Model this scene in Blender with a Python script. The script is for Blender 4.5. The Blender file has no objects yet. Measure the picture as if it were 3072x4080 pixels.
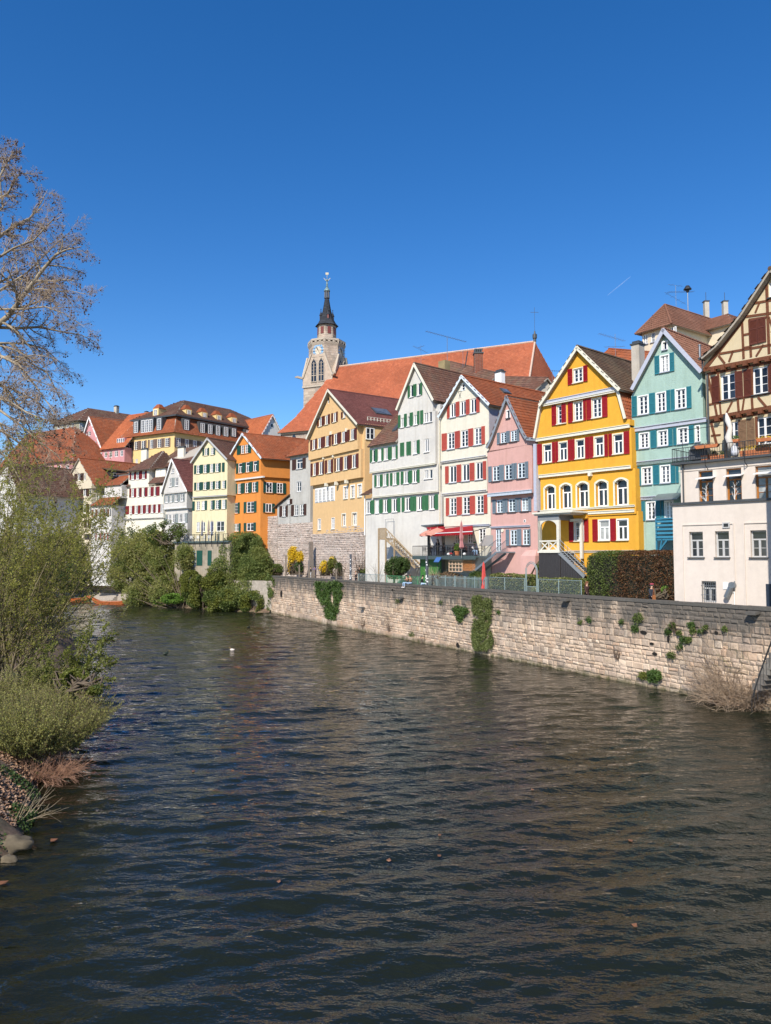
import bpy, math, random
import numpy as np
from mathutils import Vector, Matrix
from mathutils.geometry import tessellate_polygon
random.seed(7); RS = np.random.RandomState(7)
S = bpy.context.scene; COL = S.collection
# ------------------------------------------------------------------ camera, sky, sun, exposure
F = 2950.0; CX, CY = 1536.0, 2040.0; CAMZ = 8.0; TH = math.atan(180/F)
cam = bpy.data.cameras.new('camera'); camo = bpy.data.objects.new('camera', cam); COL.objects.link(camo)
camo.location = (0, 0, CAMZ); camo.rotation_euler = (math.pi/2+TH, 0, 0)
cam.sensor_fit = 'VERTICAL'; cam.sensor_height = 36.0; cam.lens = 36.0*F/4080; cam.clip_end = 6000; cam.clip_start = .2
S.camera = camo
SUN_EL = math.radians(41); SUN_AZ = (-.36, -.93)          # horizontal direction towards the sun
w = bpy.data.worlds.new('World'); S.world = w; w.use_nodes = True
nt = w.node_tree; nt.nodes.clear()
sky = nt.nodes.new('ShaderNodeTexSky'); sky.sky_type = 'NISHITA'; sky.sun_disc = False
sky.sun_elevation = SUN_EL; sky.sun_rotation = math.atan2(SUN_AZ[0], SUN_AZ[1]); sky.altitude = 400
sky.air_density = 1.0; sky.dust_density = .1; sky.ozone_density = 3.2
bg = nt.nodes.new('ShaderNodeBackground'); bg.inputs[1].default_value = .118
wo = nt.nodes.new('ShaderNodeOutputWorld')
gm = nt.nodes.new('ShaderNodeHueSaturation'); gm.inputs['Saturation'].default_value = 1.33
gm.inputs['Hue'].default_value = .507; nt.links.new(sky.outputs[0], gm.inputs['Color']); nt.links.new(gm.outputs[0], bg.inputs[0]); nt.links.new(bg.outputs[0], wo.inputs[0])
sl = bpy.data.lights.new('sun', 'SUN'); sl.energy = 4.6; sl.angle = math.radians(.55); sl.color = (1, .93, .82)
so = bpy.data.objects.new('sun', sl); COL.objects.link(so)
_h = math.hypot(*SUN_AZ); sd = Vector((SUN_AZ[0]/_h*math.cos(SUN_EL), SUN_AZ[1]/_h*math.cos(SUN_EL), math.sin(SUN_EL)))
so.rotation_euler = sd.to_track_quat('Z', 'Y').to_euler(); so.location = (0, -40, 60)
S.view_settings.view_transform = 'Standard'; S.view_settings.look = 'None'; S.view_settings.gamma = 1
S.view_settings.exposure = 0.48; S.view_settings.use_curve_mapping = False
S.cycles.max_bounces = 6; S.cycles.transparent_max_bounces = 12
# ------------------------------------------------------------------ lens geometry: photo pixel -> point on a plane of the place
cT, sT = math.cos(TH), math.sin(TH)
def ray(px, py):
    a, b = (px-CX)/F, (CY-py)/F
    return np.array([a, cT-b*sT, sT+b*cT])
def at(px, py, Y):                       # the point seen at a pixel, Y metres away
    r = ray(px, py); t = Y/r[1]; return Vector((r[0]*t, Y, CAMZ+r[2]*t))
def on_z(px, py, z=0.0):
    r = ray(px, py); t = (z-CAMZ)/r[2]; return Vector((r[0]*t, r[1]*t, z))
def gx(px, Y): return (px-CX)/F*Y
ZM = {k: v for k, v in dict(A=(2517,1050,3.0018), B=(2517,1750,3.0018), C=(2080,1350,3.0018), D=(2080,1800,3.0018), E=(1700,1450,3.0018),
      G=(1440,1400,3.0018), H=(1600,1950,3.0018), I=(1180,1520,1.7153), J=(880,1650,1.7153), K=(560,1650,1.7153), L=(240,1600,1.7153),
      M=(0,1640,1.7153), N=(480,1560,1.7153), T=(1072,1400,2.7767), U=(1072,1900,2.7767), V=(572,1500,2.7767), X=(172,1500,2.7767),
      W=(1150,1050,3.6867), P=(0,0,1.0)).items()}
def zp(k, x, y): a = ZM[k]; return a[0]+x/a[2], a[1]+y/a[2]
class Face:                              # a vertical wall plane: through the ray of px at depth Y, running to the vanishing point vp
    def __init__(s, px, Y, vp, P=None):
        k = (vp-CX)/F; v = np.array([k, 1.0]); v /= np.linalg.norm(v)
        s.d = -v if k < 0 else v
        s.into = np.array([-s.d[1], s.d[0]])
        s.P = np.array([gx(px, Y), Y]) if P is None else np.array(P)
    def uz(s, px, py, off=0.0):
        r = ray(px, py); t = (s.into@s.P - off)/(s.into@r[:2])
        p = r[:2]*t; return float(s.d@(p-s.P)), float(CAMZ+r[2]*t)
    def pt(s, u, y=0.0): p = s.P+s.d*u+s.into*y; return (float(p[0]), float(p[1]))
# ------------------------------------------------------------------ materials
MATS = {}
def nodes(m):
    m.use_nodes = True; t = m.node_tree; return t, t.nodes['Principled BSDF']
def N(t, ty, **kw):
    n = t.nodes.new(ty)
    for k, v in kw.items():
        if isinstance(v, dict):
            for a, b in v.items(): n.inputs[a].default_value = b
        else: setattr(n, k, v)
    return n
def ramp(t, fac, stops, interp='LINEAR'):
    r = t.nodes.new('ShaderNodeValToRGB'); r.color_ramp.interpolation = interp
    e = r.color_ramp.elements
    while len(e) < len(stops): e.new(.5)
    for el, (p, c) in zip(e, stops): el.position = p; el.color = (c[0], c[1], c[2], 1) if not isinstance(c, (int, float)) else (c, c, c, 1)
    t.links.new(fac, r.inputs[0]); return r.outputs[0]
def mixc(t, fac, a, b, mode='MIX'):
    m = t.nodes.new('ShaderNodeMix'); m.data_type = 'RGBA'; m.blend_type = mode
    for inp, v in ((0, fac), (6, a), (7, b)):
        if hasattr(v, 'links') or hasattr(v, 'is_linked'): t.links.new(v, m.inputs[inp])
        elif isinstance(v, (int, float)): m.inputs[inp].default_value = v if inp == 0 else (v, v, v, 1)
        else: m.inputs[inp].default_value = (*v[:3], 1)
    return m.outputs[2]
def noise(t, scale, detail=4, rough=.55, vec=None, kind='FAC'):
    n = N(t, 'ShaderNodeTexNoise', inputs={}); n.inputs['Scale'].default_value = scale; n.inputs['Detail'].default_value = detail
    n.inputs['Roughness'].default_value = rough
    if vec is not None: t.links.new(vec, n.inputs['Vector'])
    return n.outputs[0]
def N_(t, ty): return t.nodes.new(ty)
def pos(t, sx=1, sy=1, sz=1, obj=False):
    if obj: g = t.nodes.new('ShaderNodeTexCoord').outputs['Object']
    else: g = t.nodes.new('ShaderNodeNewGeometry').outputs['Position']
    m = t.nodes.new('ShaderNodeMapping'); m.inputs['Scale'].default_value = (sx, sy, sz); t.links.new(g, m.inputs[0]); return m.outputs[0]
def bump(t, bs, h, strength=.3, dist=.02):
    b = t.nodes.new('ShaderNodeBump'); b.inputs['Strength'].default_value = strength; b.inputs['Distance'].default_value = dist
    t.links.new(h, b.inputs['Height']); t.links.new(b.outputs[0], bs.inputs['Normal'])
def plain(name, col, rough=.6, metal=0, var=.12, scale=6.0, spec=.4):
    if name in MATS: return MATS[name]
    m = bpy.data.materials.new(name); t, b = nodes(m)
    c = tuple(col)
    if var:
        n = noise(t, scale, 5, .6, pos(t))
        cc = ramp(t, n, [(.3, tuple(max(0, x*(1-var)) for x in c)), (.7, tuple(min(1, x*(1+var)) for x in c))])
        t.links.new(cc, b.inputs['Base Color'])
    else: b.inputs['Base Color'].default_value = (*c, 1)
    b.inputs['Roughness'].default_value = rough; b.inputs['Metallic'].default_value = metal; b.inputs['Specular IOR Level'].default_value = spec
    MATS[name] = m; return m
def stucco(name, col, stain=(.35,.32,.28), amt=.25, bmp=.5):
    if name in MATS: return MATS[name]
    m = bpy.data.materials.new(name); t, b = nodes(m)
    big = noise(t, .35, 5, .6, pos(t)); mid = noise(t, 2.2, 6, .65, pos(t)); fine = noise(t, 26, 4, .7, pos(t))
    st = noise(t, 1.0, 5, .65, pos(t, 2.2, 2.2, .22))
    a = mixc(t, ramp(t, mid, [(.35, 0), (.7, 1)]), tuple(x*.93 for x in col), tuple(min(1, x*1.05) for x in col))
    a = mixc(t, ramp(t, fine, [(.3, 0), (.7, .45)]), a, tuple(x*.86 for x in col))
    f1 = ramp(t, st, [(.5, 0), (.75, min(1, amt*1.9))])
    a = mixc(t, f1, a, tuple(x*s for x, s in zip(col, (.72,.7,.66))))
    f2 = ramp(t, big, [(.48, 0), (.75, amt)])
    a = mixc(t, f2, a, stain)
    t.links.new(a, b.inputs['Base Color']); b.inputs['Roughness'].default_value = .9; b.inputs['Specular IOR Level'].default_value = .15
    bump(t, b, noise(t, 14, 6, .7, pos(t)), bmp, .035)
    MATS[name] = m; return m
def tilem(name, cols, lichen=(.16,.15,.1), la=.5):
    if name in MATS: return MATS[name]
    m = bpy.data.materials.new(name); t, b = nodes(m)
    at_ = t.nodes.new('ShaderNodeAttribute'); at_.attribute_name = 'rnd'
    k = len(cols)-1
    a = ramp(t, at_.outputs['Fac'], [(i/k, c) for i, c in enumerate(cols)])
    n = noise(t, .5, 6, .62, pos(t)); a = mixc(t, ramp(t, n, [(.46, 0), (.72, la)]), a, lichen)
    a = mixc(t, ramp(t, noise(t, .17, 4, .6, pos(t)), [(.4, .5), (.58, 0)]), a, tuple(x*.62 for x in cols[0])); a = mixc(t, ramp(t, noise(t, 1.4, 5, .65, pos(t)), [(.52, 0), (.72, .4)]), a, tuple(min(1, x*1.35) for x in cols[-1]))
    n2 = noise(t, 9, 5, .7, pos(t)); a = mixc(t, ramp(t, n2, [(.35, .38), (.65, 0)]), a, tuple(x*.45 for x in cols[0]))
    t.links.new(a, b.inputs['Base Color']); b.inputs['Roughness'].default_value = .85; b.inputs['Specular IOR Level'].default_value = .2
    bump(t, b, n2, .4, .02)
    MATS[name] = m; return m
def mth_(t, a, b, op='MULTIPLY'):
    n = t.nodes.new('ShaderNodeMath'); n.operation = op; t.links.new(a, n.inputs[0]); t.links.new(b, n.inputs[1]); return n.outputs[0]
def stonem(name, cols, single=False, top=None, moss=True, grey=.6):
    if name in MATS: return MATS[name]
    m = bpy.data.materials.new(name); t, b = nodes(m)
    if single: r = t.nodes.new('ShaderNodeObjectInfo').outputs['Random']
    else: a_ = t.nodes.new('ShaderNodeAttribute'); a_.attribute_name = 'rnd'; r = a_.outputs['Fac']
    k = len(cols)-1
    a = ramp(t, r, [(i/k, c) for i, c in enumerate(cols)])
    n2 = noise(t, 5, 6, .7, pos(t)); a = mixc(t, ramp(t, n2, [(.32, .55), (.62, 0)]), a, tuple(x*.5 for x in cols[0]))
    n3 = noise(t, .45, 5, .6, pos(t)); a = mixc(t, ramp(t, n3, [(.45, 0), (.66, grey*.75)]), a, (.15,.145,.14))
    a = mixc(t, ramp(t, noise(t, .33, 4, .6, pos(t, 1, 1, 1.6)), [(.52, 0), (.66, .45)]), a, tuple(min(1, x*1.15) for x in cols[-1]))
    n4 = noise(t, 18, 4, .7, pos(t)); a = mixc(t, ramp(t, n4, [(.5, 0), (.75, .3)]), a, tuple(min(1, x*1.5) for x in cols[-1]))
    if top is not None:                 # lichen and soot under the coping, moss on the foot in the splash zone
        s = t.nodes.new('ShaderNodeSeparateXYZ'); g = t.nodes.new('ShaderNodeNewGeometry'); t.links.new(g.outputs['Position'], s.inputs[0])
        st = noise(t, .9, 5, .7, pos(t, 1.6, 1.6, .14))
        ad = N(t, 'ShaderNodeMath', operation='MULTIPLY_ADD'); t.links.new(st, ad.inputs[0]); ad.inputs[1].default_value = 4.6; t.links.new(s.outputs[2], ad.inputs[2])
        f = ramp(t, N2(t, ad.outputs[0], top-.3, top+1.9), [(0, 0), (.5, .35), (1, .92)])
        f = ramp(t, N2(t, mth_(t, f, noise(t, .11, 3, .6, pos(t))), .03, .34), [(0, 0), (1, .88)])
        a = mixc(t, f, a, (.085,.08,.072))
        ad2 = N(t, 'ShaderNodeMath', operation='MULTIPLY_ADD'); t.links.new(noise(t, 2, 4, .6, pos(t)), ad2.inputs[0]); ad2.inputs[1].default_value = .9; t.links.new(s.outputs[2], ad2.inputs[2])
        f = ramp(t, N2(t, ad2.outputs[0], .35, .85), [(0, .9), (1, 0)])
        a = mixc(t, f, a, (.05,.055,.018))
    t.links.new(a, b.inputs['Base Color']); b.inputs['Roughness'].default_value = .92; b.inputs['Specular IOR Level'].default_value = .15
    bump(t, b, n2, .7, .05)
    MATS[name] = m; return m
def N2(t, v, a, b):
    r = t.nodes.new('ShaderNodeMapRange'); r.inputs['From Min'].default_value = a; r.inputs['From Max'].default_value = b; t.links.new(v, r.inputs[0]); return r.outputs[0]
def leafm(name, cols, trans=.25):
    if name in MATS: return MATS[name]
    m = bpy.data.materials.new(name); t, b = nodes(m)
    a_ = t.nodes.new('ShaderNodeAttribute'); a_.attribute_name = 'rnd'; k = len(cols)-1
    a = ramp(t, a_.outputs['Fac'], [(i/k, c) for i, c in enumerate(cols)])
    n = noise(t, 1.1, 3, .5, pos(t)); a = mixc(t, ramp(t, n, [(.4, 0), (.65, .5)]), a, tuple(x*.6 for x in cols[0]))
    t.links.new(a, b.inputs['Base Color']); b.inputs['Roughness'].default_value = .55; b.inputs['Specular IOR Level'].default_value = .3
    tr = t.nodes.new('ShaderNodeBsdfTranslucent'); t.links.new(a, tr.inputs[0])
    mx = t.nodes.new('ShaderNodeMixShader'); mx.inputs[0].default_value = trans
    t.links.new(b.outputs[0], mx.inputs[1]); t.links.new(tr.outputs[0], mx.inputs[2])
    t.links.new(mx.outputs[0], t.nodes['Material Output'].inputs[0])
    MATS[name] = m; return m
def glassm(name, col, rough=.06):
    if name in MATS: return MATS[name]
    m = bpy.data.materials.new(name); t, b = nodes(m)
    oi = t.nodes.new('ShaderNodeObjectInfo').outputs['Random']
    n = noise(t, 1.6, 3, .6, pos(t))
    a = mixc(t, oi, tuple(x*.5 for x in col), tuple(min(1, x*1.7) for x in col)); a = mixc(t, ramp(t, n, [(.4, 0), (.6, .6)]), a, tuple(x*.35 for x in col))
    t.links.new(a, b.inputs['Base Color']); b.inputs['Roughness'].default_value = rough; b.inputs['Specular IOR Level'].default_value = .6
    bump(t, b, noise(t, 3.0, 1, .5, pos(t)), .05, .02)
    MATS[name] = m; return m
def clothm(name, col, tr=.35):
    if name in MATS: return MATS[name]
    m = bpy.data.materials.new(name); t, b = nodes(m); b.inputs['Base Color'].default_value = (*col, 1); b.inputs['Roughness'].default_value = .8
    tl = t.nodes.new('ShaderNodeBsdfTranslucent'); tl.inputs[0].default_value = (*col, 1); mx = t.nodes.new('ShaderNodeMixShader'); mx.inputs[0].default_value = tr
    t.links.new(b.outputs[0], mx.inputs[1]); t.links.new(tl.outputs[0], mx.inputs[2]); t.links.new(mx.outputs[0], t.nodes['Material Output'].inputs[0])
    MATS[name] = m; return m
# ------------------------------------------------------------------ mesh helpers
class MB:
    def __init__(s): s.v = []; s.f = []; s.r = []
    def face(s, pts, r=None):
        i = len(s.v); s.v += [tuple(p) for p in pts]; s.f.append(tuple(range(i, i+len(pts)))); s.r.append(random.random() if r is None else r)
    def box(s, x0, x1, y0, y1, z0, z1, r=None):
        i = len(s.v); s.v += [(x, y, z) for z in (z0, z1) for y in (y0, y1) for x in (x0, x1)]
        for q in ((0,2,3,1),(4,5,7,6),(0,1,5,4),(2,6,7,3),(0,4,6,2),(1,3,7,5)): s.f.append(tuple(i+k for k in q)); s.r.append(.5 if r is None else r)
    def hexa(s, b4, t4, r=.5):            # bottom four, top four corners
        i = len(s.v); s.v += [tuple(p) for p in b4]+[tuple(p) for p in t4]
        for q in ((3,2,1,0),(4,5,6,7),(0,1,5,4),(1,2,6,5),(2,3,7,6),(3,0,4,7)): s.f.append(tuple(i+k for k in q)); s.r.append(r)
    def bar(s, a, b, wd, th=None, up=(0,0,1)):
        a, b = Vector(a), Vector(b); th = th or wd; d = (b-a).normalized(); u = Vector(up)
        if abs(d.dot(u)) > .98: u = Vector((1,0,0))
        x = d.cross(u).normalized()*wd/2; y = x.cross(d).normalized()*th/2
        s.hexa([a-x-y, a+x-y, a+x+y, a-x+y], [b-x-y, b+x-y, b+x+y, b-x+y])
    def tube(s, pts, rad, n=8, cap=True):
        pts = [Vector(p) for p in pts]; rad = rad if hasattr(rad, '__len__') else [rad]*len(pts); base = len(s.v)
        for k, p in enumerate(pts):
            d = (pts[min(k+1, len(pts)-1)]-pts[max(k-1, 0)]).normalized()
            u = Vector((0,0,1)) if abs(d.z) < .9 else Vector((1,0,0)); x = d.cross(u).normalized(); y = d.cross(x)
            for j in range(n):
                a = 2*math.pi*j/n; s.v.append(tuple(p+(x*math.cos(a)+y*math.sin(a))*rad[k]))
        for k in range(len(pts)-1):
            for j in range(n):
                a = base+k*n+j; b = base+k*n+(j+1)%n; s.f.append((a, b, b+n, a+n)); s.r.append(.5)
        if cap:
            s.f.append(tuple(base+j for j in reversed(range(n)))); s.f.append(tuple(base+(len(pts)-1)*n+j for j in range(n))); s.r += [.5,.5]
    def lathe(s, prof, n=12, c=(0,0), rot=0):  # prof: (radius, z)
        base = len(s.v)
        for (r, z) in prof:
            for j in range(n):
                a = 2*math.pi*j/n+rot; s.v.append((c[0]+r*math.cos(a), c[1]+r*math.sin(a), z))
        for k in range(len(prof)-1):
            for j in range(n):
                a = base+k*n+j; b = base+k*n+(j+1)%n; s.f.append((a, b, b+n, a+n)); s.r.append(.5)
        s.f.append(tuple(base+j for j in reversed(range(n)))); s.f.append(tuple(base+(len(prof)-1)*n+j for j in range(n))); s.r += [.5,.5]
    def mesh(s, name, mat, smooth=False, rnd=False):
        m = bpy.data.meshes.new(name); m.from_pydata(s.v, [], s.f)
        if rnd: m.attributes.new('rnd', 'FLOAT', 'FACE').data.foreach_set('value', s.r)
        if mat: m.materials.append(mat)
        if smooth: m.polygons.foreach_set('use_smooth', [True]*len(m.polygons))
        return m
    def build(s, name, mat, parent=None, smooth=False, rnd=False, loc=None, kind=None):
        return obj(name, s.mesh(name, mat, smooth, rnd), parent, loc, kind)
def obj(name, me, parent=None, loc=None, kind=None, label=None, cat=None, group=None):
    o = bpy.data.objects.new(name, me); COL.objects.link(o)
    if parent: o.parent = parent
    if loc is not None: o.location = loc
    if kind: o['kind'] = kind
    if label: tag(o, label, cat, group)
    return o
def tag(o, label=None, cat=None, group=None, kind=None):
    if label: o['label'] = label
    if cat: o['category'] = cat
    if group: o['group'] = group
    if kind: o['kind'] = kind
    return o
def empty(name, label, cat, loc=(0,0,0), rz=0, group=None):
    o = bpy.data.objects.new(name, None); COL.objects.link(o); o.location = loc; o.rotation_euler = (0,0,rz); o.empty_display_size = .3
    return tag(o, label, cat, group)
def npmesh(name, V, nper, mat, rnd=None, parent=None, kind=None, tri=False):
    """V (k*nper,3): k separate polygons of nper corners"""
    k = len(V)//nper; m = bpy.data.meshes.new(name); m.vertices.add(len(V)); m.vertices.foreach_set('co', np.asarray(V, np.float32).ravel())
    m.loops.add(len(V)); m.loops.foreach_set('vertex_index', np.arange(len(V), dtype=np.int32))
    m.polygons.add(k); m.polygons.foreach_set('loop_start', np.arange(0, len(V), nper, dtype=np.int32))
    m.update(calc_edges=True)
    if rnd is not None: m.attributes.new('rnd', 'FLOAT', 'FACE').data.foreach_set('value', np.asarray(rnd, np.float32))
    m.materials.append(mat); return obj(name, m, parent, None, kind)
# ------------------------------------------------------------------ roof tiles laid course by course inside a polygon
def tiles(poly, eave, mat, parent, tw=.24, tl=.33, wave=False, name='roof_tiles', lift=.0):
    """poly: planar 3D points; eave: direction along the courses"""
    P = np.array([tuple(p) for p in poly], float); u = np.array(tuple(eave), float); u /= np.linalg.norm(u)
    n = np.zeros(3)
    for i in range(len(P)): n += np.cross(P[i]-P[0], P[(i+1) % len(P)]-P[0])
    n /= np.linalg.norm(n)
    if n[2] < 0: n = -n
    v = np.cross(n, u)
    if v[2] < 0: v = -v
    uv = np.stack([(P-P[0])@u, (P-P[0])@v], 1); mn, mx = uv.min(0), uv.max(0)
    area = .5*np.sum(uv[:,0]*np.roll(uv[:,1],-1)-np.roll(uv[:,0],-1)*uv[:,1])
    if area < 0: uv = uv[::-1]
    nr = max(1, int(round((mx[1]-mn[1])/tl))); tl = (mx[1]-mn[1])/nr; nc = int((mx[0]-mn[0])/tw)+2
    r, c = np.meshgrid(np.arange(nr), np.arange(-1, nc), indexing='ij'); r = r.ravel(); c = c.ravel()
    x0 = mn[0]+(c+.5*(r % 2)*(0 if wave else 1))*tw; y0 = mn[1]+r*tl
    cx, cy = x0+tw/2, y0+tl/2; ok = np.ones(len(cx), bool)
    for i in range(len(uv)):
        a, b = uv[i], uv[(i+1) % len(uv)]; ok &= ((b[0]-a[0])*(cy-a[1])-(b[1]-a[1])*(cx-a[0])) > -.02
    x0, y0 = x0[ok], y0[ok]; k = len(x0)
    if k == 0: return None
    j = RS.uniform(-.006, .01, k)
    def pt(x, y, h): return P[0]+np.outer(x, u)+np.outer(y, v)+np.outer(h, n)
    hb = .045+j+lift; ht = .012+lift+np.zeros(k); g = .008
    xa, xb = x0+g, x0+tw-g; ya, yb = y0-.03+RS.uniform(-.012,.012,k), y0+tl
    quads = []
    if wave:
        xm = x0+tw*.45; hw = .05
        q1 = np.stack([pt(x0, ya, hb), pt(xm, ya, hb+hw), pt(xm, yb, ht+hw), pt(x0, yb, ht)], 1)
        q2 = np.stack([pt(xm, ya, hb+hw), pt(x0+tw, ya, hb), pt(x0+tw, yb, ht), pt(xm, yb, ht+hw)], 1)
        z = np.zeros(k)
        f1 = np.stack([pt(x0, ya, z), pt(xm, ya, z), pt(xm, ya, hb+hw), pt(x0, ya, hb)], 1)
        f2 = np.stack([pt(xm, ya, z), pt(x0+tw, ya, z), pt(x0+tw, ya, hb), pt(xm, ya, hb+hw)], 1)
        quads = [q1, q2, f1, f2]
    else:
        q1 = np.stack([pt(xa, ya, hb), pt(xb, ya, hb), pt(xb, yb, ht), pt(xa, yb, ht)], 1)
        f1 = np.stack([pt(xa, ya, np.zeros(k)), pt(xb, ya, np.zeros(k)), pt(xb, ya, hb), pt(xa, ya, hb)], 1)
        quads = [q1, f1]
    V = np.concatenate([q.reshape(-1, 3) for q in quads]); rn = np.tile(RS.rand(k), len(quads))
    return npmesh(name, V, 4, mat, rn, parent, 'stuff')
def slab(mb, poly, th=.14):
    P = [Vector(p) for p in poly]; n = (P[1]-P[0]).cross(P[2]-P[0]).normalized()
    if n.z < 0: n = -n
    Q = [p-n*th for p in P]; k = len(P)
    mb.face(P); mb.face(Q[::-1])
    for i in range(k): mb.face([Q[i], Q[(i+1) % k], P[(i+1) % k], P[i]])
def ridge(mb, a, b, r=.13): mb.tube([a, b], r, 6)
# ------------------------------------------------------------------ windows and shutters
WC = {}
FRAMEW = {}
def window_mesh(w, h, style, rec, fm, arch=False):
    w, h = round(w/.04)*.04, round(h/.04)*.04
    key = (w, h, style, rec, fm.name, arch)
    if key in WC: return WC[key]
    mb = MB(); panes = []; ft = min(.085, w*.1)
    y0, y1 = rec, rec+.07
    X0, X1, Z0, Z1 = -w/2, w/2, -h/2, h/2
    mb.box(X0, X0+ft, y0, y1, Z0, Z1); mb.box(X1-ft, X1, y0, y1, Z0, Z1); mb.box(X0+ft, X1-ft, y0, y1, Z0, Z0+ft); mb.box(X0+ft, X1-ft, y0, y1, Z1-ft, Z1)
    ix0, ix1, iz0, iz1 = X0+ft, X1-ft, Z0+ft, Z1-ft
    sh = iz1
    if style[0] == 'T':                   # transom light over two casements
        zt = iz0+(iz1-iz0)*.68; mb.box(ix0, ix1, y0-.01, y1, zt-.045, zt+.045); panes.append((ix0, ix1, zt+.045, iz1)); sh = zt-.045
    nc = 1 if style in ('1',) or w < .55 else 2; rows = int(style[1]) if len(style) > 1 else 1
    cw = .035
    for c in range(nc):
        a = ix0+(ix1-ix0)*c/nc+(cw if c else 0); b = ix0+(ix1-ix0)*(c+1)/nc-(cw if c < nc-1 else 0)
        if c < nc-1: mb.box(b, b+2*cw, y0-.012, y1, iz0, sh)
        s_ = .03; mb.box(a, a+s_, y0+.008, y1-.01, iz0, sh); mb.box(b-s_, b, y0+.008, y1-.01, iz0, sh)
        a += s_; b -= s_
        for r in range(rows):
            p, q = iz0+(sh-iz0)*r/rows, iz0+(sh-iz0)*(r+1)/rows
            if r: mb.box(a, b, y0+.012, y1-.02, p-.016, p+.016)
            panes.append((a, b, p+(.016 if r else 0), q-(.016 if r < rows-1 else 0)))
    if style[0] == 'G' and nc == 2:      # extra vertical glazing bars
        pass
    fr = mb.mesh('window', fm)
    WC[key] = (fr, panes, {}); return WC[key]
def glass_choice(): return GL[0] if random.random() < .8 else (GL[1] if random.random() < .35 else GL[2])
def add_window(parent, M, w, h, style='24', rec=.05, fm=None, sill=None, fine=False, arch=False, proud=0, lab=None):
    """M: placement of the window's centre in the parent's space"""
    fm = fm or WHITE; w, h = max(.2, w), max(.25, h)
    fr, panes, pc = window_mesh(w, h, style, rec-proud, fm, arch)
    o = obj('window', fr, parent); o.matrix_local = M
    if lab: o['label'] = lab
    g = glass_choice()
    ps = panes if fine else None
    y = rec-proud+.045
    if fine:
        for k, (a, b, p, q) in enumerate(panes):
            kk = (g.name, k)
            if kk not in pc: mb = MB(); mb.box(a, b, y, y+.012, p, q); pc[kk] = mb.mesh('pane', g)
            obj('pane', pc[kk], o)
    else:
        kk = g.name
        if kk not in pc:
            mb = MB()
            for (a, b, p, q) in panes: mb.box(a, b, y, y+.012, p, q)
            pc[kk] = mb.mesh('glazing', g)
        obj('pane', pc[kk], o)
    if sill is not None:
        k = ('sill', round(w, 1), sill.name)
        if k not in WC: mb = MB(); mb.box(-w/2-.09, w/2+.09, -.13, .04, -.035, .03); WC[k] = mb.mesh('sill', sill)
        obj('sill', WC[k], o, (0, 0, -h/2-.03))
    return o
def shutter_mesh(mat, kind='louvre'):
    k = ('sh', mat.name, kind)
    if k in WC: return WC[k]
    mb = MB(); e = .1
    mb.box(-.5, -.5+e, 0, 1, -.5, .5); mb.box(.5-e, .5, 0, 1, -.5, .5)
    for z in (-.5, -.03, .44) if kind != 'two' else (-.5, .1, .44): mb.box(-.5+e, .5-e, .05, .95, z, z+.06)
    n = 20
    for i in range(n):
        z = -.44+.88*i/n
        if kind == 'board': continue
        mb.hexa([(-.4,.15,z),(.4,.15,z),(.4,.3,z),(-.4,.3,z)], [(-.4,.65,z+.034),(.4,.65,z+.034),(.4,.8,z+.034),(-.4,.8,z+.034)])
    if kind == 'board': mb.box(-.4, .4, .3, .8, -.44, .44)
    mb.box(-.4, .4, .85, .9, -.44, .44)
    WC[k] = mb.mesh('shutter', mat); return WC[k]
def add_shutter(parent, M, w, h, mat, kind='louvre'):
    o = obj('shutter', shutter_mesh(mat, kind), parent)
    a = random.uniform(-.06, .12); R = Matrix.Rotation(a*random.choice((-1, 1)), 4, 'Z')
    o.matrix_local = M @ R @ Matrix.Diagonal((w, .045, h, 1)); return o
# ------------------------------------------------------------------ houses
WHITE = plain('white_paint', (.78,.78,.77), .45, var=.04)
CREAMW = plain('cream_trim', (.66,.63,.52), .7, var=.08)
GREYL = plain('lavender_grey_trim', (.40,.42,.50), .6, var=.06)
GREYF = plain('grey_frame', (.42,.42,.42), .5, var=.05)
DARKM = plain('dark_metal', (.035,.037,.04), .45, .3, var=.1)
LEADM = plain('lead_sheet', (.07,.075,.08), .5, .3, var=.15)
ZINC = plain('zinc', (.25,.27,.29), .4, .7, var=.1)
STONET = plain('sandstone_trim', (.42,.36,.29), .85, var=.2)
WOODL = plain('light_wood', (.33,.245,.15), .7, var=.2)
WOODO = plain('orange_wood', (.32,.12,.02), .4, var=.2)
CHIM = stucco('chimney_render', (.48,.44,.38), (.2,.18,.15), .5)
GL = [glassm('glass_dark', (.02,.025,.035)), glassm('glass_curtain', (.30,.31,.31)), glassm('glass_mid', (.08,.09,.11))]
T_BROWN = tilem('tiles_brown', [(.13,.065,.045), (.17,.08,.055), (.11,.06,.05), (.2,.11,.08)])
T_OLD = tilem('tiles_old_grey_brown', [(.11,.07,.045), (.15,.09,.055), (.09,.06,.045), (.19,.12,.075)], (.2,.18,.12), .6)
T_RED = tilem('tiles_red', [(.30,.085,.035), (.37,.11,.045), (.26,.075,.035), (.33,.12,.06)], (.13,.08,.05), .45)
T_ORANGE = tilem('tiles_orange', [(.42,.12,.05), (.46,.14,.055), (.38,.105,.045), (.5,.16,.07)], (.30,.11,.05), .3)
T_TEAL = tilem('tiles_terracotta', [(.24,.11,.07), (.28,.13,.085), (.2,.1,.065), (.3,.15,.1)], (.16,.11,.08), .35)
T_WINE = tilem('tiles_wine', [(.15,.055,.05), (.18,.07,.06), (.13,.05,.045), (.2,.08,.07)], (.1,.05,.045), .3)
SOFFIT = plain('soffit_board', (.34,.30,.25), .8, var=.1)
def I4(x, y, z): return Matrix.Translation((x, y, z))
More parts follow.
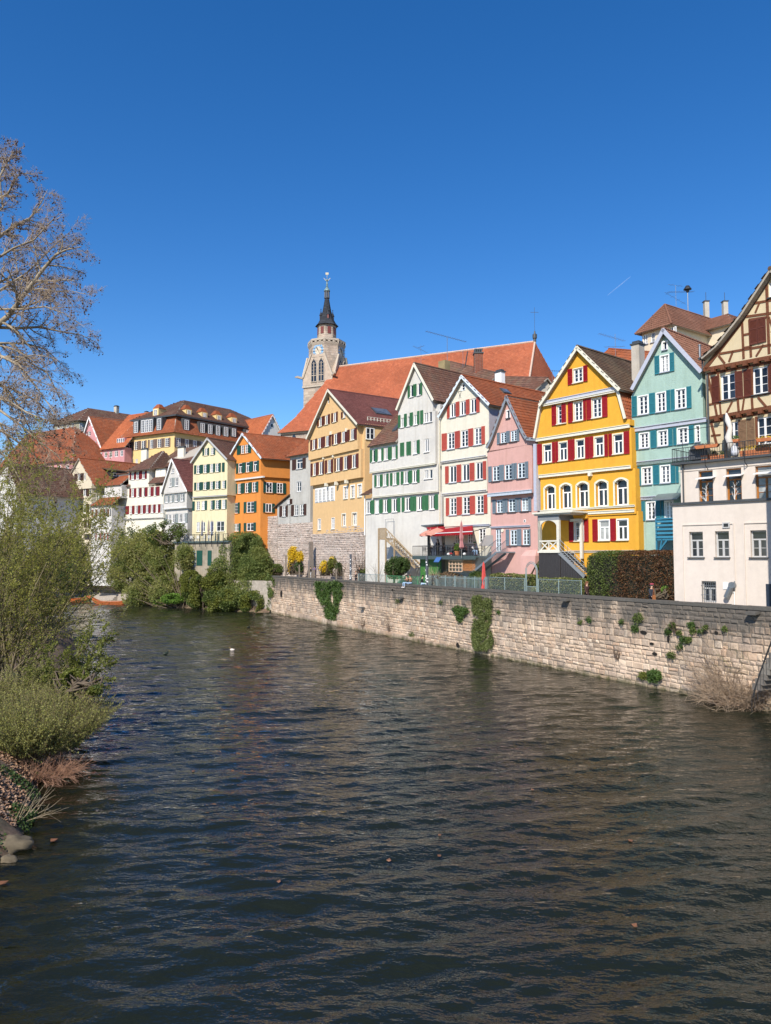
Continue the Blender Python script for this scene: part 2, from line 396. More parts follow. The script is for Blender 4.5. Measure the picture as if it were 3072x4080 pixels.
class House:
    def __init__(s, name, label, cat, face, wall, L=12, zb=3.0, vp2=None, group=None):
        s.f = face if isinstance(face, Face) else Face(*face); s.wall = wall; s.L = L; s.zb = zb
        s.root = empty(name, label, cat, (float(s.f.P[0]), float(s.f.P[1]), 0), math.atan2(s.f.d[1], s.f.d[0]), group)
        s.ex = 0.0; s.sf = None
        if vp2 is not None:
            d2 = np.array([(vp2-CX)/F, 1.0]); d2 /= np.linalg.norm(d2); a = d2@s.f.into; s.ex = float(d2@s.f.d/a)
        s.blocks = []; s.holes = []
    def uz(s, k, x, y, off=0.0): return s.f.uz(*zp(k, x, y), off)
    def Z(s, k, x, y, off=0.0): return s.uz(k, x, y, off)[1]
    def U(s, k, x, y, off=0.0): return s.uz(k, x, y, off)[0]
    def B(s, p, y): return (p[0]+s.ex*y, y, p[1])
    def row(s, k, wins, refs, shut=(), off=0.0, style='24', rec=.05, fm=None, sill=None, fine=False, smat=None, skind='louvre', sext=.04, trim=None, tw=.1, hole=True):
        ym = sum((r[1]+r[2])/2 for r in refs)/len(refs)
        z1 = sum(s.Z(k, r[0], r[1], off) for r in refs)/len(refs); z0 = sum(s.Z(k, r[0], r[2], off) for r in refs)/len(refs)
        for (a, b) in wins:
            u0, u1 = s.U(k, a, ym, off), s.U(k, b, ym, off)
            if trim:
                mb = MB(); e = tw
                for q in ((u0, u0+e, z0, z1), (u1-e, u1, z0, z1), (u0+e, u1-e, z1-e, z1), (u0+e, u1-e, z0, z0+e*.6)): mb.box(q[0], q[1], -off-.035, -off+.02, q[2], q[3])
                mb.build('window_surround', trim, s.root); h = (u0+e, u1-e, z0+e*.6, z1-e)
            else: h = (u0, u1, z0, z1)
            if hole: s.holes.append((h, off, rec+.09)); pr = 0
            else: pr = .09
            add_window(s.root, I4((h[0]+h[1])/2, -off, (h[2]+h[3])/2), h[1]-h[0], h[3]-h[2], style, rec, fm, sill, fine, proud=pr if not hole else 0)
        for (a, b) in shut:
            u0, u1 = s.U(k, a, ym, off), s.U(k, b, ym, off)
            add_shutter(s.root, I4((u0+u1)/2, -off-.085, (z0+z1)/2), max(.15, u1-u0-.03), z1-z0+2*sext, smat, skind)
        return z0, z1
    def block(s, u0, u1, z0, z1, off, top=None, back=None, bottom=True): s.blocks.append((u0, u1, z0, z1, off, top, back, bottom))
    def bands(s, k, segs, col=None):
        """stack of storeys: (xL, xR, xref, ytop, ybottom, off)"""
        for (xl, xr, xf, yt, yb, off) in segs:
            z1 = s.Z(k, xf, yt, off); z0 = s.zb if yb is None else s.Z(k, xf, yb, off); ym = (yt+(yb or yt))/2
            s.block(s.U(k, xl, ym, off), s.U(k, xr, ym, off), z0, z1, off)
    def gable(s, k, pts, xl, xr, xf, yb, off, ovh=.35, mat=None, verge=None, wave=False, tw=.24, tl=.33, L=None, thick=.14, rid=True, mirror=False):
        """pts: verge line left to right in the photo, apex included"""
        L = L or s.L; q = [s.uz(k, x, y, off+ovh) for x, y in pts]
        if mirror: q = q+[(2*q[-1][0]-p[0], p[1]) for p in reversed(q[:-1])]
        ia = max(range(len(q)), key=lambda i: q[i][1])
        z0 = s.Z(k, xf, yb, off); ul, ur = s.U(k, xl, yb, off), s.U(k, xr, yb, off)
        def zat(u):
            if u <= q[0][0]: a, b = q[0], q[1]
            elif u >= q[-1][0]: a, b = q[-2], q[-1]
            else:
                i = next(i for i in range(len(q)-1) if q[i][0] <= u <= q[i+1][0]); a, b = q[i], q[i+1]
            return a[1]+(b[1]-a[1])*(u-a[0])/(b[0]-a[0])
        top = [(ur, zat(ur)-.16)]+[(p[0], p[1]-.16) for p in reversed(q) if ul+.02 < p[0] < ur-.02]+[(ul, zat(ul)-.16)]
        s.blocks.append((ul, ur, z0, None, off, top, L, True))
        rb = MB(); yf = -off-ovh
        for a, b in zip(q[:-1], q[1:]): slab(rb, [s.B(a, yf), s.B(b, yf), s.B(b, L), s.B(a, L)], thick)
        roof = rb.build('roof', SOFFIT, s.root)
        for i, (a, b) in enumerate(zip(q[:-1], q[1:])):
            e = (s.ex, 1, 0)
            tiles([s.B(a, yf-.02), s.B(b, yf-.02), s.B(b, L), s.B(a, L)], e, mat, roof, tw, tl, wave)
        if rid:
            mb = MB(); p = q[ia]
            n = int((L-yf)/.4)
            for j in range(n):
                y = yf+(L-yf)*j/n; y2 = yf+(L-yf)*(j+1)/n+.03
                a, b = Vector(s.B((p[0], p[1]+.02), y)), Vector(s.B((p[0], p[1]+.02), y2)); mb.tube([a, b], [.15, .13], 6)
            mb.build('ridge_tiles', mat, roof, kind='stuff', rnd=True)
        if verge is not None:
            for a, b in zip(q[:-1], q[1:]):
                mb = MB(); n = Vector((-(b[1]-a[1]), 0, b[0]-a[0])).normalized(); n = n if n.z > 0 else -n
                A, Bp = Vector((a[0], 0, a[1])), Vector((b[0], 0, b[1])); Y0, Y1 = yf-.05, yf+.0
                def P(v, h, y): w_ = v+n*h; return (w_.x+s.ex*y, y, w_.z)
                mb.hexa([P(A,-.2,Y0), P(Bp,-.2,Y0), P(Bp,-.2,Y1), P(A,-.2,Y1)], [P(A,.08,Y0), P(Bp,.08,Y0), P(Bp,.08,Y1), P(A,.08,Y1)])
                mb.build('bargeboard', verge, roof)
        s.roofobj = roof; s.q = q; return q
    def cornice(s, k, a, b, mat, h=.22, pr=.1, off=0.0, name='cornice'):
        (u0, z0), (u1, z1) = s.uz(k, *a, off), s.uz(k, *b, off); z = (z0+z1)/2
        mb = MB(); mb.box(u0, u1, -off-pr, -off+.01, z-h/2, z+h/2); mb.box(u0, u1, -off-pr-.05, -off+.01, z+h/2, z+h/2+.05)
        return mb.build(name, mat, s.root)
    def finish(s, name='wall'):
        mb = MB()
        for (u0, u1, z0, z1, off, top, back, bot) in s.blocks:
            L = back or s.L; out = [(u0, z0), (u1, z0)]+(top if top else [(u1, z1), (u0, z1)])
            zt = max(p[1] for p in out)
            hs = [h for h in s.holes if abs(h[1]-off) < .02 and z0 < (h[0][2]+h[0][3])/2 < zt and u0 < (h[0][0]+h[0][1])/2 < u1]
            hs = [((max(h[0], u0+.03), min(h[1], u1-.03), max(h[2], z0+.03), h[3] if top else min(h[3], z1-.03)), o, d) for h, o, d in hs]
            y = -off; rings = [out]+[[(a, c), (a, d), (b, d), (b, c)] for (a, b, c, d), _, _ in hs]
            V = [Vector((p[0], 0, p[1])) for r in rings for p in r]
            tr = tessellate_polygon([[Vector((p[0], p[1], 0)) for p in r] for r in rings])
            base = len(mb.v); mb.v += [s.B((p.x, p.z), y) for p in V]
            for t_ in tr: mb.f.append(tuple(base+i for i in t_)); mb.r.append(.5)
            for (a, b, c, d), _, dp in hs:
                f0 = [(a, c), (b, c), (b, d), (a, d)]
                for i in range(4): p, q = f0[i], f0[(i+1) % 4]; mb.face([(p[0], y, p[1]), (q[0], y, q[1]), (q[0], y+dp, q[1]), (p[0], y+dp, p[1])])
            k = len(out)
            for i in range(k):
                if not top and i == 2: continue
                if top and 2 <= i < k-1: continue
                if i == 0 and not bot: continue
                p, q = out[i], out[(i+1) % k]; mb.face([s.B(p, y), s.B(q, y), s.B(q, L), s.B(p, L)])
            mb.face([s.B(p, L) for p in out])
        o = mb.build(name, s.wall, s.root); return o
    def sideM(s, u, z, y, off=0.0):       # placement on the right-hand side wall (local x = u): looks along +x
        return Matrix.Translation((u+s.ex*y+.0, y, z)) @ Matrix.Rotation(math.atan2(1, s.ex), 4, 'Z')
    def siderow(s, k, u, wins, refs, shut=(), style='24', fm=None, sill=None, smat=None, rec=.0, skind='louvre'):
        P0 = s.f.pt(u, 0.0); d = s.f.d*s.ex+s.f.into; d /= np.linalg.norm(d)
        g = Face(0, 1, 0, P=P0); g.d = d; g.into = np.array([-d[1], d[0]])
        ym = sum((r[1]+r[2])/2 for r in refs)/len(refs)
        z1 = sum(g.uz(*zp(k, r[0], r[1]))[1] for r in refs)/len(refs); z0 = sum(g.uz(*zp(k, r[0], r[2]))[1] for r in refs)/len(refs)
        R = Matrix.Rotation(math.atan2(1, s.ex), 4, 'Z'); l = math.hypot(1, s.ex)
        for (a, b) in wins:
            t0, t1 = g.uz(*zp(k, a, ym))[0], g.uz(*zp(k, b, ym))[0]; t = (t0+t1)/2/l
            add_window(s.root, Matrix.Translation((u+s.ex*t, t, (z0+z1)/2)) @ R, t1-t0, z1-z0, style, .05, fm, sill, proud=.1)
        for (a, b) in shut:
            t0, t1 = g.uz(*zp(k, a, ym))[0], g.uz(*zp(k, b, ym))[0]; t = (t0+t1)/2/l
            add_shutter(s.root, Matrix.Translation((u+s.ex*t, t, (z0+z1)/2)) @ R @ I4(0, -.09, 0), t1-t0-.03, z1-z0+.08, smat, skind)
    def poly_roof(s, polys, eave, mat, name='roof', **kw):
        """polys in local space"""
        rb = MB()
        for p in polys: slab(rb, p, .12)
        r = rb.build(name, SOFFIT, s.root)
        for p, e in zip(polys, eave): tiles(p, e, mat, r, **kw)
        return r
def chimney(parent, x, y, z0, z1, w=.6, d=.6, mat=None, cap=True, name='chimney', brick=False):
    mb = MB(); mb.box(x-w/2, x+w/2, y-d/2, y+d/2, z0, z1); o = mb.build(name, mat or CHIM, parent)
    if cap: mb = MB(); mb.box(x-w/2-.08, x+w/2+.08, y-d/2-.08, y+d/2+.08, z1, z1+.12); mb.box(x-w/2+.05, x+w/2-.05, y-d/2+.05, y+d/2-.05, z1+.12, z1+.3); mb.build('chimney_cap', LEADM, o)
    return o
def chim_px(h, k, x0, x1, yt, yb, dist_y, mat=None, d=.6, cap=True):
    """chimney of house h seen between pixels, dist_y metres behind the facade"""
    f2 = Face(0, 1, 0, P=h.f.pt(0, dist_y)); f2.d, f2.into = h.f.d, h.f.into
    ua, zt = f2.uz(*zp(k, x0, yt)); ub, zb = f2.uz(*zp(k, x1, yb))
    return chimney(h.root, (ua+ub)/2, dist_y, zb-1.2, zt, abs(ub-ua), d, mat, cap)
def downpipe(h, k, x, y0, y1, off, mat=None, r=.05):
    u, z1 = h.uz(k, x, y0, off+.1); _, z0 = h.uz(k, x, y1, off+.1)
    mb = MB(); mb.tube([(u, -off-.12, z0), (u, -off-.12, z1)], r, 8); return mb.build('downpipe', mat or ZINC, h.root)
# ---- pale teal house
WT = stucco('teal_plaster', (.34,.475,.42), (.24,.34,.31), .35, .9); SH_T = plain('teal_shutter_paint', (.02,.155,.20), .5, var=.1)
h = House('teal_house', 'mint green gabled house with teal shutters between the yellow and half-timbered houses', 'house', (2517, 56, -1030), WT, L=11)
q = h.gable('A', [(-8,1505), (375,780), (840,1290)], 2, 858, 450, 1925, .45, mat=T_TEAL, verge=GREYL, wave=True, tw=.28, tl=.36)
h.bands('A', [(4,915,450,1925,2375,.3)]); h.bands('B', [(22,915,300,262,708,.15), (45,915,300,708,None,0)])
h.row('A', [(358,435)], [(397,925,1040)], off=.45, style='1', rec=.06, trim=WHITE, tw=.1, sill=GREYL)
kw = dict(style='24', fine=True, fm=WHITE, smat=SH_T, sill=GREYL, trim=WHITE, tw=.07)
h.row('A', [(338,455)], [(395,1092,1302)], [(276,336),(457,515)], off=.45, **kw)
h.row('A', [(72,205),(290,416),(522,658)], [(137,1580,1818),(590,1490,1733)], [(3,66),(212,285),(418,468),(470,520),(660,722)], off=.45, **kw)
h.row('B', [(90,212),(312,438),(545,685),(760,822)], [(150,-80,108),(615,-143,62)], [(20,84),(228,303),(440,496),(498,540),(686,752)], off=.3, **kw)
h.row('B', [(120,248),(342,468)], [(185,330,548),(405,308,525)], [(48,116),(258,335),(468,530),(532,568)], off=.15, **kw)
h.row('B', [(176,292),(395,505)], [(232,745,968)], [(102,165),(292,350),(355,388)], off=0, **kw)
h.cornice('A', (2,1990), (905,1880), GREYL, .26, .1, .35); h.cornice('B', (20,287), (905,222), GREYL, .22, .1, .2); h.cornice('B', (50,722), (905,655), GREYL, .2, .1, .05)
u0, z1 = h.uz('B', 330, 745); u1 = h.U('B', 640, 700)
mb = MB(); mb.hexa([(u0,-1.15,z1),(u1,-1.15,z1),(u1,0,z1+.55),(u0,0,z1+.55)], [(u0,-1.15,z1+.06),(u1,-1.15,z1+.06),(u1,0,z1+.61),(u0,0,z1+.61)]); mb.build('awning_roof', ZINC, h.root)
ub, zb = h.uz('B', 372, 950); uc, zc = h.uz('B', 372, 1440)      # blue timber balcony with louvred front
mb = MB(); BL = plain('blue_timber', (.03,.16,.25), .5, var=.15)
mb.box(ub, ub+1.9, -1.1, 0, zb-.12, zb); mb.box(ub, ub+.12, -1.1, -1.0, zc-1.6, zb)
for i in range(5): mb.hexa([(ub+.02,-1.12,zb-.35-i*.28),(ub+1.9,-1.12,zb-.35-i*.28),(ub+1.9,-1.0,zb-.2-i*.28),(ub+.02,-1.0,zb-.2-i*.28)], [(ub+.02,-1.14,zb-.33-i*.28),(ub+1.9,-1.14,zb-.33-i*.28),(ub+1.9,-1.0,zb-.16-i*.28),(ub+.02,-1.0,zb-.16-i*.28)])
mb.bar((ub+.06,-1.05,zb-2.6), (ub+.9,-1.05,zb-1.55), .12); mb.bar((ub+.5,-1.05,zb-1.5), (ub+.06,-1.05,zb-3.4), .1); mb.box(ub, ub+1.9, -1.1, -1.0, zb-1.62, zb-1.5)
mb.build('balcony', BL, h.root)
uq, zq = h.uz('A', 812, 985, -1.5); mb = MB(); mb.lathe([(.09,zq-1.3),(.09,zq),(.13,zq),(.13,zq+.08)], 8, (uq, 1.5)); mb.build('vent_pipe', ZINC, h.root)
h.finish(); teal = h
# ---- half-timbered house
WH = stucco('cream_infill', (.60,.50,.33), (.4,.33,.22), .2, .3); BEAM = plain('red_brown_beam', (.135,.045,.018), .7, var=.3, scale=9)
SH_B = plain('brown_shutter_paint', (.10,.025,.012), .5, var=.12); SH_P = plain('weathered_shutter', (.17,.10,.055), .7, var=.2)
h = House('half_timbered_house', 'tall half-timbered house with red-brown beams, cream infill and brown shutters at the right edge', 'house', (2812, 50.5, -500), WH, L=14)
h.gable('A', [(825,1125), (1000,975), (1290,610), (1650,60)], 860, 2290, 900, 1275, .5, ovh=.5, mat=T_OLD, verge=None, L=14, mirror=True)
h.bands('A', [(890,2360,920,1275,1860,.3), (925,2360,940,1860,None,.1)])
def hb(a, b, w, off, name='beam'):
    (u0, z0), (u1, z1) = h.uz('A', *a, off), h.uz('A', *b, off)
    mb = MB(); mb.bar((u0, -off-.012, z0), (u1, -off-.012, z1), w, .05, up=(0,1,0)); o = mb.build(name, BEAM, h.root); return o
for a, b, w_ in [((855,1272),(2300,1000),.24), ((1050,1080),(2000,915),.15), ((1340,640),(1900,560),.15), ((1440,480),(1850,405),.15), ((1400,672),(1620,640),.13), ((1335,855),(1410,840),.14), ((1340,1010),(1415,995),.14),
                 ((1322,705),(1340,1140),.15), ((1408,672),(1428,1120),.15), ((1612,200),(1645,1080),.17), ((1905,300),(1930,1040),.17), ((880,1258),(1310,700),.3), ((1310,700),(1640,190),.22), ((1040,1100),(1115,1195),.14), ((1215,1045),(1165,1175),.14),
                 ((1530,470),(1480,590),.12), ((1578,970),(1490,1110),.13), ((1640,640),(1700,800),.12)]: hb(a, b, w_, .5)
for a, b, w_ in [((895,1325),(2300,1060),.2), ((915,1690),(1070,1660),.14), ((1060,1650),(2300,1440),.14), ((920,1852),(2300,1600),.22), ((905,1320),(985,1660),.17), ((905,1510),(960,1500),.12), ((1035,1310),(1055,1660),.14), ((995,1685),(1022,1830),.15), ((1055,1665),(1068,1810),.12),
                 ((1205,1650),(1138,1785),.13), ((1270,1630),(1282,1780),.15), ((1345,1620),(1325,1760),.12), ((1438,1605),(1447,1750),.15), ((1512,1600),(1612,1715),.14), ((1240,1290),(1262,1300),.12), ((1440,1250),(1445,1590),.12), ((1640,1220),(1650,1560),.15), ((1380,1225),(1400,1300),.12)]: hb(a, b, w_, .3)
for a, b, w_ in [((945,1895),(2300,1660),.18), ((950,1895),(1025,2190),.17), ((950,2060),(1065,2048),.12), ((1140,1880),(1150,2200),.14), ((1490,1830),(1500,2200),.16), ((1285,1870),(1290,2200),.12)]: hb(a, b, w_, .1)
for (x, y) in [(985,1265),(1105,1240),(1230,1215),(1370,1190),(1500,1165),(1635,1138),(1760,1115)]:
    u, z = h.uz('A', x, y, .45); mb = MB(); mb.box(u-.14, u+.14, -.66, -.3, z-.2, z+.06); mb.build('beam_end', BEAM, h.root)
for (x, y) in [(1030,1852),(1165,1830),(1290,1806),(1420,1782),(1555,1760),(1680,1735)]:
    u, z = h.uz('A', x, y, .25); mb = MB(); mb.box(u-.14, u+.14, -.46, -.1, z-.2, z+.06); mb.build('beam_end', BEAM, h.root)
kw = dict(style='13', fine=True, fm=WHITE, sill=LEADM, smat=SH_B, skind='two')
h.row('A', [(1068,1245),(1450,1640)], [(1157,1318,1628),(1545,1242,1562)], [(955,1050),(1242,1335),(1340,1440),(1645,1740)], off=.3, **kw)
h.row('A', [(1640,1780)], [(1700,215,395)], [], off=.5, **kw)
h.row('A', [], [(1515,665,950)], [(1415,1510),(1512,1612)], off=.5, **kw)
kw['smat'] = SH_P
h.row('A', [(1150,1285),(1500,1690)], [(1217,1900,2230),(1590,1830,2140)], [(1290,1378),(1385,1478)], off=.1, **kw)
downpipe(h, 'A', 845, 1150, 1290, .55, LEADM); downpipe(h, 'A', 905, 1330, 2180, .35, LEADM, .07)
mb = MB(); a, b = h.q[0], h.q[1]; mb.tube([(a[0]-.1, -1.05, a[1]-.05), (a[0]-.1, 10, a[1]-.05)], .09, 6); mb.build('gutter', LEADM, h.root)
h.finish(); timber = h
# ---- bright yellow house
WY = stucco('yellow_plaster', (.70,.36,.045), (.5,.26,.05), .3, .5); SH_R = plain('crimson_shutter_paint', (.27,.008,.012), .45, var=.12)
h = House('yellow_house', 'bright yellow gambrel-gabled house with crimson shutters and tall white arched windows', 'house', (2146, 62, -900), WY, L=11)
h.gable('C', [(165,1190), (243,805), (200,795), (655,92), (1172,604), (1145,622), (1232,952)][2:5], 272, 1128, 700, 665, .5, ovh=.35, mat=T_OLD, verge=CREAMW, tw=.2, tl=.3)
z1 = h.Z('C', 700, 665, .4); z0 = h.Z('C', 700, 1120, .4)
ulb, ulm, uru, urm, urb = h.U('C',175,1150,.4), h.U('C',250,830,.4), h.U('C',1142,700,.4), h.U('C',1235,930,.4), h.U('C',1290,1040,.4)
zl = h.Z('C', 170, 1180, .4); zm = h.Z('C', 1235, 945, .4)
h.block(ulb, urb, z0, None, .4, top=[(urb, zm-.15), (urm-.1, zm-.1), (uru, z1), (ulm, z1), (ulb, zl-.1)])
for side, (ua, za, ub2, zb2) in (('l', (ulb-.1, zl-.1, ulm-.05, z1+.1)), ('r', (uru+.02, z1+.1, urm+.1, zm-.1))):
    p = [(ua, -.6, za), (ub2, -.6, zb2), (ub2, 11, zb2), (ua, 11, za)]
    r = MB(); slab(r, p, .1); ro = r.build('lower_roof', SOFFIT, h.root); tiles(p, (0,1,0), T_RED, ro, .24, .3, True)
    mb = MB(); mb.bar((ua, -.62, za), (ub2, -.62, zb2), .2, .1, up=(0,1,0)); mb.build('bargeboard', CREAMW, ro)
h.bands('C', [(190,1312,700,1150,1615,.25), (222,1360,700,1615,2125,.1)]); h.bands('D', [(222,1392,900,735,None,0)])
h.cornice('C', (262,775), (1132,612), GREYL, .32, .16, .42); h.cornice('C', (262,800), (1140,636), CREAMW, .12, .22, .42); h.cornice('C', (178,1218), (1292,1045), CREAMW, .22, .16, .3)
h.cornice('C', (212,1652), (1312,1535), CREAMW, .2, .16, .12); h.cornice('D', (605,745), (1352,708), CREAMW, .18, .14, .02); h.cornice('D', (222,712), (1352,652), CREAMW, .1, .1, .1, 'sill_band'); h.cornice('D', (560,1203), (1350,1188), STONET, .14, .06, 0, 'base_course')
u, z = h.uz('C', 820, 1600, .2); mb = MB(); mb.box(u-.12, u+.12, -.42, -.1, z-.28, z); mb.build('corbel', CREAMW, h.root)
u, z = h.uz('D', 765, 745, .1); mb = MB(); mb.box(u-.18, u+.18, -.3, 0, z-.35, z); mb.build('corbel', WY, h.root)
kw = dict(fine=True, fm=WHITE, sill=CREAMW, smat=SH_R)
h.row('C', [(608,735)], [(672,345,525)], [(550,606),(735,790)], off=.5, style='23', trim=CREAMW, tw=.07, **kw)
h.row('C', [(415,530),(615,735),(833,963)], [(445,788,1025),(900,705,945)], [(357,413),(475,532),(553,612),(735,770),(774,833),(963,1028)], off=.4, style='24', trim=CREAMW, tw=.07, **kw)
h.row('C', [(245,362),(432,553),(635,757),(860,988),(1083,1220)], [(303,1260,1492),(1150,1120,1378)], [(186,243),(362,400),(402,438),(553,592),(594,634),(758,808),(810,858),(988,1035),(1037,1083),(1222,1292)], off=.25, style='T1', trim=CREAMW, tw=.1, **kw)
# arched windows: surround ring with deep reveal
def arch_window(h, k, xa, xb, yt, yb, off, ym, zz=None):
    u0, u1 = h.U(k, xa, ym, off), h.U(k, xb, ym, off); (z0, z1) = zz or (h.Z(k, (xa+xb)/2, yb, off), h.Z(k, (xa+xb)/2, yt, off)); W = u1-u0; rise = W*.2; e = .13
    mb = MB(); n = 8
    def arc(t, ex): x = -1+2*t; return (u0+ex+(W-2*ex)*t, z1-ex-rise*x*x)
    for i in range(n):
        a, b, c, d = arc(i/n, 0), arc((i+1)/n, 0), arc((i+1)/n, e), arc(i/n, e)
        mb.hexa([(p[0], -off+.02, p[1]) for p in (a, b, c, d)], [(p[0], -off-.05, p[1]) for p in (a, b, c, d)])
    mb.box(u0, u0+e, -off-.05, -off+.02, z0, z1-rise); mb.box(u1-e, u1, -off-.05, -off+.02, z0, z1-rise); mb.box(u0+e, u1-e, -off-.08, -off+.02, z0, z0+.1)
    for i in range(n):                     # spandrels between the square opening and the arch
        a, b = arc(i/n, e), arc((i+1)/n, e)
        mb.hexa([(a[0], -off+.015, a[1]), (b[0], -off+.015, b[1]), (b[0], -off+.24, b[1]), (a[0], -off+.24, a[1])], [(a[0], -off+.015, z1), (b[0], -off+.015, z1), (b[0], -off+.24, z1), (a[0], -off+.24, z1)])
    mb.build('window_surround', CREAMW, h.root)
    hh = (u0+e, u1-e, z0+.1, z1-e+.0); h.holes.append((hh, off, .36))
    add_window(h.root, I4((hh[0]+hh[1])/2, -off, (hh[2]+hh[3])/2), hh[1]-hh[0], hh[3]-hh[2], 'T1', .26, WHITE, None, True)
zz = (sum(h.Z('C', x, y, .1) for x, y in ((335,2048),(1185,2012)))/2, sum(h.Z('C', x, y, .1) for x, y in ((335,1738),(1185,1655)))/2)
for a, b in ((260,408),(447,602),(645,808),(868,1038),(1095,1278)): arch_window(h, 'C', a, b, 0, 0, .1, 1850, zz)
h.row('D', [(622,747),(912,1055),(1132,1278)], [(685,822,1070),(1205,800,1064)], [(563,622),(747,802),(843,912),(1057,1130)], off=0, style='T1', trim=WHITE, tw=.08, **kw)
mb = MB(); u0, z0 = h.uz('D', 635, 1055); u1, z1 = h.uz('D', 740, 835)
for i in range(6): x = u0+(u1-u0)*i/5; mb.tube([(x,-.06,z0),(x,-.06,z1)], .012, 5)
for i in range(5): z = z0+(z1-z0)*i/4; mb.tube([(u0,-.06,z),(u1,-.06,z)], .012, 5)
mb.build('window_grille', WHITE, h.root)
chim_px(h, 'C', 1338, 1438, 90, 400, 3.5, d=.8)
mb = MB(); u, z = h.uz('C', 195, 1260, .1); _, zz0 = h.uz('C', 195, 2060, .1); mb.box(u-.24, u+.05, -.5, 1.5, zz0, z); mb.build('party_wall_strip', GREYL, h.root)
h.finish(); yellow = h
# porch of the yellow house: a white timber loggia with a stair
PW = plain('porch_white', (.60,.58,.50), .6, var=.08); PG = plain('porch_grey', (.20,.215,.23), .6, var=.1); BOARD = plain('dark_boards', (.035,.033,.035), .7, var=.3, scale=12)
pr = 1.9; pu0, pz1 = h.uz('D', 188, 745, pr); pu1 = h.U('D', 440, 745, pr); pzf = h.Z('D', 300, 1188, pr); pd = 0
o = empty('porch', 'white arched timber porch with X-braced railing on a dark boarded base beside the yellow house', 'porch', h.root.location, h.root.rotation_euler.z)
mb = MB(); mb.box(pu0-.35, pu1+1.5, -pr-.3, 0, pz1-.02, pz1+.12); mb.box(pu0-.25, pu1+1.2, -pr-.15, 0, pz1-.14, pz1-.02); mb.build('cornice', PW, o)
za = h.Z('D', 300, 822, pr)
mb = MB(); mb.box(pu0, pu1, -pr, -pr+.12, za, pz1-.14); mb.box(pu1-.12, pu1, -pr+.12, 0, za, pz1-.14); mb.build('frieze', PG, o)
PX = [pu0+.1, pu1-.12]
for x in (pu0+.12, pu1-.12, pu0+.12):
    mb = MB(); yy = -pr+.08 if x != PX[0]-1 else 0; mb.box(x-.12, x+.12, -pr-.02, -pr+.2, pzf, za); mb.build('post', PW, o)
mb = MB(); x = pu1+1.0; mb.box(x-.1, x+.1, -.5, -.3, pzf-.6, za+.1); mb.box(pu1, x, -.5, -.35, za-.1, za+.12); mb.build('post', PW, o)
n = 10; mb = MB(); xa, xb = pu0+.24, pu1-.24; rr = (xb-xa)/2
for i in range(n):
    t0, t1 = math.pi*i/n, math.pi*(i+1)/n
    p = [((xa+xb)/2-rr*math.cos(t), za-.55+.55*math.sin(t)) for t in (t0, t1)]
    mb.hexa([(p[0][0],-pr,p[0][1]),(p[1][0],-pr,p[1][1]),(p[1][0],-pr+.1,p[1][1]),(p[0][0],-pr+.1,p[0][1])], [(p[0][0],-pr,za),(p[1][0],-pr,za),(p[1][0],-pr+.1,za),(p[0][0],-pr+.1,za)])
mb.build('arch', PW, o)
zr = h.Z('D', 300, 1065, pr); mid = (xa+xb)/2
mb = MB(); mb.box(xa-.1, xb+.1, -pr-.03, -pr+.12, zr-.08, zr+.04); mb.box(xa-.1, xb+.1, -pr-.03, -pr+.12, pzf, pzf+.12); mb.box(mid-.04, mid+.04, -pr, -pr+.08, pzf, zr)
for (p, q) in ((xa, mid), (mid, xb)): mb.bar((p,-pr+.04,pzf+.1),(q,-pr+.04,zr-.06),.09,.06,up=(0,1,0)); mb.bar((p,-pr+.045,zr-.06),(q,-pr+.045,pzf+.1),.09,.06,up=(0,1,0))
mb.build('railing', PW, o)
mb = MB(); mb.box(pu0-.05, pu1+.05, -pr-.05, 0, pzf-.14, pzf); mb.build('floor', PW, o)
nb = 16
for i in range(nb):
    a = pu0+(pu1-pu0)*i/nb; mb = MB(); mb.box(a+.01, a+(pu1-pu0)/nb-.01, -pr+.05, -pr+.08, 3.6, pzf-.14); mb.build('board', BOARD, o)
mb = MB(); mb.box(pu0, pu1, -pr+.085, 0, 3.6, pzf-.15); mb.build('base', BOARD, o)
# stair going down to the right along the facade
s0 = (pu1+.05, pzf); u1s, z1s = h.uz('D', 742, 1478, pr); ns = 14
for i in range(ns):
    x = s0[0]+(u1s-s0[0])*(i+.5)/ns; z = s0[1]+(z1s-s0[1])*(i+.5)/ns
    mb = MB(); mb.box(x-.17, x+.17, -pr+.1, -pr+1.1, z-.03, z+.02); mb.build('step', PG, o)
mb = MB(); mb.bar((s0[0]-.15,-pr+.05,s0[1]-.1),(u1s,-pr+.05,z1s-.12),.26,.06,up=(0,1,0)); mb.bar((s0[0]-.15,-pr+1.15,s0[1]-.1),(u1s,-pr+1.15,z1s-.12),.26,.06,up=(0,1,0)); mb.build('stringer', PG, o)
mb = MB()
for dz in (.3,.6,.95): mb.tube([(s0[0]-.1,-pr+.02,s0[1]+dz),(u1s,-pr+.02,z1s+dz)], .018, 5)
for t in (.0,.33,.66,1): x = s0[0]+(u1s-s0[0])*t; z = s0[1]+(z1s-s0[1])*t; mb.tube([(x,-pr+.02,z-.1),(x,-pr+.02,z+.97)], .02, 5)
mb.build('handrail', ZINC, o)
mb = MB()
for i in range(18):
    a = pu1+.06+i*.22; t = (a-s0[0])/(u1s-s0[0])
    if t > .95: break
    mb.box(a, a+.2, -pr+.09, -pr+.11, 3.6, s0[1]+(z1s-s0[1])*t-.25)
mb.build('stair_boarding', BOARD, o)
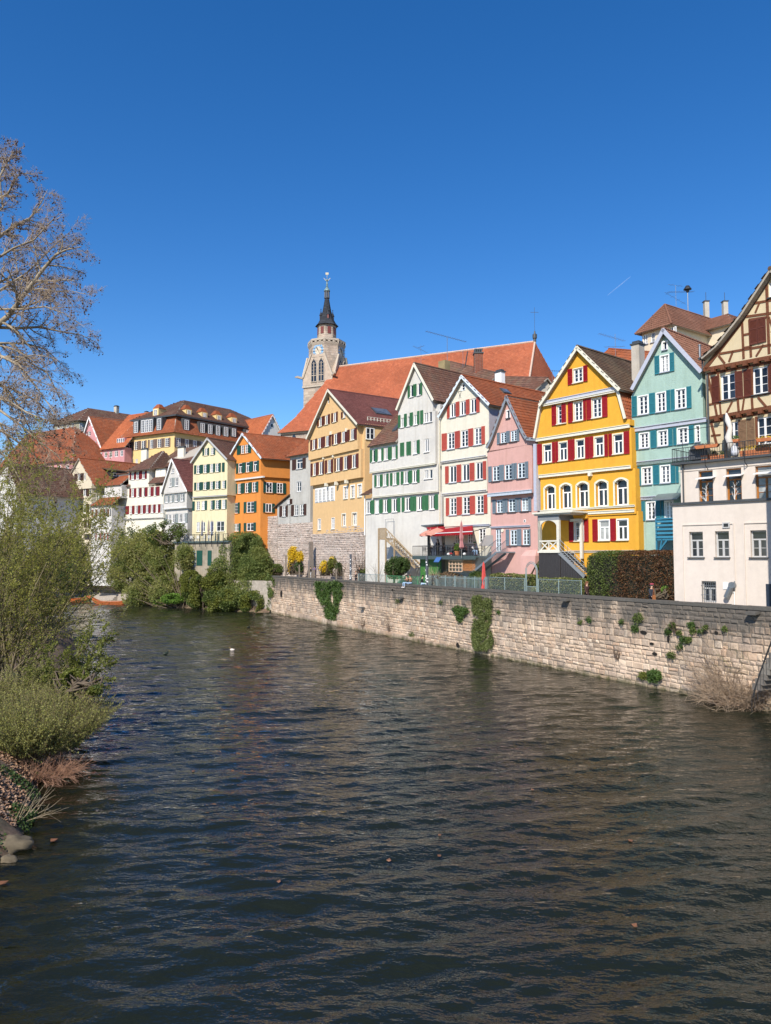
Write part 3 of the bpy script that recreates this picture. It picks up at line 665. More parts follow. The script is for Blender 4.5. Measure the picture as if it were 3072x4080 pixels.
# ---- pink house
WP = stucco('pink_plaster', (.58,.345,.31), (.42,.27,.24), .3, .25); SH_G = plain('blue_grey_shutter_paint', (.15,.20,.245), .5, var=.1)
PALEF = plain('pale_frame', (.62,.70,.76), .5, var=.05)
h = House('pink_house', 'narrow salmon pink house with a steep flared gable and blue-grey shutters', 'house', (2137, 63.5, -700), WP, L=10)
h.gable('E', [(712,1002), (760,905), (952,378), (1145,800), (1195,885), (1312,897)], 722, 1300, 1000, 1000, .35, ovh=.3, mat=T_RED, verge=plain('slate_verge', (.22,.25,.29), .6), tw=.24, tl=.32)
h.blocks[-1] = (h.blocks[-1][0], h.blocks[-1][1], h.blocks[-1][2], None, .35, h.blocks[-1][5], 10, True)
ua, ub2 = h.U('E', 728, 1300, .35), h.U('E', 1262, 1300, .35)
zb1 = h.Z('E', 1000, 1562, .35); zt = h.Z('E', 1000, 1000, .35)
h.block(ua, ub2, zb1, zt, .35); h.block(h.U('E',1262,1300,0), h.U('E',1330,1500,0), zb1, zt, 0)
h.bands('E', [(768,1330,1000,1562,None,0)])
h.cornice('E', (735,1575), (1262,1525), plain('pale_blue_trim', (.42,.48,.56), .6), .26, .12, .37); h.cornice('H', (1066,449), (1542,447), GREYL, .1, .12, 0)
kw = dict(style='24', fm=PALEF, smat=SH_G, fine=True, sill=LEADM)
h.row('E', [(950,1003)], [(977,548,655)], off=.35, style='1', rec=.04, trim=WHITE, tw=.08, sill=LEADM)
h.row('E', [(882,955),(1002,1080)], [(918,820,948),(1041,795,925)], [(845,880),(957,1000),(1082,1114)], off=.35, **kw)
h.row('E', [(787,872),(932,1022),(1087,1180)], [(830,1228,1408),(1134,1176,1360)], [(741,784),(873,905),(907,930),(1023,1055),(1057,1085),(1182,1222)], off=.35, **kw)
h.row('E', [(835,912),(977,1062),(1134,1218)], [(873,1625,1782),(1176,1600,1757)], [(790,833),(913,945),(947,975),(1063,1095),(1098,1132),(1219,1258)], off=0, **kw)
h.row('H', [(1298,1382),(1450,1528)], [(1340,482,668)], [(1250,1294),(1384,1440),(1530,1548)], off=0, **kw)
u0, z1 = h.uz('H', 1125, 478); u1, z0 = h.uz('H', 1192, 742); h.holes.append(((u0,u1,z0,z1),0,.15))
d_ = add_window(h.root, I4((u0+u1)/2,0,(z0+z1)/2), u1-u0, z1-z0, '15', .06, PALEF); d_.name = 'glazed_door'
u, zt_ = h.uz('H', 1500, 725, .5); _, zb_ = h.uz('H', 1500, 1010, .5); mb = MB()
mb.hexa([(u-.95,-.9,3),(u+.95,-.9,3),(u+.95,0,3),(u-.95,0,3)], [(u-.75,-.45,zt_-.5),(u+.9,-.45,zt_-.5),(u+.9,0,zt_-.5),(u-.75,0,zt_-.5)]); mb.hexa([(u-.75,-.45,zt_-.5),(u+.9,-.45,zt_-.5),(u+.9,0,zt_-.5),(u-.75,0,zt_-.5)], [(u-.5,-.05,zt_),(u+.7,-.05,zt_),(u+.7,0,zt_),(u-.5,0,zt_)]); mb.build('buttress', WP, h.root)
u, z = h.uz('H', 1475, 377); mb = MB(); mb.box(u-.12,u+.12,-.02,.01,z-.12,z+.12); mb.build('vent', WHITE, h.root); mb = MB(); mb.box(u-.06,u+.06,-.03,.01,z-.08,z+.08); mb.build('vent_opening', DARKM, h.root)
u, z = h.uz('H', 1210, 492); mb = MB(); mb.tube([(u,-.08,z),(u,0,z)],.15,12); mb.build('wall_lamp', CREAMW, h.root)
h.finish(); pink = h
# ---- cream house with red shutters
WC_ = stucco('cream_plaster', (.68,.645,.54), (.5,.47,.38), .2, .7); SH_RR = plain('red_shutter_paint', (.40,.07,.05), .5, var=.1)
LAV = stucco('lavender_plaster', (.42,.40,.44), (.35,.33,.36), .2, .5)
h = House('cream_house', 'cream gabled house with scarlet louvred shutters above the awning terrace', 'house', (1755, 75.5, -850), WC_, L=17)
h.gable('G', [(912,785), (1195,288), (1532,632)], 945, 1526, 1250, 1295, .4, ovh=.4, mat=T_RED, verge=PALEF, tw=.24, tl=.33)
h.bands('G', [(962,1502,1250,1295,1695,.25), (988,1545,1250,1695,2085,.1), (1000,1545,1250,2085,None,0)])
h.cornice('G', (958,1330), (1498,1258), GREYL, .14, .1, .3); h.cornice('G', (972,1716), (1503,1668), GREYL, .14, .1, .15); h.cornice('G', (1225,2095), (1540,2072), GREYL, .12, .1, .02)
u, z0 = h.uz('G', 1524, 1100, .4); z1 = h.Z('G', 1524, 650, .4)
mb = MB(); mb.box(u, u+.03, -.35, 16, z0, z1-.25); mb.build('side_wall', LAV, h.root)
kw = dict(fm=WHITE, smat=SH_RR, skind='louvre', fine=True, sill=GREYL)
h.row('G', [(1190,1243)], [(1216,385,470)], off=.4, style='12', trim=PALEF, tw=.06)
h.row('G', [(1064,1130),(1183,1252),(1305,1378)], [(1097,625,790),(1341,560,735)], [(1027,1059),(1132,1178),(1254,1299),(1380,1418)], off=.4, style='21', **kw)
h.row('G', [(1032,1115),(1192,1278),(1352,1440)], [(1075,978,1175),(1395,906,1110)], [(967,1026),(1117,1186),(1280,1344),(1442,1482)], off=.4, style='24', **kw)
h.row('G', [(1055,1138),(1207,1295),(1368,1455)], [(1097,1368,1568),(1412,1328,1532)], [(1006,1048),(1140,1200),(1297,1358),(1457,1498)], off=.25, style='21', **kw)
h.row('G', [(1058,1140),(1213,1300),(1375,1465)], [(1100,1755,1955),(1420,1722,1938)], [(1014,1053),(1143,1207),(1302,1364),(1467,1512)], off=.1, style='24', **kw)
h.row('H', [(635,685),(790,850),(925,1005)], [(965,470,640)], off=0, style='24', fm=WHITE)
downpipe(h, 'G', 935, 800, 2060, .45, plain('cream_pipe', (.55,.5,.38), .5), .07)
chim_px(h, 'E', 838, 915, 115, 195, 7, WHITE)
u, z = h.uz('G', 1178, 520, .42); mb = MB()
for a, b in (((-.22,.35),(.22,.35)),((-.22,.35),(.15,-.35)),((.22,.35),(-.15,-.35)),((-.08,-.05),(.08,-.05))): mb.bar((u+a[0],-.42,z+a[1]),(u+b[0],-.42,z+b[1]),.03,.02,up=(0,1,0))
mb.build('iron_anchor', LEADM, h.root)
def skylight(h, k, pts, side=1, seg=None):
    """roof light on the slope right of the apex"""
    i = max(range(len(h.q)), key=lambda j: h.q[j][1]); a, b = h.q[i], h.q[i+1]
    (t, w_, y0, y1) = pts; n = Vector((-(b[1]-a[1]), 0, b[0]-a[0])).normalized(); n = n if n.z > 0 else -n
    def P(t_, y, hgt): p = Vector((a[0]+(b[0]-a[0])*t_+h.ex*y, y, a[1]+(b[1]-a[1])*t_))+n*hgt; return p
    for (g, mat, nm, e) in ((.16, LEADM, 'skylight', 0), (.18, GL[2], 'pane', .12)):
        mb = MB(); ee = e/((Vector((b[0]-a[0],0,b[1]-a[1]))).length)
        mb.hexa([P(t-ee, y0+e, .02), P(t-ee, y1-e, .02), P(t-w_+ee, y1-e, .02), P(t-w_+ee, y0+e, .02)], [P(t-ee, y0+e, g), P(t-ee, y1-e, g), P(t-w_+ee, y1-e, g), P(t-w_+ee, y0+e, g)])
        o_ = mb.build(nm, mat, h.roofobj if nm == 'skylight' else o_)
skylight(h, 'G', (.42, .17, 3.6, 4.7))
# low dormer on the back part of the right slope
a, b = h.q[1], h.q[2]
def onslope(h, t, y, up=0): i = max(range(len(h.q)), key=lambda j: h.q[j][1]); a, b = h.q[i], h.q[i+1]; return Vector((a[0]+(b[0]-a[0])*t+h.ex*y, y, a[1]+(b[1]-a[1])*t+up))
p0, p1 = onslope(h, .62, 10.5), onslope(h, .62, 13.5); t0, t1 = onslope(h, .25, 10.5), onslope(h, .25, 13.5)
mb = MB(); mb.face([p0, p1, p1+Vector((0,0,1.3)), p0+Vector((0,0,1.3))]); mb.face([p0, p0+Vector((0,0,1.3)), t0+Vector((0,0,.1))]); mb.face([p1, p1+Vector((0,0,1.3)), t1+Vector((0,0,.1))]); mb.build('dormer', WC_, h.root)
rp = [p0+Vector((.3,-.2,1.3)), p1+Vector((.3,.2,1.3)), t1+Vector((0,.2,.2)), t0+Vector((0,-.2,.2))]; mb = MB(); slab(mb, rp, .08); r_ = mb.build('dormer_roof', SOFFIT, h.root); tiles(rp, (0,1,0), T_RED, r_)
h.finish(); cream = h
# ---- white terraced building in front (two tiers)
WW = stucco('offwhite_plaster', (.62,.55,.49), (.5,.44,.4), .12, .2)
hl = House('white_building', 'plain off-white two-tier building with dark parapet and a planted roof terrace', 'building', (2682, 47.5, -1200), WW, L=5.5)
h = hl
zt = h.Z('B', 1000, 768); h.block(0, 8.6, 3.2, zt, 0)
mb = MB(); mb.box(-.12, 8.6, -.12, 3.2, zt, zt+.16); mb.build('parapet_cap', LEADM, h.root)
kw = dict(style='T2', fine=True, fm=GREYF, sill=LEADM, rec=.2)
h.row('B', [(690,853),(998,1166),(1422,1614)], [(765,1103,1410),(1080,1095,1410),(1518,1098,1415)], **kw)
h.row('B', [(838,1012)], [(925,1697,1950)], style='T1', fm=GREYF, rec=.22)
u0, z0 = h.uz('B', 838, 1945); u1, z1 = h.uz('B', 1012, 1700); mb = MB()
for i in range(7): x = u0+(u1-u0)*(i+.5)/7; mb.tube([(x,-.03,z0),(x,-.03,z1)], .016, 5)
for t in (.35,.8): mb.tube([(u0,-.04,z0+(z1-z0)*t),(u1,-.04,z0+(z1-z0)*t)], .014, 5)
mb.build('window_grille', ZINC, h.root)
def strip(k, a, b, w_=.05, t=.025, mat=None, nm='panel_edge'):
    (ua, za), (ub, zb) = h.uz(k, *a), h.uz(k, *b); mb = MB(); mb.box(min(ua,ub)-w_/2, max(ua,ub)+w_/2, -t, .01, min(za,zb)-w_/2, max(za,zb)+w_/2); return mb.build(nm, mat or WW, h.root)
za = h.Z('B', 900, 1018); zb_ = h.Z('B', 1500, 1008)
for (xa, ya, xb, yb) in ((605,1025,1215,1010),(1340,1010,1900,990)):
    ua, ub = h.U('B', xa, ya), h.U('B', xb, yb); mb = MB(); mb.box(ua-.03, ub+.03, -.06, .01, za-.03, za+.03); mb.box(ua-.06, ua+.03, -.06, .01, 3.5, za-.03)
    if xb < 1300: mb.box(ub-.03, ub+.03, -.06, .01, 4.9, za-.03)
    mb.build('panel_edge', WW, h.root)
u, z = h.uz('B', 1132, 1028); mb = MB(); mb.box(u-.22,u+.22,-.07,.01,z-.17,z+.17); v_ = mb.build('vent', GREYF, h.root); mb = MB(); mb.box(u-.14,u+.14,-.08,.01,z-.1,z+.1); mb.build('vent_opening', DARKM, h.root)
u, z = h.uz('B', 1128, 1755); mb = MB(); mb.box(u-.16,u+.16,-.04,.01,z-.2,z+.2)
for i in range(5): mb.box(u-.13,u+.13,-.055,-.03,z-.17+i*.08,z-.13+i*.08)
mb.build('vent', WHITE, h.root)
u, z = h.uz('B', 1195, 1775); mb = MB(); mb.tube([(u+.1,-.28,z+.15),(u+.1,0,z+.15)], .2, 12); mb.tube([(u+.05,-.2,z+.05),(u-.25,-.2,z-.6)], .17, 10); mb.tube([(u+.25,-.15,z+.4),(u+.25,-.15,z-.1)], .03, 6); mb.build('flue', ZINC, h.root)
u, z = h.uz('B', 1232, 1850); mb = MB(); mb.tube([(u,-.05,3.6),(u,-.05,z+.1)], .025, 6); mb.tube([(u,-.05,z+.1),(u-.5,-.05,z+.12)], .025, 6); mb.build('pipe', WHITE, h.root)
u, z = h.uz('B', 1605, 1730); mb = MB(); mb.box(u,u+1.4,-.03,.02,3.9,z); mb.build('door', plain('dark_blue_door', (.02,.03,.05), .4), h.root)
h.finish()
f2 = Face(2717, 49.8, -1150)
r2 = np.array(hl.f.d); 
h2 = House('upper_storey', 'set-back upper storey of the off-white building with orange wood windows and dark eave', 'building', f2, WW, L=8)
h = h2; zt = h.Z('B', 1100, 262); h.block(0, 9, hl.Z('B', 1000, 768)-.6, zt, 0)
mb = MB(); mb.box(-.45, 9, -.42, 8, zt, zt+.14); mb.build('roof_edge', LEADM, h.root); mb = MB(); mb.box(-.1, 9, -.05, .01, zt-.45, zt-.36); mb.build('cornice', WW, h.root)
h.row('B', [(800,972),(1130,1314),(1480,1720)], [(885,372,770),(1222,345,748),(1600,318,722)], style='T3', fine=True, fm=WOODO, rec=.2)
for x0, x1, y in ((765,965,460),(1097,1305,430),(1452,1700,400)):
    u0, z = h.uz('B', x0, y, .5); u1 = h.U('B', x1, y, .5); mb = MB(); mb.hexa([(u0,-.55,z-.12),(u1,-.55,z-.12),(u1,.05,z+.02),(u0,.05,z+.02)], [(u0,-.55,z-.08),(u1,-.55,z-.08),(u1,.05,z+.06),(u0,.05,z+.06)]); mb.build('window_hood', WHITE, h.root)
downpipe(h, 'B', 612, 300, 760, 0, LEADM, .06)
h.finish(); whiteup = h; ztop_terr = zt+.14
# ---- white house with green shutters
WG = stucco('white_plaster', (.61,.59,.55), (.36,.35,.34), .35, .9); SH_GR = plain('green_shutter_paint', (.04,.14,.06), .5, var=.12)
h = House('white_house', 'big white jettied house with green shutters beside the wooden outside staircase', 'house', (1473, 88, -1000), WG, L=19)
h.gable('G', [(412,700), (628,142), (862,583)], 440, 856, 650, 760, .5, ovh=.35, mat=T_BROWN, verge=CREAMW, wave=True, tw=.28, tl=.37)
uo, us = h.U('G', 440, 1000, .5), h.U('G', 905, 900, .2)
h.bands('G', [(440,885,650,760,1378,.5), (98,440,250,1100,1430,.48), (130,918,450,1405,1725,.25), (50,958,450,1725,None,0)])
h.block(h.U('G',885,900,.1), h.U('G',945,900,.1), h.Z('G',900,1378,.1), h.Z('G',900,640,.1), .1)
za, zb_ = h.Z('G', 90, 1140, .8), h.Z('G', 437, 830, .5); ua, ub = h.U('G', 72, 1145, .8), h.U('G', 440, 1000, .5)
poly = [(ua,-.85,za),(ub,-.85,za),(ub,3.2,za+4.3),(ua+.6,3.2,za+4.3)]
mb = MB(); slab(mb, poly); r_ = mb.build('wing_roof', SOFFIT, h.root); tiles(poly, (1,0,0), T_BROWN, r_, .28, .37, True)
for t in (.62,.82):
    x = ua+(ub-ua)*t; mb = MB(); mb.hexa([(x-.35,.6,za+1.55),(x+.35,.6,za+1.55),(x+.35,1.9,za+2.95),(x-.35,1.9,za+2.95)], [(x-.35,.55,za+1.75),(x+.35,.55,za+1.75),(x+.35,1.85,za+3.1),(x-.35,1.85,za+3.1)]); mb.build('skylight', LEADM, r_)
h.cornice('G', (100,1462), (440,1402), CREAMW, .12, .06, .4); h.cornice('G', (440,1400), (885,1350), CREAMW, .12, .06, .45); h.cornice('G', (130,1745), (915,1680), CREAMW, .12, .06, .2)
kw = dict(style='21', fm=WHITE, smat=SH_GR, sill=WHITE, tw=.05)
h.row('G', [(587,622),(674,708)], [(604,408,548),(691,383,520)], [(557,584),(622,640),(642,663),(708,732)], off=.5, **kw)
h.row('G', [(473,512),(552,582),(630,672),(752,798),(810,845)], [(492,770,915),(775,688,845)], [(443,471),(512,548),(582,621),(672,698),(708,743)], off=.5, **kw)
h.row('G', [(624,668),(755,808)], [(646,1070,1222),(781,1045,1205)], [(467,490),(492,515),(543,569),(571,597),(668,703)], off=.5, **kw)
h.row('G', [(133,165),(206,243),(278,322),(374,415)], [(149,1190,1330),(395,1125,1275)], [(105,132),(166,199),(243,270),(322,343),(344,368),(415,438)], off=.48, **kw)
h.row('G', [(188,225),(264,305),(382,427),(512,566),(615,670)], [(206,1482,1605),(640,1420,1582)], [(158,184),(226,242),(243,258),(305,329),(345,375),(427,457),(475,507),(567,611),(670,700)], off=.25, **kw)
h.row('G', [(755,800),(814,850)], [(778,1422,1525)], [], off=.25, **kw)
h.row('G', [(60,115),(170,212),(267,318),(372,432),(524,588),(673,730),(820,880)], [(192,1768,1915),(702,1745,1920)], [(112,160),(213,262),(320,362),(433,468),(485,521),(588,624),(626,660),(731,768),(770,808),(880,922)], off=0, **kw)
chim_px(h, 'G', 952, 1030, 130, 310, 6.5, stucco('sooty_render', (.30,.24,.13), (.08,.07,.05), .9), d=.9, cap=False)
downpipe(h, 'G', 42, 1700, 2200, .05, WHITE, .07)
mb = MB(); ua, za = h.uz('G', 10, 1720, .3); ub, zb_ = h.uz('G', 118, 1660, .3); p = [(ua,-.6,za),(ub,-.6,za),(ub,1.2,za+.9),(ua,1.2,za+.9)]; slab(mb, p, .1); r_ = mb.build('porch_roof', SOFFIT, h.root); tiles(p, (1,0,0), T_BROWN, r_)
h.finish(); white = h
# ---- ochre house on the old town wall
WO = stucco('ochre_plaster', (.66,.44,.22), (.45,.32,.18), .2, .5); WO2 = stucco('ochre_light_plaster', (.66,.47,.26), (.45,.32,.18), .2, .5); SH_M = plain('maroon_shutter_paint', (.11,.028,.018), .5, var=.1)
h = House('ochre_house', 'large ochre gabled house with maroon shutters standing on the old rubble town wall', 'house', (1437, 93, -450), WO, L=16)
h.gable('T', [(408,968), (648,422), (976,803)], 437, 980, 720, 1140, .7, ovh=.5, mat=T_WINE, verge=CREAMW, wave=True, tw=.28, tl=.37)
h.bands('T', [(457,1015,740,1140,1440,.45)])
ub = h.U('U', 1055, 400, 0); ua = h.U('U', 485, 400, 0); zt = h.Z('T', 740, 1440, 0)
h.block(ua, ub, h.Z('U', 780, 620, 0), zt, 0); h.block(h.U('T',985,1100,0), ub, zt, h.Z('T', 1150, 815, 0), 0)
h.blocks[-1] = (h.U('T',975,1100,0), ub, zt, h.Z('T', 1000, 812, 0), 0, None, 9, True)
kw = dict(style='21', fm=WHITE, smat=SH_M, sill=CREAMW)
h.row('T', [(648,668)], [(658,505,575)], off=.7, style='1', fm=WHITE)
h.row('T', [(553,588),(620,655),(710,747)], [(570,728,825),(728,680,785)], [(535,553),(588,603),(604,620),(655,677),(692,710),(747,763)], off=.7, **kw)
h.row('T', [(818,845)], [(831,668,735)], [(799,817)], off=.7, **kw)
h.row('T', [(480,515),(542,580),(625,665),(718,760),(803,845),(900,945)], [(497,980,1090),(922,855,980)], [(460,480),(515,535),(582,604),(605,623),(667,688),(697,717),(760,779),(781,801),(845,870),(873,895),(947,975)], off=.7, **kw)
h.row('T', [(487,522),(555,597),(647,690),(742,790),(825,870),(918,968)], [(505,1238,1375),(943,1140,1290)], [(463,485),(522,537),(538,553),(597,613),(622,645),(690,713),(725,742),(790,820),(870,893),(895,918),(968,993)], off=.45, **kw)
ua, ub_, z0, z1 = h.U('U', 510, 200), h.U('U', 730, 190), h.Z('U', 620, 277), h.Z('U', 620, 115)
mb = MB(); mb.box(ua, ub_, -.03, .0, z0, z1); mb.build('window_surround', WHITE, h.root)
for i in range(5):
    x = ua+(ub_-ua)*(i+.5)/5; add_window(h.root, I4(x, -.12, (z0+z1)/2), (ub_-ua)/5-.35, z1-z0-.3, '14', .05, WHITE, proud=.06)
h.row('U', [(822,875),(900,952),(978,1030)], [(848,100,248),(1004,75,232)], off=0, style='24', fm=WHITE, sill=CREAMW, trim=WHITE, tw=.14, rec=.1)
h.row('U', [(540,575),(690,728)], [(557,468,595),(709,447,572)], off=0, style='22', fm=WHITE, sill=CREAMW, trim=WHITE, tw=.05)
h.row('U', [(803,853),(916,976)], [(828,405,545),(946,386,548)], off=0, style='22', fm=WHITE, trim=CREAMW, tw=.14, rec=.15)
ul = h.U('T', 457, 1250, .45)
for x, y in ((690,895),(862,860),(605,1165),(712,1145),(628,1465),(738,1450),(850,1430)):
    u, z = h.uz('T', x, y, .7 if y < 1000 else .5); o_ = .5 if y > 1000 else .75; mb = MB(); mb.box(u-.15, u+.15, -o_-.15, -.2, z-.35, z+.1); mb.build('beam_end', CREAMW, h.root)
us = h.U('T', 1000, 900, 0)
h.siderow('T', ub, [(1070,1165)], [(1118,848,975)], style='22', fm=WHITE, sill=CREAMW)
skylight(h, 'T', (.62, .18, 3.5, 6.0))
zz = h.Z('T', 1300, 800, .0)
b_ = h.q[2]; a_ = h.q[1]; mb = MB()
for i in range(22): y = 1.0+i*.5; p = Vector((a_[0]+(b_[0]-a_[0])*.86, y, a_[1]+(b_[1]-a_[1])*.86)); mb.box(p.x-.02, p.x+.02, y-.05, y+.05, p.z, p.z+.5)
for dz in (.2,.5): p = Vector((a_[0]+(b_[0]-a_[0])*.86, 0, a_[1]+(b_[1]-a_[1])*.86)); mb.tube([(p.x, 1, p.z+dz),(p.x, 11.5, p.z+dz)], .03, 5)
mb.build('snow_guard', CREAMW, h.roofobj)
h.finish(); ochre = h
# ---- narrow grey house
WS = stucco('grey_plaster', (.46,.45,.42), (.2,.19,.18), .5, .8); SH_DK = plain('brown_board_shutter', (.055,.025,.018), .6, var=.15)
h = House('grey_house', 'narrow weathered grey house with a lean-to roof between the orange and ochre houses', 'house', (1236, 107, -1200), WS, L=7)
h.bands('T', [(232,458,340,1152,1680,0)]); zl = h.Z('U', 340, 510); 
h.blocks[-1] = (h.blocks[-1][0], h.blocks[-1][1], zl, h.blocks[-1][3], 0, None, 7, True)
p = [h.uz('U', *c, .02) for c in ((92,325),(232,212))]; u0, u1 = h.U('U', 90, 400, .02), h.U('U', 234, 400, .02)
h.blocks.append((u0, u1, zl, None, 0, [(u1, p[1][1]), (u0, p[0][1])], 7, True))
mb = MB(); mb.hexa([(u0-.8,-.35,p[0][1]-.35),(u1,-.35,p[1][1]+.1),(u1,7,p[1][1]+.1),(u0-.8,7,p[0][1]-.35)], [(u0-.8,-.35,p[0][1]-.2),(u1,-.35,p[1][1]+.25),(u1,7,p[1][1]+.25),(u0-.8,7,p[0][1]-.2)]); mb.build('lean_to_roof', T_OLD, h.root)
ua, ub, ze = h.U('T', 205, 1150), h.U('T', 460, 1125), h.Z('T', 340, 1150)
P4 = [(ua,-.5,ze),(ub,-.5,ze),(ub,3.5,ze+4.2),(ua+3.2,3.5,ze+4.2)]
h.poly_roof([P4, [(ua,8,ze),(ua,-.5,ze),(ua+3.2,3.5,ze+4.2)]], [(1,0,0),(0,1,0)], T_RED, tw=.26, tl=.35)
kw = dict(fm=WHITE, smat=SH_DK, sill=GREYF)
h.row('T', [(305,372)], [(338,1190,1300)], [(258,302),(373,409)], style='T1', **kw)
h.row('U', [(302,362)], [(332,45,168)], style='22', fm=WHITE, trim=GREYF, tw=.12)
h.row('U', [(148,188),(280,325),(344,388)], [(168,325,435),(302,308,428),(366,303,425)], [(118,147),(188,210),(245,278),(388,415)], style='23', **kw)
h.row('U', [(205,232)], [(218,250,300)], [(233,260)], style='12', **kw)
h.finish(); grey = h
# ---- orange house
WOR = stucco('orange_plaster', (.64,.24,.055), (.42,.19,.07), .3, .3); SH_DG = plain('dark_green_shutter_paint', (.012,.065,.05), .5, var=.1)
h = House('orange_house', 'orange corner house with dark green shutters and a red tiled roof', 'house', (1039, 114, -1700), WOR, L=9.5, vp2=6000)
h.gable('J', [(38,322), (150,130), (283,300)], 48, 273, 160, 440, .25, ovh=.4, mat=T_RED, verge=PALEF, tw=.28, tl=.4, wave=True, L=14)
h.bands('J', [(48,273,160,440,None,0)])
h.blocks[-1] = h.blocks[-1][:6]+(9.5, True)
h.cornice('J', (50,456), (300,432), WHITE, .16, .3, 0)
kw = dict(fm=WHITE, smat=SH_DG, sill=WOR)
h.row('J', [(138,162),(165,189)], [(150,213,271)], [(112,137),(189,209)], off=.25, style='23', **kw)
h.row('J', [(120,147),(171,198),(221,248)], [(133,335,403),(234,322,392)], [(73,98),(106,119),(147,158),(159,170),(198,208),(209,220),(249,262)], off=.25, style='T1', **kw)
h.row('J', [(67,92),(115,140),(166,192),(214,243)], [(80,480,547),(228,465,535)], [(53,66),(92,103),(104,114),(140,152),(153,165),(192,202),(203,213),(244,258)], off=0, style='23', **kw)
h.row('J', [(70,117),(176,228)], [(93,607,678),(202,600,673)], [(52,69),(118,131),(158,175),(229,245)], off=0, style='23', **kw)
h.row('J', [(80,123),(176,225)], [(100,748,800),(200,745,800)], [(65,79),(124,137),(158,174),(226,241)], off=0, style='22', **kw)
u = h.U('J', 273, 500)
h.siderow('J', u, [(312,352),(384,420)], [(332,325,394),(402,330,396)], [(292,311),(354,368),(369,383),(421,440)], style='T1', **kw)
h.siderow('J', u, [(308,352),(381,423)], [(330,467,538),(402,472,540)], [(288,307),(354,367),(368,380),(424,444)], style='23', **kw)
h.siderow('J', u, [(304,348)], [(326,612,672)], [(287,303),(349,367)], style='21', **kw)
a_ = onslope(h, .45, 8.5); mb = MB(); mb.hexa([a_+Vector(v) for v in ((-.2,-.8,-1.2),(1.6,-.8,-2.2),(1.6,.8,-2.2),(-.2,.8,-1.2))], [a_+Vector(v) for v in ((-.2,-.8,.4),(1.6,-.8,0),(1.6,.8,0),(-.2,.8,.4))]); mb.build('dormer', WOR, h.root)
h.finish(); orange = h
# ---- pale yellow house
WPY = stucco('pale_yellow_plaster', (.68,.60,.39), (.5,.44,.3), .3, .3)
h = House('pale_yellow_house', 'pale yellow gabled house with dark green shutters behind the cafe terrace', 'house', (906, 117, -3000), WPY, L=14, vp2=3500)
h.gable('K', [(340,332), (455,163), (592,308)], 357, 592, 470, 560, .3, ovh=.4, mat=T_BROWN, verge=GREYF, tw=.26, tl=.36)
h.bands('K', [(356,592,470,560,None,0)])
h.cornice('K', (355,570), (592,556), GREYF, .14, .1, .28)
kw = dict(fm=WHITE, smat=SH_DG, sill=WPY)
h.row('K', [(437,460),(480,502)], [(449,235,282),(491,228,278)], [(425,436),(461,470),(503,512)], off=.3, style='23', **kw)
h.row('K', [(383,406),(430,453),(476,497),(512,535)], [(395,350,405),(524,337,397)], [(368,382),(407,417),(418,429),(454,463),(464,475),(498,511),(536,550),(558,576)], off=.3, style='23', **kw)
h.row('K', [(383,404),(430,452),(476,496),(512,535),(557,578)], [(394,468,520),(568,455,508)], [(368,382),(405,416),(417,429),(453,462),(463,475),(497,510),(536,549),(579,587)], off=.3, style='24', **kw)
h.row('K', [(382,405),(417,440),(477,493),(512,537),(556,580)], [(393,595,660),(568,587,643)], [(355,372),(441,456),(494,509),(538,552),(581,590)], off=0, style='24', **kw)
h.row('K', [(383,405),(413,442),(473,500),(518,573)], [(394,738,805)], [], off=0, style='22', **kw)
h.finish(); paley = h
# ---- small pale grey gabled house
WLG = stucco('pale_grey_plaster', (.58,.56,.53), (.35,.33,.31), .25, .3); SH_LG = plain('light_grey_shutter', (.26,.29,.29), .6, var=.1)
h = House('pale_grey_house', 'small pale grey house with a pointed gable and light grey shutters', 'house', (744, 122, -1850), WLG, L=10, vp2=3800)
h.gable('K', [(134,545), (210,306), (316,528)], 158, 306, 230, 540, .6, ovh=.35, mat=T_WINE, verge=WHITE, tw=.3, tl=.42, wave=True)
h.bands('K', [(158,315,230,540,648,.35), (162,322,230,648,None,0)])
h.cornice('K', (165,545), (310,530), WHITE, .1, .1, .45); h.cornice('K', (157,650), (312,640), WHITE, .1, .1, .3)
kw = dict(fm=WHITE, smat=SH_LG, sill=WHITE, style='22')
h.row('K', [(211,229)], [(220,370,402)], off=.6, **kw)
h.row('K', [(197,215),(236,257)], [(206,437,495),(246,435,490)], [(216,234)], off=.6, **kw)
h.row('K', [(172,189),(201,217),(234,256),(273,295)], [(180,553,603),(284,545,597)], [(161,171),(190,200),(218,225),(226,233),(257,264),(265,272),(296,303)], off=.35, **kw)
h.row('K', [(188,208),(218,238),(262,285),(290,308)], [(198,685,745)], [(167,186),(240,258),(309,322)], off=0, **kw)
h.finish()
# ---- long cream house with burgundy shutters
WB = stucco('ivory_plaster', (.70,.66,.56), (.45,.42,.36), .18, .3); SH_BG = plain('burgundy_shutter_paint', (.17,.014,.018), .5, var=.1)
h = House('ivory_house', 'long ivory house with burgundy shutters, a raised middle bay and dark red roofs', 'house', (650, 126, -2900), WB, L=11, vp2=4000)
h.bands('L', [(357,706,500,590,805,.2), (347,706,500,805,None,0), (468,607,540,470,592,.2)])
h.cornice('L', (345,810), (705,795), GREYF, .12, .1, .1)
kw = dict(fm=WHITE, smat=SH_BG, sill=WHITE, style='21')
h.row('L', [(488,507),(521,540),(562,580)], [(497,485,536),(571,473,525)], [(476,487),(508,520),(541,550),(551,561),(581,593)], off=.2, **kw)
h.row('L', [(370,390),(406,425),(442,460),(488,507),(531,542),(569,580),(605,619),(645,657)], [(380,608,663),(651,580,640)], [(358,369),(391,404),(426,440),(474,486),(507,521),(543,558),(581,598),(620,640),(659,680)], off=.2, **kw)
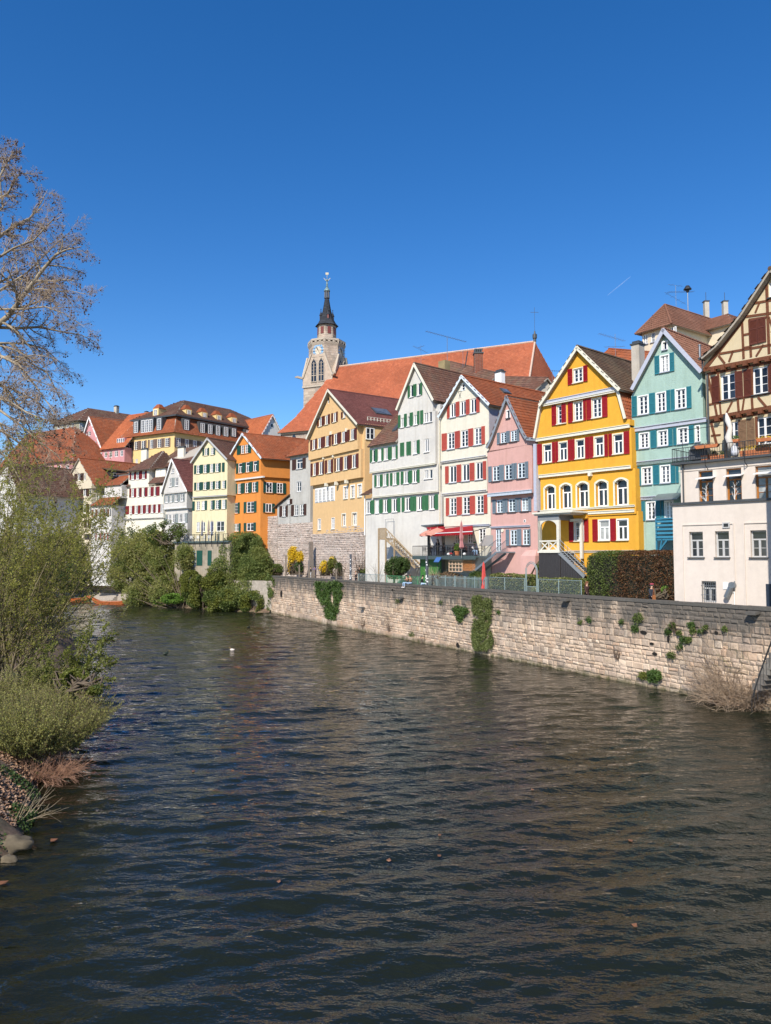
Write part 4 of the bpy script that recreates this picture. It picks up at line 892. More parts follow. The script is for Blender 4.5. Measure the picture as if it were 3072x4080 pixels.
h.row('L', [(363,382),(396,412),(428,450),(478,492),(513,530),(551,568),(587,604),(622,638),(655,670),(687,705)], [(372,722,773),(695,700,757)], [(352,362),(383,395),(413,427),(451,472),(494,509),(532,550),(569,586),(605,620),(639,653),(671,686)], off=.2, **kw)
ua, uc, ud, ub = h.U('L',335,580,.5), h.U('L',455,480,.6), h.U('L',615,460,.6), h.U('L',712,560,.5); ze = h.Z('L', 350, 590, .5); zm = h.Z('L', 530, 470, .6); zr = h.Z('L', 720, 330, -6)
h.poly_roof([[(ua,-.6,ze),(uc+.6,-.6,ze),(uc+.6,3.0,ze+3.2),(ua+2.2,3.0,ze+3.2)], [(ud-.4,-.7,ze+.2),(ub,-.7,ze+.2),(ub,3,ze+3.4),(ud-.4,3,ze+3.4)],
   [(uc,-.9,zm),(ud,-.9,zm),(ud-2.2,4,zm+3.9),(uc+3.5,4,zm+3.9)], [(uc,8,zm),(uc,-.9,zm),(uc+3.5,4,zm+3.9)], [(ud,-.9,zm),(ud,8,zm),(ud-2.2,4,zm+3.9)],
   [(uc+2,3,zm+.9),(ub+3.5,3,zm+.6),(ub+3.5,7.6,zm+5.2),(uc+4,7.6,zm+4.2)]], [(1,0,0),(1,0,0),(1,0,0),(0,1,0),(0,1,0),(1,0,0)], T_BROWN, tw=.3, tl=.4)
for wins, r in (([(408,425),(449,465)], [(416,505,543)]), ([(656,682),(695,715)], [(668,466,512)])):
    za, zb_ = h.Z('L', r[0][0], r[0][2]+8, -.6), h.Z('L', r[0][0], r[0][1]-8, -.6); mb = MB(); mb.box(h.U('L',wins[0][0]-6,500,-.6), h.U('L',wins[1][1]+6,500,-.6), .6, 4, za, zb_); mb.build('dormer', WB, h.root)
    mb = MB(); mb.box(h.U('L',wins[0][0]-14,500,-.6), h.U('L',wins[1][1]+14,500,-.6), .2, 5, zb_, zb_+.12); mb.build('dormer_roof', T_BROWN, h.root)
    h.row('L', wins, r, off=-.6, hole=False, style='21', fm=WHITE)
chim_px(h, 'L', 810, 850, 320, 400, 5, CREAMW, d=.5); chim_px(h, 'L', 560, 597, 332, 368, 5, CREAMW, d=.5)
h.finish()
# ---- small grey house with brown window strips
h = House('low_grey_house', 'low light grey house with two stepped red roofs beside the ivory house', 'house', (446, 129, -2900), WLG, L=9)
h.bands('L', [(216,353,285,712,None,0)])
ua, ub, ze = h.U('L',208,712,.3), h.U('L',358,700,.3), h.Z('L', 280, 708, .3)
h.poly_roof([[(ua,-.4,ze),(ub,-.4,ze),(ub,1.4,ze+1.5),(ua+.8,1.4,ze+1.5)], [(ua+1,1.2,ze+3.6),(ub,1.2,ze+3.6),(ub,4.5,ze+6.3),(ua+4,4.5,ze+6.3)]], [(1,0,0),(1,0,0)], T_RED, tw=.3, tl=.4)
mb = MB(); mb.box(ua+1.4, ub, 1.5, 6, ze+1.3, ze+3.6); mb.build('upper_wall', WLG, h.root)
SH_BR = plain('brown_strip_shutter', (.22,.1,.06), .6)
h.row('L', [(228,241),(257,270),(283,296),(310,323),(336,347)], [(235,740,790)], [(218,227),(243,249),(250,256),(271,282),(297,309),(325,335)], style='21', fm=WHITE, smat=SH_BR)
h.row('L', [(225,238),(277,293),(332,343)], [(285,836,860)], style='1', fm=WHITE)
h.row('L', [(228,243),(262,274),(284,300),(310,322),(332,345)], [(235,902,948)], [(244,250),(275,283),(301,309),(323,331)], style='21', fm=WHITE, smat=plain('pink_strip_shutter', (.4,.13,.13), .6))
h.row('L', [(240,264),(293,352)], [(252,645,674)], off=-1.5, hole=False, style='21', fm=WHITE)
h.finish()
# ---- ecru house behind the plane tree
h = House('ecru_house', 'tall ecru gabled house with dark brown shutters behind the bare tree', 'house', (366, 133, -2700), stucco('ecru_plaster', (.60,.53,.40), (.4,.36,.28), .2, .3), L=15, vp2=4200)
h.gable('L', [(18,580), (125,386), (232,570)], 38, 216, 120, 600, .2, ovh=.3, mat=T_RED, verge=None, tw=.3, tl=.4)
h.bands('L', [(38,216,120,600,None,0)])
kw = dict(fm=WHITE, smat=SH_DK, style='21')
h.row('L', [(121,141),(163,176)], [(131,493,540)], [(100,119),(142,161)], off=.2, **kw)
h.row('L', [(76,95),(118,138),(159,180),(201,212)], [(127,595,650)], [(56,75),(96,117),(139,158),(181,200)], off=.0, **kw)
h.row('L', [(74,90),(93,117),(157,177),(200,212)], [(168,703,762)], [(54,73),(135,156),(178,199)], off=0, **kw)
h.row('L', [(73,92),(115,126),(183,190)], [(80,812,862)], [(52,72),(93,114),(163,182),(191,211)], off=0, **kw)
h.row('L', [(165,212)], [(188,905,945)], off=0, style='22', fm=SH_DK)
a_ = onslope(h, .45, 6); mb = MB(); mb.box(a_.x-.5, a_.x+1.2, 3.5, 9.5, a_.z-1.5, a_.z+.1); mb.build('dormer', DARKM, h.root)
mb = MB(); mb.hexa([(a_.x-2.2,3,a_.z+.9),(a_.x-2.2,10,a_.z+.9),(a_.x+1.6,10,a_.z+.1),(a_.x+1.6,3,a_.z+.1)],[(a_.x-2.2,3,a_.z+1.05),(a_.x-2.2,10,a_.z+1.05),(a_.x+1.6,10,a_.z+.25),(a_.x+1.6,3,a_.z+.25)]); mb.build('dormer_roof', T_OLD, h.root)
for i in range(5): add_window(h.root, Matrix.Translation((a_.x+1.2, 4.3+i*1.1, a_.z-.5)) @ Matrix.Rotation(math.pi/2, 4, 'Z'), .9, .6, '1', .03, WHITE, proud=.06)
h.finish()
# ---- dark timber red-roofed houses far left, seen through the branches
h = House('red_roofed_house', 'pink walled house with a wide red roof behind the bare tree at the left edge', 'house', (285, 148, -3200), stucco('dusty_pink_plaster', (.50,.25,.24), (.3,.18,.17), .2, .3), L=14)
u1 = h.U('M', 495, 400); z1 = h.Z('M', 480, 335); u0 = u1-26
h.block(u0, u1, 3, z1, 0)
h.poly_roof([[(u0,-.5,z1-.1),(u1+.6,-.5,z1-.1),(u1-8.5,6.5,z1+8.6),(u0,6.5,z1+8.6)], [(u1+.6,-.5,z1-.1),(u1+.6,13,z1-.1),(u1-8.5,6.5,z1+8.6)]], [(1,0,0),(0,1,0)], T_RED, tw=.34, tl=.45)
for i in range(6): add_window(h.root, I4(u1-1.6-i*2.6, 0, z1-1.4), .9, 1.2, '22', .0, WHITE, proud=.06)
for i in range(6): add_window(h.root, I4(u1-1.6-i*2.6, 0, z1-4.4), .9, 1.2, '22', .0, WHITE, proud=.06)
h.finish()
h = House('whitewashed_house', 'whitewashed gabled house behind the bare tree at the far left', 'house', (68, 125, -2900), stucco('whitewash', (.62,.6,.57), (.4,.38,.35), .2, .3), L=14)
h.gable('M', [(-110,560), (45,350), (130,560)], -100, 118, 20, 575, .0, ovh=.3, mat=T_BROWN, verge=None, tw=.34, tl=.45)
h.bands('M', [(-100,118,20,575,None,0)])
for i, x in enumerate((-60,-20,20,60,95)): h.row('M', [(x-9,x+9)], [(x,460+0*i,500)], style='22', fm=WHITE) if abs(x-20) < 50 else None; h.row('M', [(x-9,x+9)], [(x,600,650)], style='22', fm=WHITE)
h.finish()
# ---- big mansard building up the hill
WMY = stucco('mansard_yellow_plaster', (.68,.50,.23), (.45,.35,.2), .15, .2); SH_TP = plain('taupe_shutter', (.16,.11,.09), .6, var=.1)
h = House('mansard_building', 'large yellow building on the hill with a red mansard roof and many dormers', 'building', (689, 148, -3630), WMY, L=40, vp2=3900)
V3 = lambda u, y, z: (u+h.ex*y, y, z)
ze = h.Z('N', 358, 275); ul = h.U('N', 26, 310)
h.block(ul, 0, 15, ze, 0)
zk = ze+ (h.Z('N', 360, 160, -1.2)-ze); Lb = 30; ug = -1.3
zk = h.Z('N', 360, 162, -1.3)
h.poly_roof([[V3(ul-.6,-.7,ze-.2),V3(.7,-.7,ze-.2),V3(ug,1.4,zk),V3(ul+2.2,1.4,zk)], [V3(.7,-.7,ze-.2),V3(.7,Lb+2,ze-.2),V3(ug,Lb,zk),V3(ug,1.4,zk)]], [(1,0,0),(h.ex,1,0)], T_RED, 'mansard_roof', tw=.34, tl=.36)
zr = h.Z('N', 375, 64, -9.0); W2 = (ul)/2
h.poly_roof([[V3(ul+1.2,.6,zk),V3(ug+.9,.6,zk),V3(-8.5,9.5,zr),V3(-9.5,9.5,zr)], [V3(ug+.9,.6,zk),V3(ug+.9,Lb+1,zk),V3(-8.5,Lb-8,zr),V3(-8.5,9.5,zr)], [V3(ul+1.2,Lb,zk),V3(ul+1.2,.6,zk),V3(-9.5,9.5,zr),V3(-9.5,Lb-8,zr)]], [(1,0,0),(h.ex,1,0),(h.ex,1,0)], T_BROWN, tw=.34, tl=.4)
mb = MB(); mb.hexa([V3(ul+1,.4,zk-.35),V3(ug+1,.4,zk-.35),V3(ug+1,Lb,zk-.35),V3(ul+1,Lb,zk-.35)], [V3(ul+1,.4,zk-.08),V3(ug+1,.4,zk-.08),V3(ug+1,Lb,zk-.08),V3(ul+1,Lb,zk-.08)]); mb.build('roof_cornice', LEADM, h.root)
kw = dict(fm=WHITE, smat=SH_TP, sill=WMY, style='24')
h.row('N', [(48,72),(95,118),(143,168),(201,225),(252,277),(303,330)], [(60,347,405),(316,318,378)], [(36,47),(73,83),(84,94),(119,130),(131,142),(169,179),(189,200),(226,238),(239,251),(278,289),(290,302),(331,342)], **kw)
h.row('N', [(55,75),(102,118)], [(65,465,500)], [(42,53),(78,88)], **kw)
h.siderow('N', 0, [(381,408),(441,465),(496,520),(550,575),(605,630)], [(394,318,380)], [(367,379),(410,423),(425,438),(467,480),(482,494),(522,535),(537,549)], **kw)
P0 = h.f.pt(0, 0); d_ = h.f.d*h.ex+h.f.into; d_ /= np.linalg.norm(d_); sf = Face(0,1,0,P=P0); sf.d = d_; sf.into = np.array([-d_[1], d_[0]]); RS_ = Matrix.Rotation(math.atan2(1, h.ex), 4, 'Z'); LL = math.hypot(1, h.ex)
def mdorm(M, w_, z0, z1, dep, nwin):
    o_ = MB(); o_.box(-w_/2-.25, w_/2+.25, 0, dep, z0-.15, z1+.35); d = o_.build('dormer', LEADM, h.root); d.matrix_local = M
    for i in range(nwin): add_window(d, I4(-w_/2+w_*(i+.5)/nwin, 0, (z0+z1)/2), w_/nwin-.12, z1-z0, '25', .02, WHITE, proud=.08)
for (a, b, t, bt, n) in ((100,125,210,282,1),(148,226,200,275,3),(257,284,188,262,1)):
    u0, z1_ = h.uz('N', a, t, .1); u1, z0_ = h.uz('N', b, bt, .1); mdorm(I4((u0+u1)/2, -.35, 0), u1-u0, z0_, z1_, 2, n)
for (a, b, t, bt) in ((433,462,193,265),(542,570,215,285),(595,622,225,293),(648,675,233,302),(702,730,242,308),(757,783,252,310),(855,878,266,286)):
    t0, z1_ = sf.uz(*zp('N', a, t), .1); t1, z0_ = sf.uz(*zp('N', b, bt), .1); m_ = (t0+t1)/2/LL; mdorm(Matrix.Translation((h.ex*m_, m_, 0)) @ RS_ @ I4(0, -.35, 0), t1-t0, z0_, z1_, 2, 1)
def tdorm(M, w_, z0, z1):
    mb = MB(); mb.box(-w_/2-.35, w_/2+.35, 0, 4, z0-.4, z1+.2); d = mb.build('dormer', WMY, h.root); d.matrix_local = M
    e = w_/2+.55; mb = MB(); zz_ = z1+.2; mb.lathe([(e*1.3, zz_), (e*1.3, zz_+.1), (.5, zz_+1.0)], 4, (0, 1.0), math.pi/4); mb.build('dormer_roof', T_RED, d)
    add_window(d, I4(0, 0, (z0+z1)/2), w_, z1-z0, '24', .02, WHITE, proud=.08)
u0, z1_ = h.uz('N', 235, 125, -1.5); u1, z0_ = h.uz('N', 256, 162, -1.5); tdorm(I4((u0+u1)/2, 1.3, 0), u1-u0, z0_, z1_)
for (a, b, t, bt) in ((454,474,128,164),(561,581,147,184),(660,680,165,200),(764,784,182,217)):
    t0, z1_ = sf.uz(*zp('N', a, t), -1.5); t1, z0_ = sf.uz(*zp('N', b, bt), -1.5); m_ = (t0+t1)/2/LL; tdorm(Matrix.Translation((h.ex*m_, m_, 0)) @ RS_ @ I4(0, 1.3, 0), t1-t0, z0_, z1_)
h.finish()
# ---- pink house and grey tower house further back
h = House('rose_house', 'rose coloured house with a steep gable and white windows up the hill', 'house', (391, 158, -3200), stucco('rose_plaster', (.55,.27,.28), (.35,.2,.2), .2, .2), L=26, vp2=5200)
h.gable('L', [(122,345), (199,103), (288,330)], 128, 285, 200, 350, .2, ovh=.3, mat=T_RED, verge=WHITE, tw=.34, tl=.42, L=26)
h.bands('L', [(128,285,200,350,None,0)])
kw = dict(fm=WHITE, style='22')
h.row('L', [(185,208)], [(196,145,168)], off=.2, **kw); h.row('L', [(170,188),(190,209)], [(190,205,235)], off=.2, **kw)
h.row('L', [(148,165),(166,183),(191,209),(211,229),(231,249)], [(165,282,316),(230,273,308)], off=.2, **kw)
h.row('L', [(136,152),(156,172),(176,192),(196,212),(216,232),(238,254)], [(165,360,395)], off=0, **kw)
h.finish()
h = House('rose_wing', 'orange-roofed rose wing with a strip of white windows beside the mansard building', 'house', (497, 152, -3400), MATS['rose_plaster'], L=12)
u0, z1 = h.uz('L', 288, 328); u1, _ = h.uz('L', 440, 318); h.block(u0, u1, 12, z1, 0)
h.poly_roof([[(u0-.3,-.5,z1-.1),(u1+.6,-.5,z1-.1),(u1+.6,7,z1+8.6),(u0-.3,7,z1+8.6)]], [(1,0,0)], T_ORANGE, tw=.34, tl=.42)
h.row('L', [(242,262),(268,290),(302,320),(336,356),(372,395),(410,430)], [(310,345,385)], **kw)
u0, z1_ = h.uz('L', 385, 255, -.5); u1, z0_ = h.uz('L', 435, 290, -.5); mb = MB(); mb.box(u0, u1, .6, 4, z0_-.3, z1_+.1); d_o = mb.build('dormer', MATS['rose_plaster'], h.root)
for i in range(4): add_window(h.root, I4(u0+(u1-u0)*(i+.5)/4, .6, (z0_+z1_)/2), (u1-u0)/4-.1, z1_-z0_, '22', 0, WHITE, proud=.06)
h.finish()
h = House('grey_hip_house', 'tall grey-green hip-roofed house with white windows on the hill behind the tree', 'house', (306, 172, -4200), stucco('grey_green_plaster', (.30,.28,.21), (.2,.19,.15), .2, .2), L=26, vp2=4200)
V3 = lambda u, y, z: (u+h.ex*y, y, z)
z1 = h.Z('L', 100, 135); ul = h.U('L', -40, 140); h.block(ul, 0, 12, z1, 0)
um = ul/2; h.poly_roof([[V3(ul-.6,-.8,z1),V3(.7,-.8,z1),V3(um,5,z1+4.2)], [V3(.7,-.8,z1),V3(.7,26.8,z1),V3(um,21,z1+4.2),V3(um,5,z1+4.2)], [V3(ul-.6,26.8,z1),V3(ul-.6,-.8,z1),V3(um,5,z1+4.2),V3(um,21,z1+4.2)]], [(1,0,0),(h.ex,1,0),(h.ex,1,0)], T_BROWN, tw=.36, tl=.45)
for (yt, yb) in ((150,200),(240,290),(330,375),(415,455)):
    h.row('L', [(-20,-4),(5,22),(44,62),(77,94)], [(68,yt,yb)], style='24', fm=WHITE)
h.siderow('L', 0, [(132,155)], [(143,150,200)], style='24', fm=WHITE)
chimney(h.root, um+h.ex*12, 12, z1+3, z1+5.6, .9, .9); chimney(h.root, um+h.ex*20, 20, z1+3, z1+5.4, .8, .8)
h.finish()
# ---- white gable with orange roof behind the orange house
h = House('white_gable_house', 'white gable end with a round window and long orange roof behind the orange house', 'house', (1113, 165, 3600), stucco('bright_white_plaster', (.66,.65,.62), (.4,.4,.38), .15, .2), L=24)
h.f = Face(1040, 158, 4400); h.root.location = (float(h.f.P[0]), float(h.f.P[1]), 0); h.root.rotation_euler.z = math.atan2(h.f.d[1], h.f.d[0])
q = h.gable('K', [(828,140), (905,3), (962,125)], 842, 958, 900, 145, 0, ovh=.3, mat=T_ORANGE, verge=WHITE, tw=.34, tl=.42)
h.bands('K', [(842,958,900,145,None,0)])
u, z = h.uz('K', 897, 78); mb = MB(); mb.tube([(u,-.05,z),(u,.02,z)], .5, 14); rw = mb.build('round_window', WHITE, h.root); mb = MB(); mb.tube([(u,-.08,z),(u,-.03,z)], .36, 14); mb.build('pane', GL[0], rw)
h.row('K', [(855,870),(880,897),(900,912),(925,938)], [(890,128,160)], style='22', fm=WHITE)
h.finish()
# ---- roofs and houses rising behind the first row
def roofbox(name, label, wall, ridge_pts, eave_pts, back, mat, zb, wave=False, tw=.28, tl=.38, gab=True):
    """ridge_pts/eave_pts: world points (left, right); back: same eave mirrored"""
    R0, R1 = map(Vector, ridge_pts); E0, E1 = map(Vector, eave_pts); o = empty(name, label, 'house', (E0.x, E0.y, 0)); off = Vector((E0.x, E0.y, 0))
    B0, B1 = 2*R0-E0, 2*R1-E1; B0.z = E0.z; B1.z = E1.z
    R0, R1, E0, E1, B0, B1 = [p-off for p in (R0, R1, E0, E1, B0, B1)]
    mb = MB(); P = [E0, E1, R1, R0]; Q = [B1, B0, R0, R1]
    for p in (P, Q): slab(mb, p, .12)
    r = mb.build('roof', SOFFIT, o); tiles(P, E1-E0, mat, r, tw, tl, wave); tiles(Q, E1-E0, mat, r, tw, tl, wave)
    mb = MB(); ridge(mb, R0, R1); mb.build('ridge_tiles', mat, r, kind='stuff', rnd=True)
    d = (E1-E0); d.z = 0; d.normalize(); dn = Vector((-d.y, d.x, 0)); ins = .35
    a, b, c, e = E0+d*ins+dn*ins, E1-d*ins+dn*ins, B1-d*ins-dn*ins, B0+d*ins-dn*ins
    mb = MB(); q = [a, b, c, e]
    for i in range(4): p1, p2 = q[i], q[(i+1) % 4]; mb.face([(p1.x,p1.y,zb),(p2.x,p2.y,zb),(p2.x,p2.y,p2.z-.1),(p1.x,p1.y,p1.z-.1)])
    r0, r1 = R0+d*ins, R1-d*ins
    mb.face([(a.x,a.y,a.z-.1),(e.x,e.y,e.z-.1),(r0.x,r0.y,r0.z-.2)]); mb.face([(b.x,b.y,b.z-.1),(c.x,c.y,c.z-.1),(r1.x,r1.y,r1.z-.2)])
    mb.build('wall', wall, o); return o, r
W3 = lambda k, x, y, Y: at(*zp(k, x, y), Y)
def perp_eave(R0, R1, out, drop):
    d = (Vector(R1)-Vector(R0)); d.z = 0; d.normalize(); n = Vector((d.y, -d.x, 0)); n = n if n.y < 0 else -n
    return [Vector(R0)+n*out-Vector((0,0,drop)), Vector(R1)+n*out-Vector((0,0,drop))]
wb = stucco('backyard_plaster', (.55,.5,.42), (.35,.32,.28), .25, .3)
R = (W3('G',1062,122,103), W3('G',1640,262,92)); roofbox('rear_brown_roofed_house', 'brown pantiled house behind the cream house with a brick chimney', wb, R, perp_eave(*R, 4.5, 4.6), None, T_BROWN, 5, True)
R = (W3('E',905,155,96), W3('E',1450,165,88)); roofbox('rear_low_roofed_house', 'low brown-roofed house behind the pink house', wb, R, perp_eave(*R, 5.5, 5), None, T_BROWN, 5, True)
R = (W3('C',1040,118,84), W3('C',1640,168,74)); roofbox('rear_red_roofed_house', 'red-roofed house tucked behind the yellow and mint houses', wb, R, perp_eave(*R, 4.5, 4.5), None, T_RED, 5, True)
BRK = stonem('brick_chimney', [(.22,.07,.045),(.28,.1,.06),(.18,.06,.04)], grey=.3)
c0, c1 = W3('G',1348,35,96), W3('G',1445,35,96); o = empty('brick_chimney', 'tall brick chimney above the brown roof behind the cream house', 'chimney', (c0.x+.5*(c1.x-c0.x), 96, c0.z-9)); W_ = (c1.x-c0.x); mb = MB()
nb_ = 0
for r_i in range(76):
    z = r_i*.118
    for s_ in range(4):
        for k in range(3):
            a = -W_/2+W_*(k+.02+(.16 if r_i % 2 else -.16))/3; b = a+W_/3-.025; a, b = max(a, -W_/2), min(b, W_/2)
            q = [(a,-W_/2-.015,b,-W_/2+.05),(W_/2-.05,a,W_/2+.015,b),(a,W_/2-.05,b,W_/2+.015),(-W_/2-.015,a,-W_/2+.05,b)][s_]; mb.box(q[0],q[2],q[1],q[3],z,z+.1,random.random())
mb.build('brickwork', BRK, o, kind='stuff', rnd=True)
mb = MB(); mb.box(-W_/2, W_/2, -W_/2, W_/2, 0, 9); mb.build('core', plain('mortar', (.3,.27,.23), .9), o); mb = MB(); mb.box(-W_/2-.12, W_/2+.12, -W_/2-.12, W_/2+.12, 9, 9.15)
for i in range(4): mb.box(-W_/2+i*W_/4, -W_/2+i*W_/4+.15, -W_/2, W_/2, 9.15, 9.5)
mb.box(-W_/2, W_/2, -W_/2, W_/2, 9.5, 9.62); mb.build('chimney_cap', LEADM, o)
# cream hipped house above the mint house
WCR = stucco('pale_cream_plaster', (.66,.57,.43), (.45,.4,.33), .15, .2)
h = House('cream_hip_house', 'cream hip-roofed house rising behind the mint green gable', 'house', Face(2517+515/3.0018, 78, -500), WCR, L=13, vp2=4300)
h.ex = 0.0
z1 = h.Z('A', 515, 672); ul = h.U('A', 125, 810); a_ = -ul/2; LH = 17
h.L = LH; h.block(ul, 0, 6, z1, 0)
zr = h.Z('A', 500, 458, -a_); e = .55; sl_ = (zr-z1)/a_
ze_ = z1-e*sl_*.6
P0, P1, P2, P3 = (ul-e,-e,ze_), (e,-e,ze_), (e,LH+e,ze_), (ul-e,LH+e,ze_); R0, R1 = (ul/2, a_, zr), (ul/2, LH-a_, zr)
h.poly_roof([[P0,P1,R0], [P1,P2,R1,R0], [P2,P3,R1], [P3,P0,R0,R1]], [(1,0,0),(0,1,0),(1,0,0),(0,1,0)], T_TEAL, tw=.3, tl=.36)
mb = MB(); [ridge(mb, a, b, .13) for a, b in ((P0,R0),(P1,R0),(R0,R1),(P2,R1))]; mb.build('ridge_tiles', T_TEAL, h.root, kind='stuff', rnd=True)
h.row('A', [(137,190),(230,280),(475,530)], [(163,855,970),(255,825,935)], style='23', fm=WHITE, sill=GREYL)
# cross wing on the long side
wz = z1+.25; wm_ = MB(); wm_.box(-.3, 3.2, 7.0, 14.5, 6, wz); wm_.build('wing', WCR, h.root)
q0, q1, q2, q3 = (3.7,6.5,wz-.1),(3.7,15,wz-.1),(-1.2,15,wz-.1),(-1.2,6.5,wz-.1); k0, k1 = (1.6,9.2,wz+2.0),(-1.2,10.7,wz+2.3)
h.poly_roof([[q0,q1,(1.2,12.3,wz+2.0),(1.2,9.2,wz+2.0)], [q3,q0,(1.2,9.2,wz+2.0),(-1.2,9.2,wz+2.0)]], [(0,1,0),(1,0,0)], T_TEAL, 'wing_roof', tw=.3, tl=.36)
for yy in (8.6, 11.4): add_window(h.root, h.sideM(3.2, wz-1.5, yy), 1.2, 1.7, '23', .02, WHITE, proud=.08)
h.finish()
for x0, x1, yt, Y in ((862,915,460,88),(1085,1140,460,90)):
    p = W3('A',(x0+x1)/2,yt,Y); mb = MB(); wd = (x1-x0)/3/F*Y/2; c = empty('chimney', 'pale chimney with cowl on the hipped roof, %s' % ('nearer the siren' if x0 < 1000 else 'nearer the half-timbered gable'), 'chimney', (p.x, p.y, p.z-4)); mb.box(-wd,wd,-wd,wd,0,4); mb.build('stack', CHIM, c); mb = MB(); mb.box(-wd-.08,wd+.08,-wd-.08,wd+.08,4,4.1); mb.tube([(0,0,4.1),(0,0,5.2)],.03,5); mb.build('chimney_cap', LEADM, c)
# siren and aerials
p = W3('A',672,480,88); q = W3('A',672,310,88); mb = MB(); mb.tube([(0,0,-1.5),(0,0,q.z-p.z)], .06, 8); s_ = empty('siren', 'dark mushroom-shaped siren on a pole on the hipped roof', 'siren', p); mb.build('pole', ZINC, s_)
mb = MB(); r_s = 48/3/F*88; mb.lathe([(.15,q.z-p.z-.35),(.22,q.z-p.z-.1),(r_s,q.z-p.z-.02),(r_s*.95,q.z-p.z+.06),(.2,q.z-p.z+.45),(.03,q.z-p.z+.5)], 16); mb.build('horn', DARKM, s_)
def aerial(k, x, yb, yt, Y, label, arms, r=.022):
    b, t = W3(k, x, yb, Y), W3(k, x, yt, Y); o = empty('aerial', label, 'aerial', b); H = t.z-b.z
    mb = MB(); mb.tube([(0,0,-1),(0,0,H)], r, 6); mb.build('mast', ZINC, o)
    for (fr, l0, l1, tilt, els) in arms:
        z = H*fr; a = Vector((l0*.9, l0*.4, z-tilt)); c = Vector((l1*.9, l1*.4, z+tilt)); mb = MB(); mb.tube([a, c], r*.7, 5)
        for i in range(els): p_ = a.lerp(c, (i+.5)/els); e = .35; mb.tube([p_+Vector((-.4*e,.9*e,0)), p_+Vector((.4*e,-.9*e,0))], r*.45, 4)
        mb.build('boom', ZINC, o)
    return o
aerial('A',530,470,262,88,'rooftop aerial with three booms beside the siren', [(1,-1.2,1.2,.06,2),(.68,-1.4,3.0,.35,14),(.25,-1.8,1.6,-.5,4)])
aerial('C',1117,180,-60,80,'tall aerial with comb boom above the red roof behind the yellow house', [(.8,-2.3,1.4,-.2,12),(.35,-1.6,1.4,.2,3)])
aerial('G',1028,260,-175,95,'tall mast with a very long horizontal boom beside the sooty chimney', [(1,-3.2,2.9,-.35,18)], .035)
aerial('G',712,135,-75,96,'aerial with crossed booms above the white gable', [(.75,-1.2,1.0,-.35,8),(.2,-.8,.8,0,2),(.9,-.5,.5,.2,3)])
aerial('E',1503,190,70,90,'small comb aerial by the chimney left of the yellow gable', [(.95,-.6,2.6,.1,10)])
aerial('G',1215,135,-10,99,'branched aerial in front of the church roof', [(.9,-1.2,2.0,.1,4)])
p0 = W3('G',1235,135,99); p1 = W3('G',1270,0,99); mb = MB(); mb.bar((0,0,-1), p1-p0, .14); tag(mb.build('roof_strut', DARKM, None, loc=p0), 'slanting dark pole on the brown roof in front of the church', 'pole')
# ---- church nave
NAVE = stonem('church_stone', [(.42,.33,.27),(.5,.4,.32),(.36,.29,.25),(.46,.38,.32)], grey=.35)
ch = empty('church', 'large church with a long steep orange tiled roof and stone walls', 'church', (0, 150, 0)); O = Vector((0, 150, 0))
Rl = at(1345, 1463, 165)-O; Rr = at(2131, 1361, 145.4)-O; dd = (Rr-Rl); dd.z = 0; dd.normalize(); nn = Vector((dd.y, -dd.x, 0)); nn = nn if nn.y < 0 else -nn
ez = 34.4; zr = (Rl.z+Rr.z)/2; Rl.z = Rr.z = zr
def EP(base, s_, o_, z): p = base+dd*s_+nn*o_; return Vector((p.x, p.y, z))
mid = .62; zm = zr-(zr-ez-1.2)*.7
El, Er = EP(Rl,-7.25,13,ez), EP(Rr,1.2,13,ez); Ml, Mr = EP(Rl,-5.0,9.1,zm-.0), EP(Rr,.85,9.1,zm)
zm = zr-(zr-ez)*.745; Ml.z = Mr.z = zm
polys = [[Ml, Mr, Rr, Rl], [El, Er, Mr, Ml], [EP(Rl,-7.25,13,ez), Ml, Rl, EP(Rl,-7.2,-13,ez)], [Er, EP(Rr,7,-13,ez), Rr]]
rb = MB()
for p in polys[:2]+polys[3:]: slab(rb, p, .2)
rf = rb.build('roof', SOFFIT, ch)
T_CH = tilem('tiles_church', [(.40,.115,.055),(.44,.13,.06),(.36,.10,.05),(.48,.15,.075)], (.30,.11,.06), .35)
tiles(polys[0], dd, T_CH, rf, .36, .42); tiles(polys[1], dd, T_CH, rf, .36, .42); tiles(polys[3], EP(Rr,7,-13,ez)-Er, T_CH, rf, .36, .42)
mb = MB()
nr_ = 90
for i in range(nr_): a = Rl.lerp(Rr, i/nr_); b = Rl.lerp(Rr, (i+1.04)/nr_); mb.tube([a+Vector((0,0,.05)), b+Vector((0,0,.05))], [.24,.19], 6)
mb.tube([Er, Rr], .2, 6); mb.build('ridge_tiles', plain('mortar_ridge', (.5,.36,.28), .8, var=.3), rf, kind='stuff')
mb = MB(); q = [EP(Rl,-6.6,12.2,0), EP(Rr,.8,12.2,0), EP(Rr,6,-12,0), EP(Rl,3,-12,0)]
for i in range(4): a, b = q[i], q[(i+1) % 4]; mb.face([(a.x,a.y,8),(b.x,b.y,8),(b.x,b.y,ez-.1),(a.x,a.y,ez-.1)])
mb.build('wall', plain('church_wall_stone', (.46,.36,.30), .9, var=.25, scale=1.2), ch)
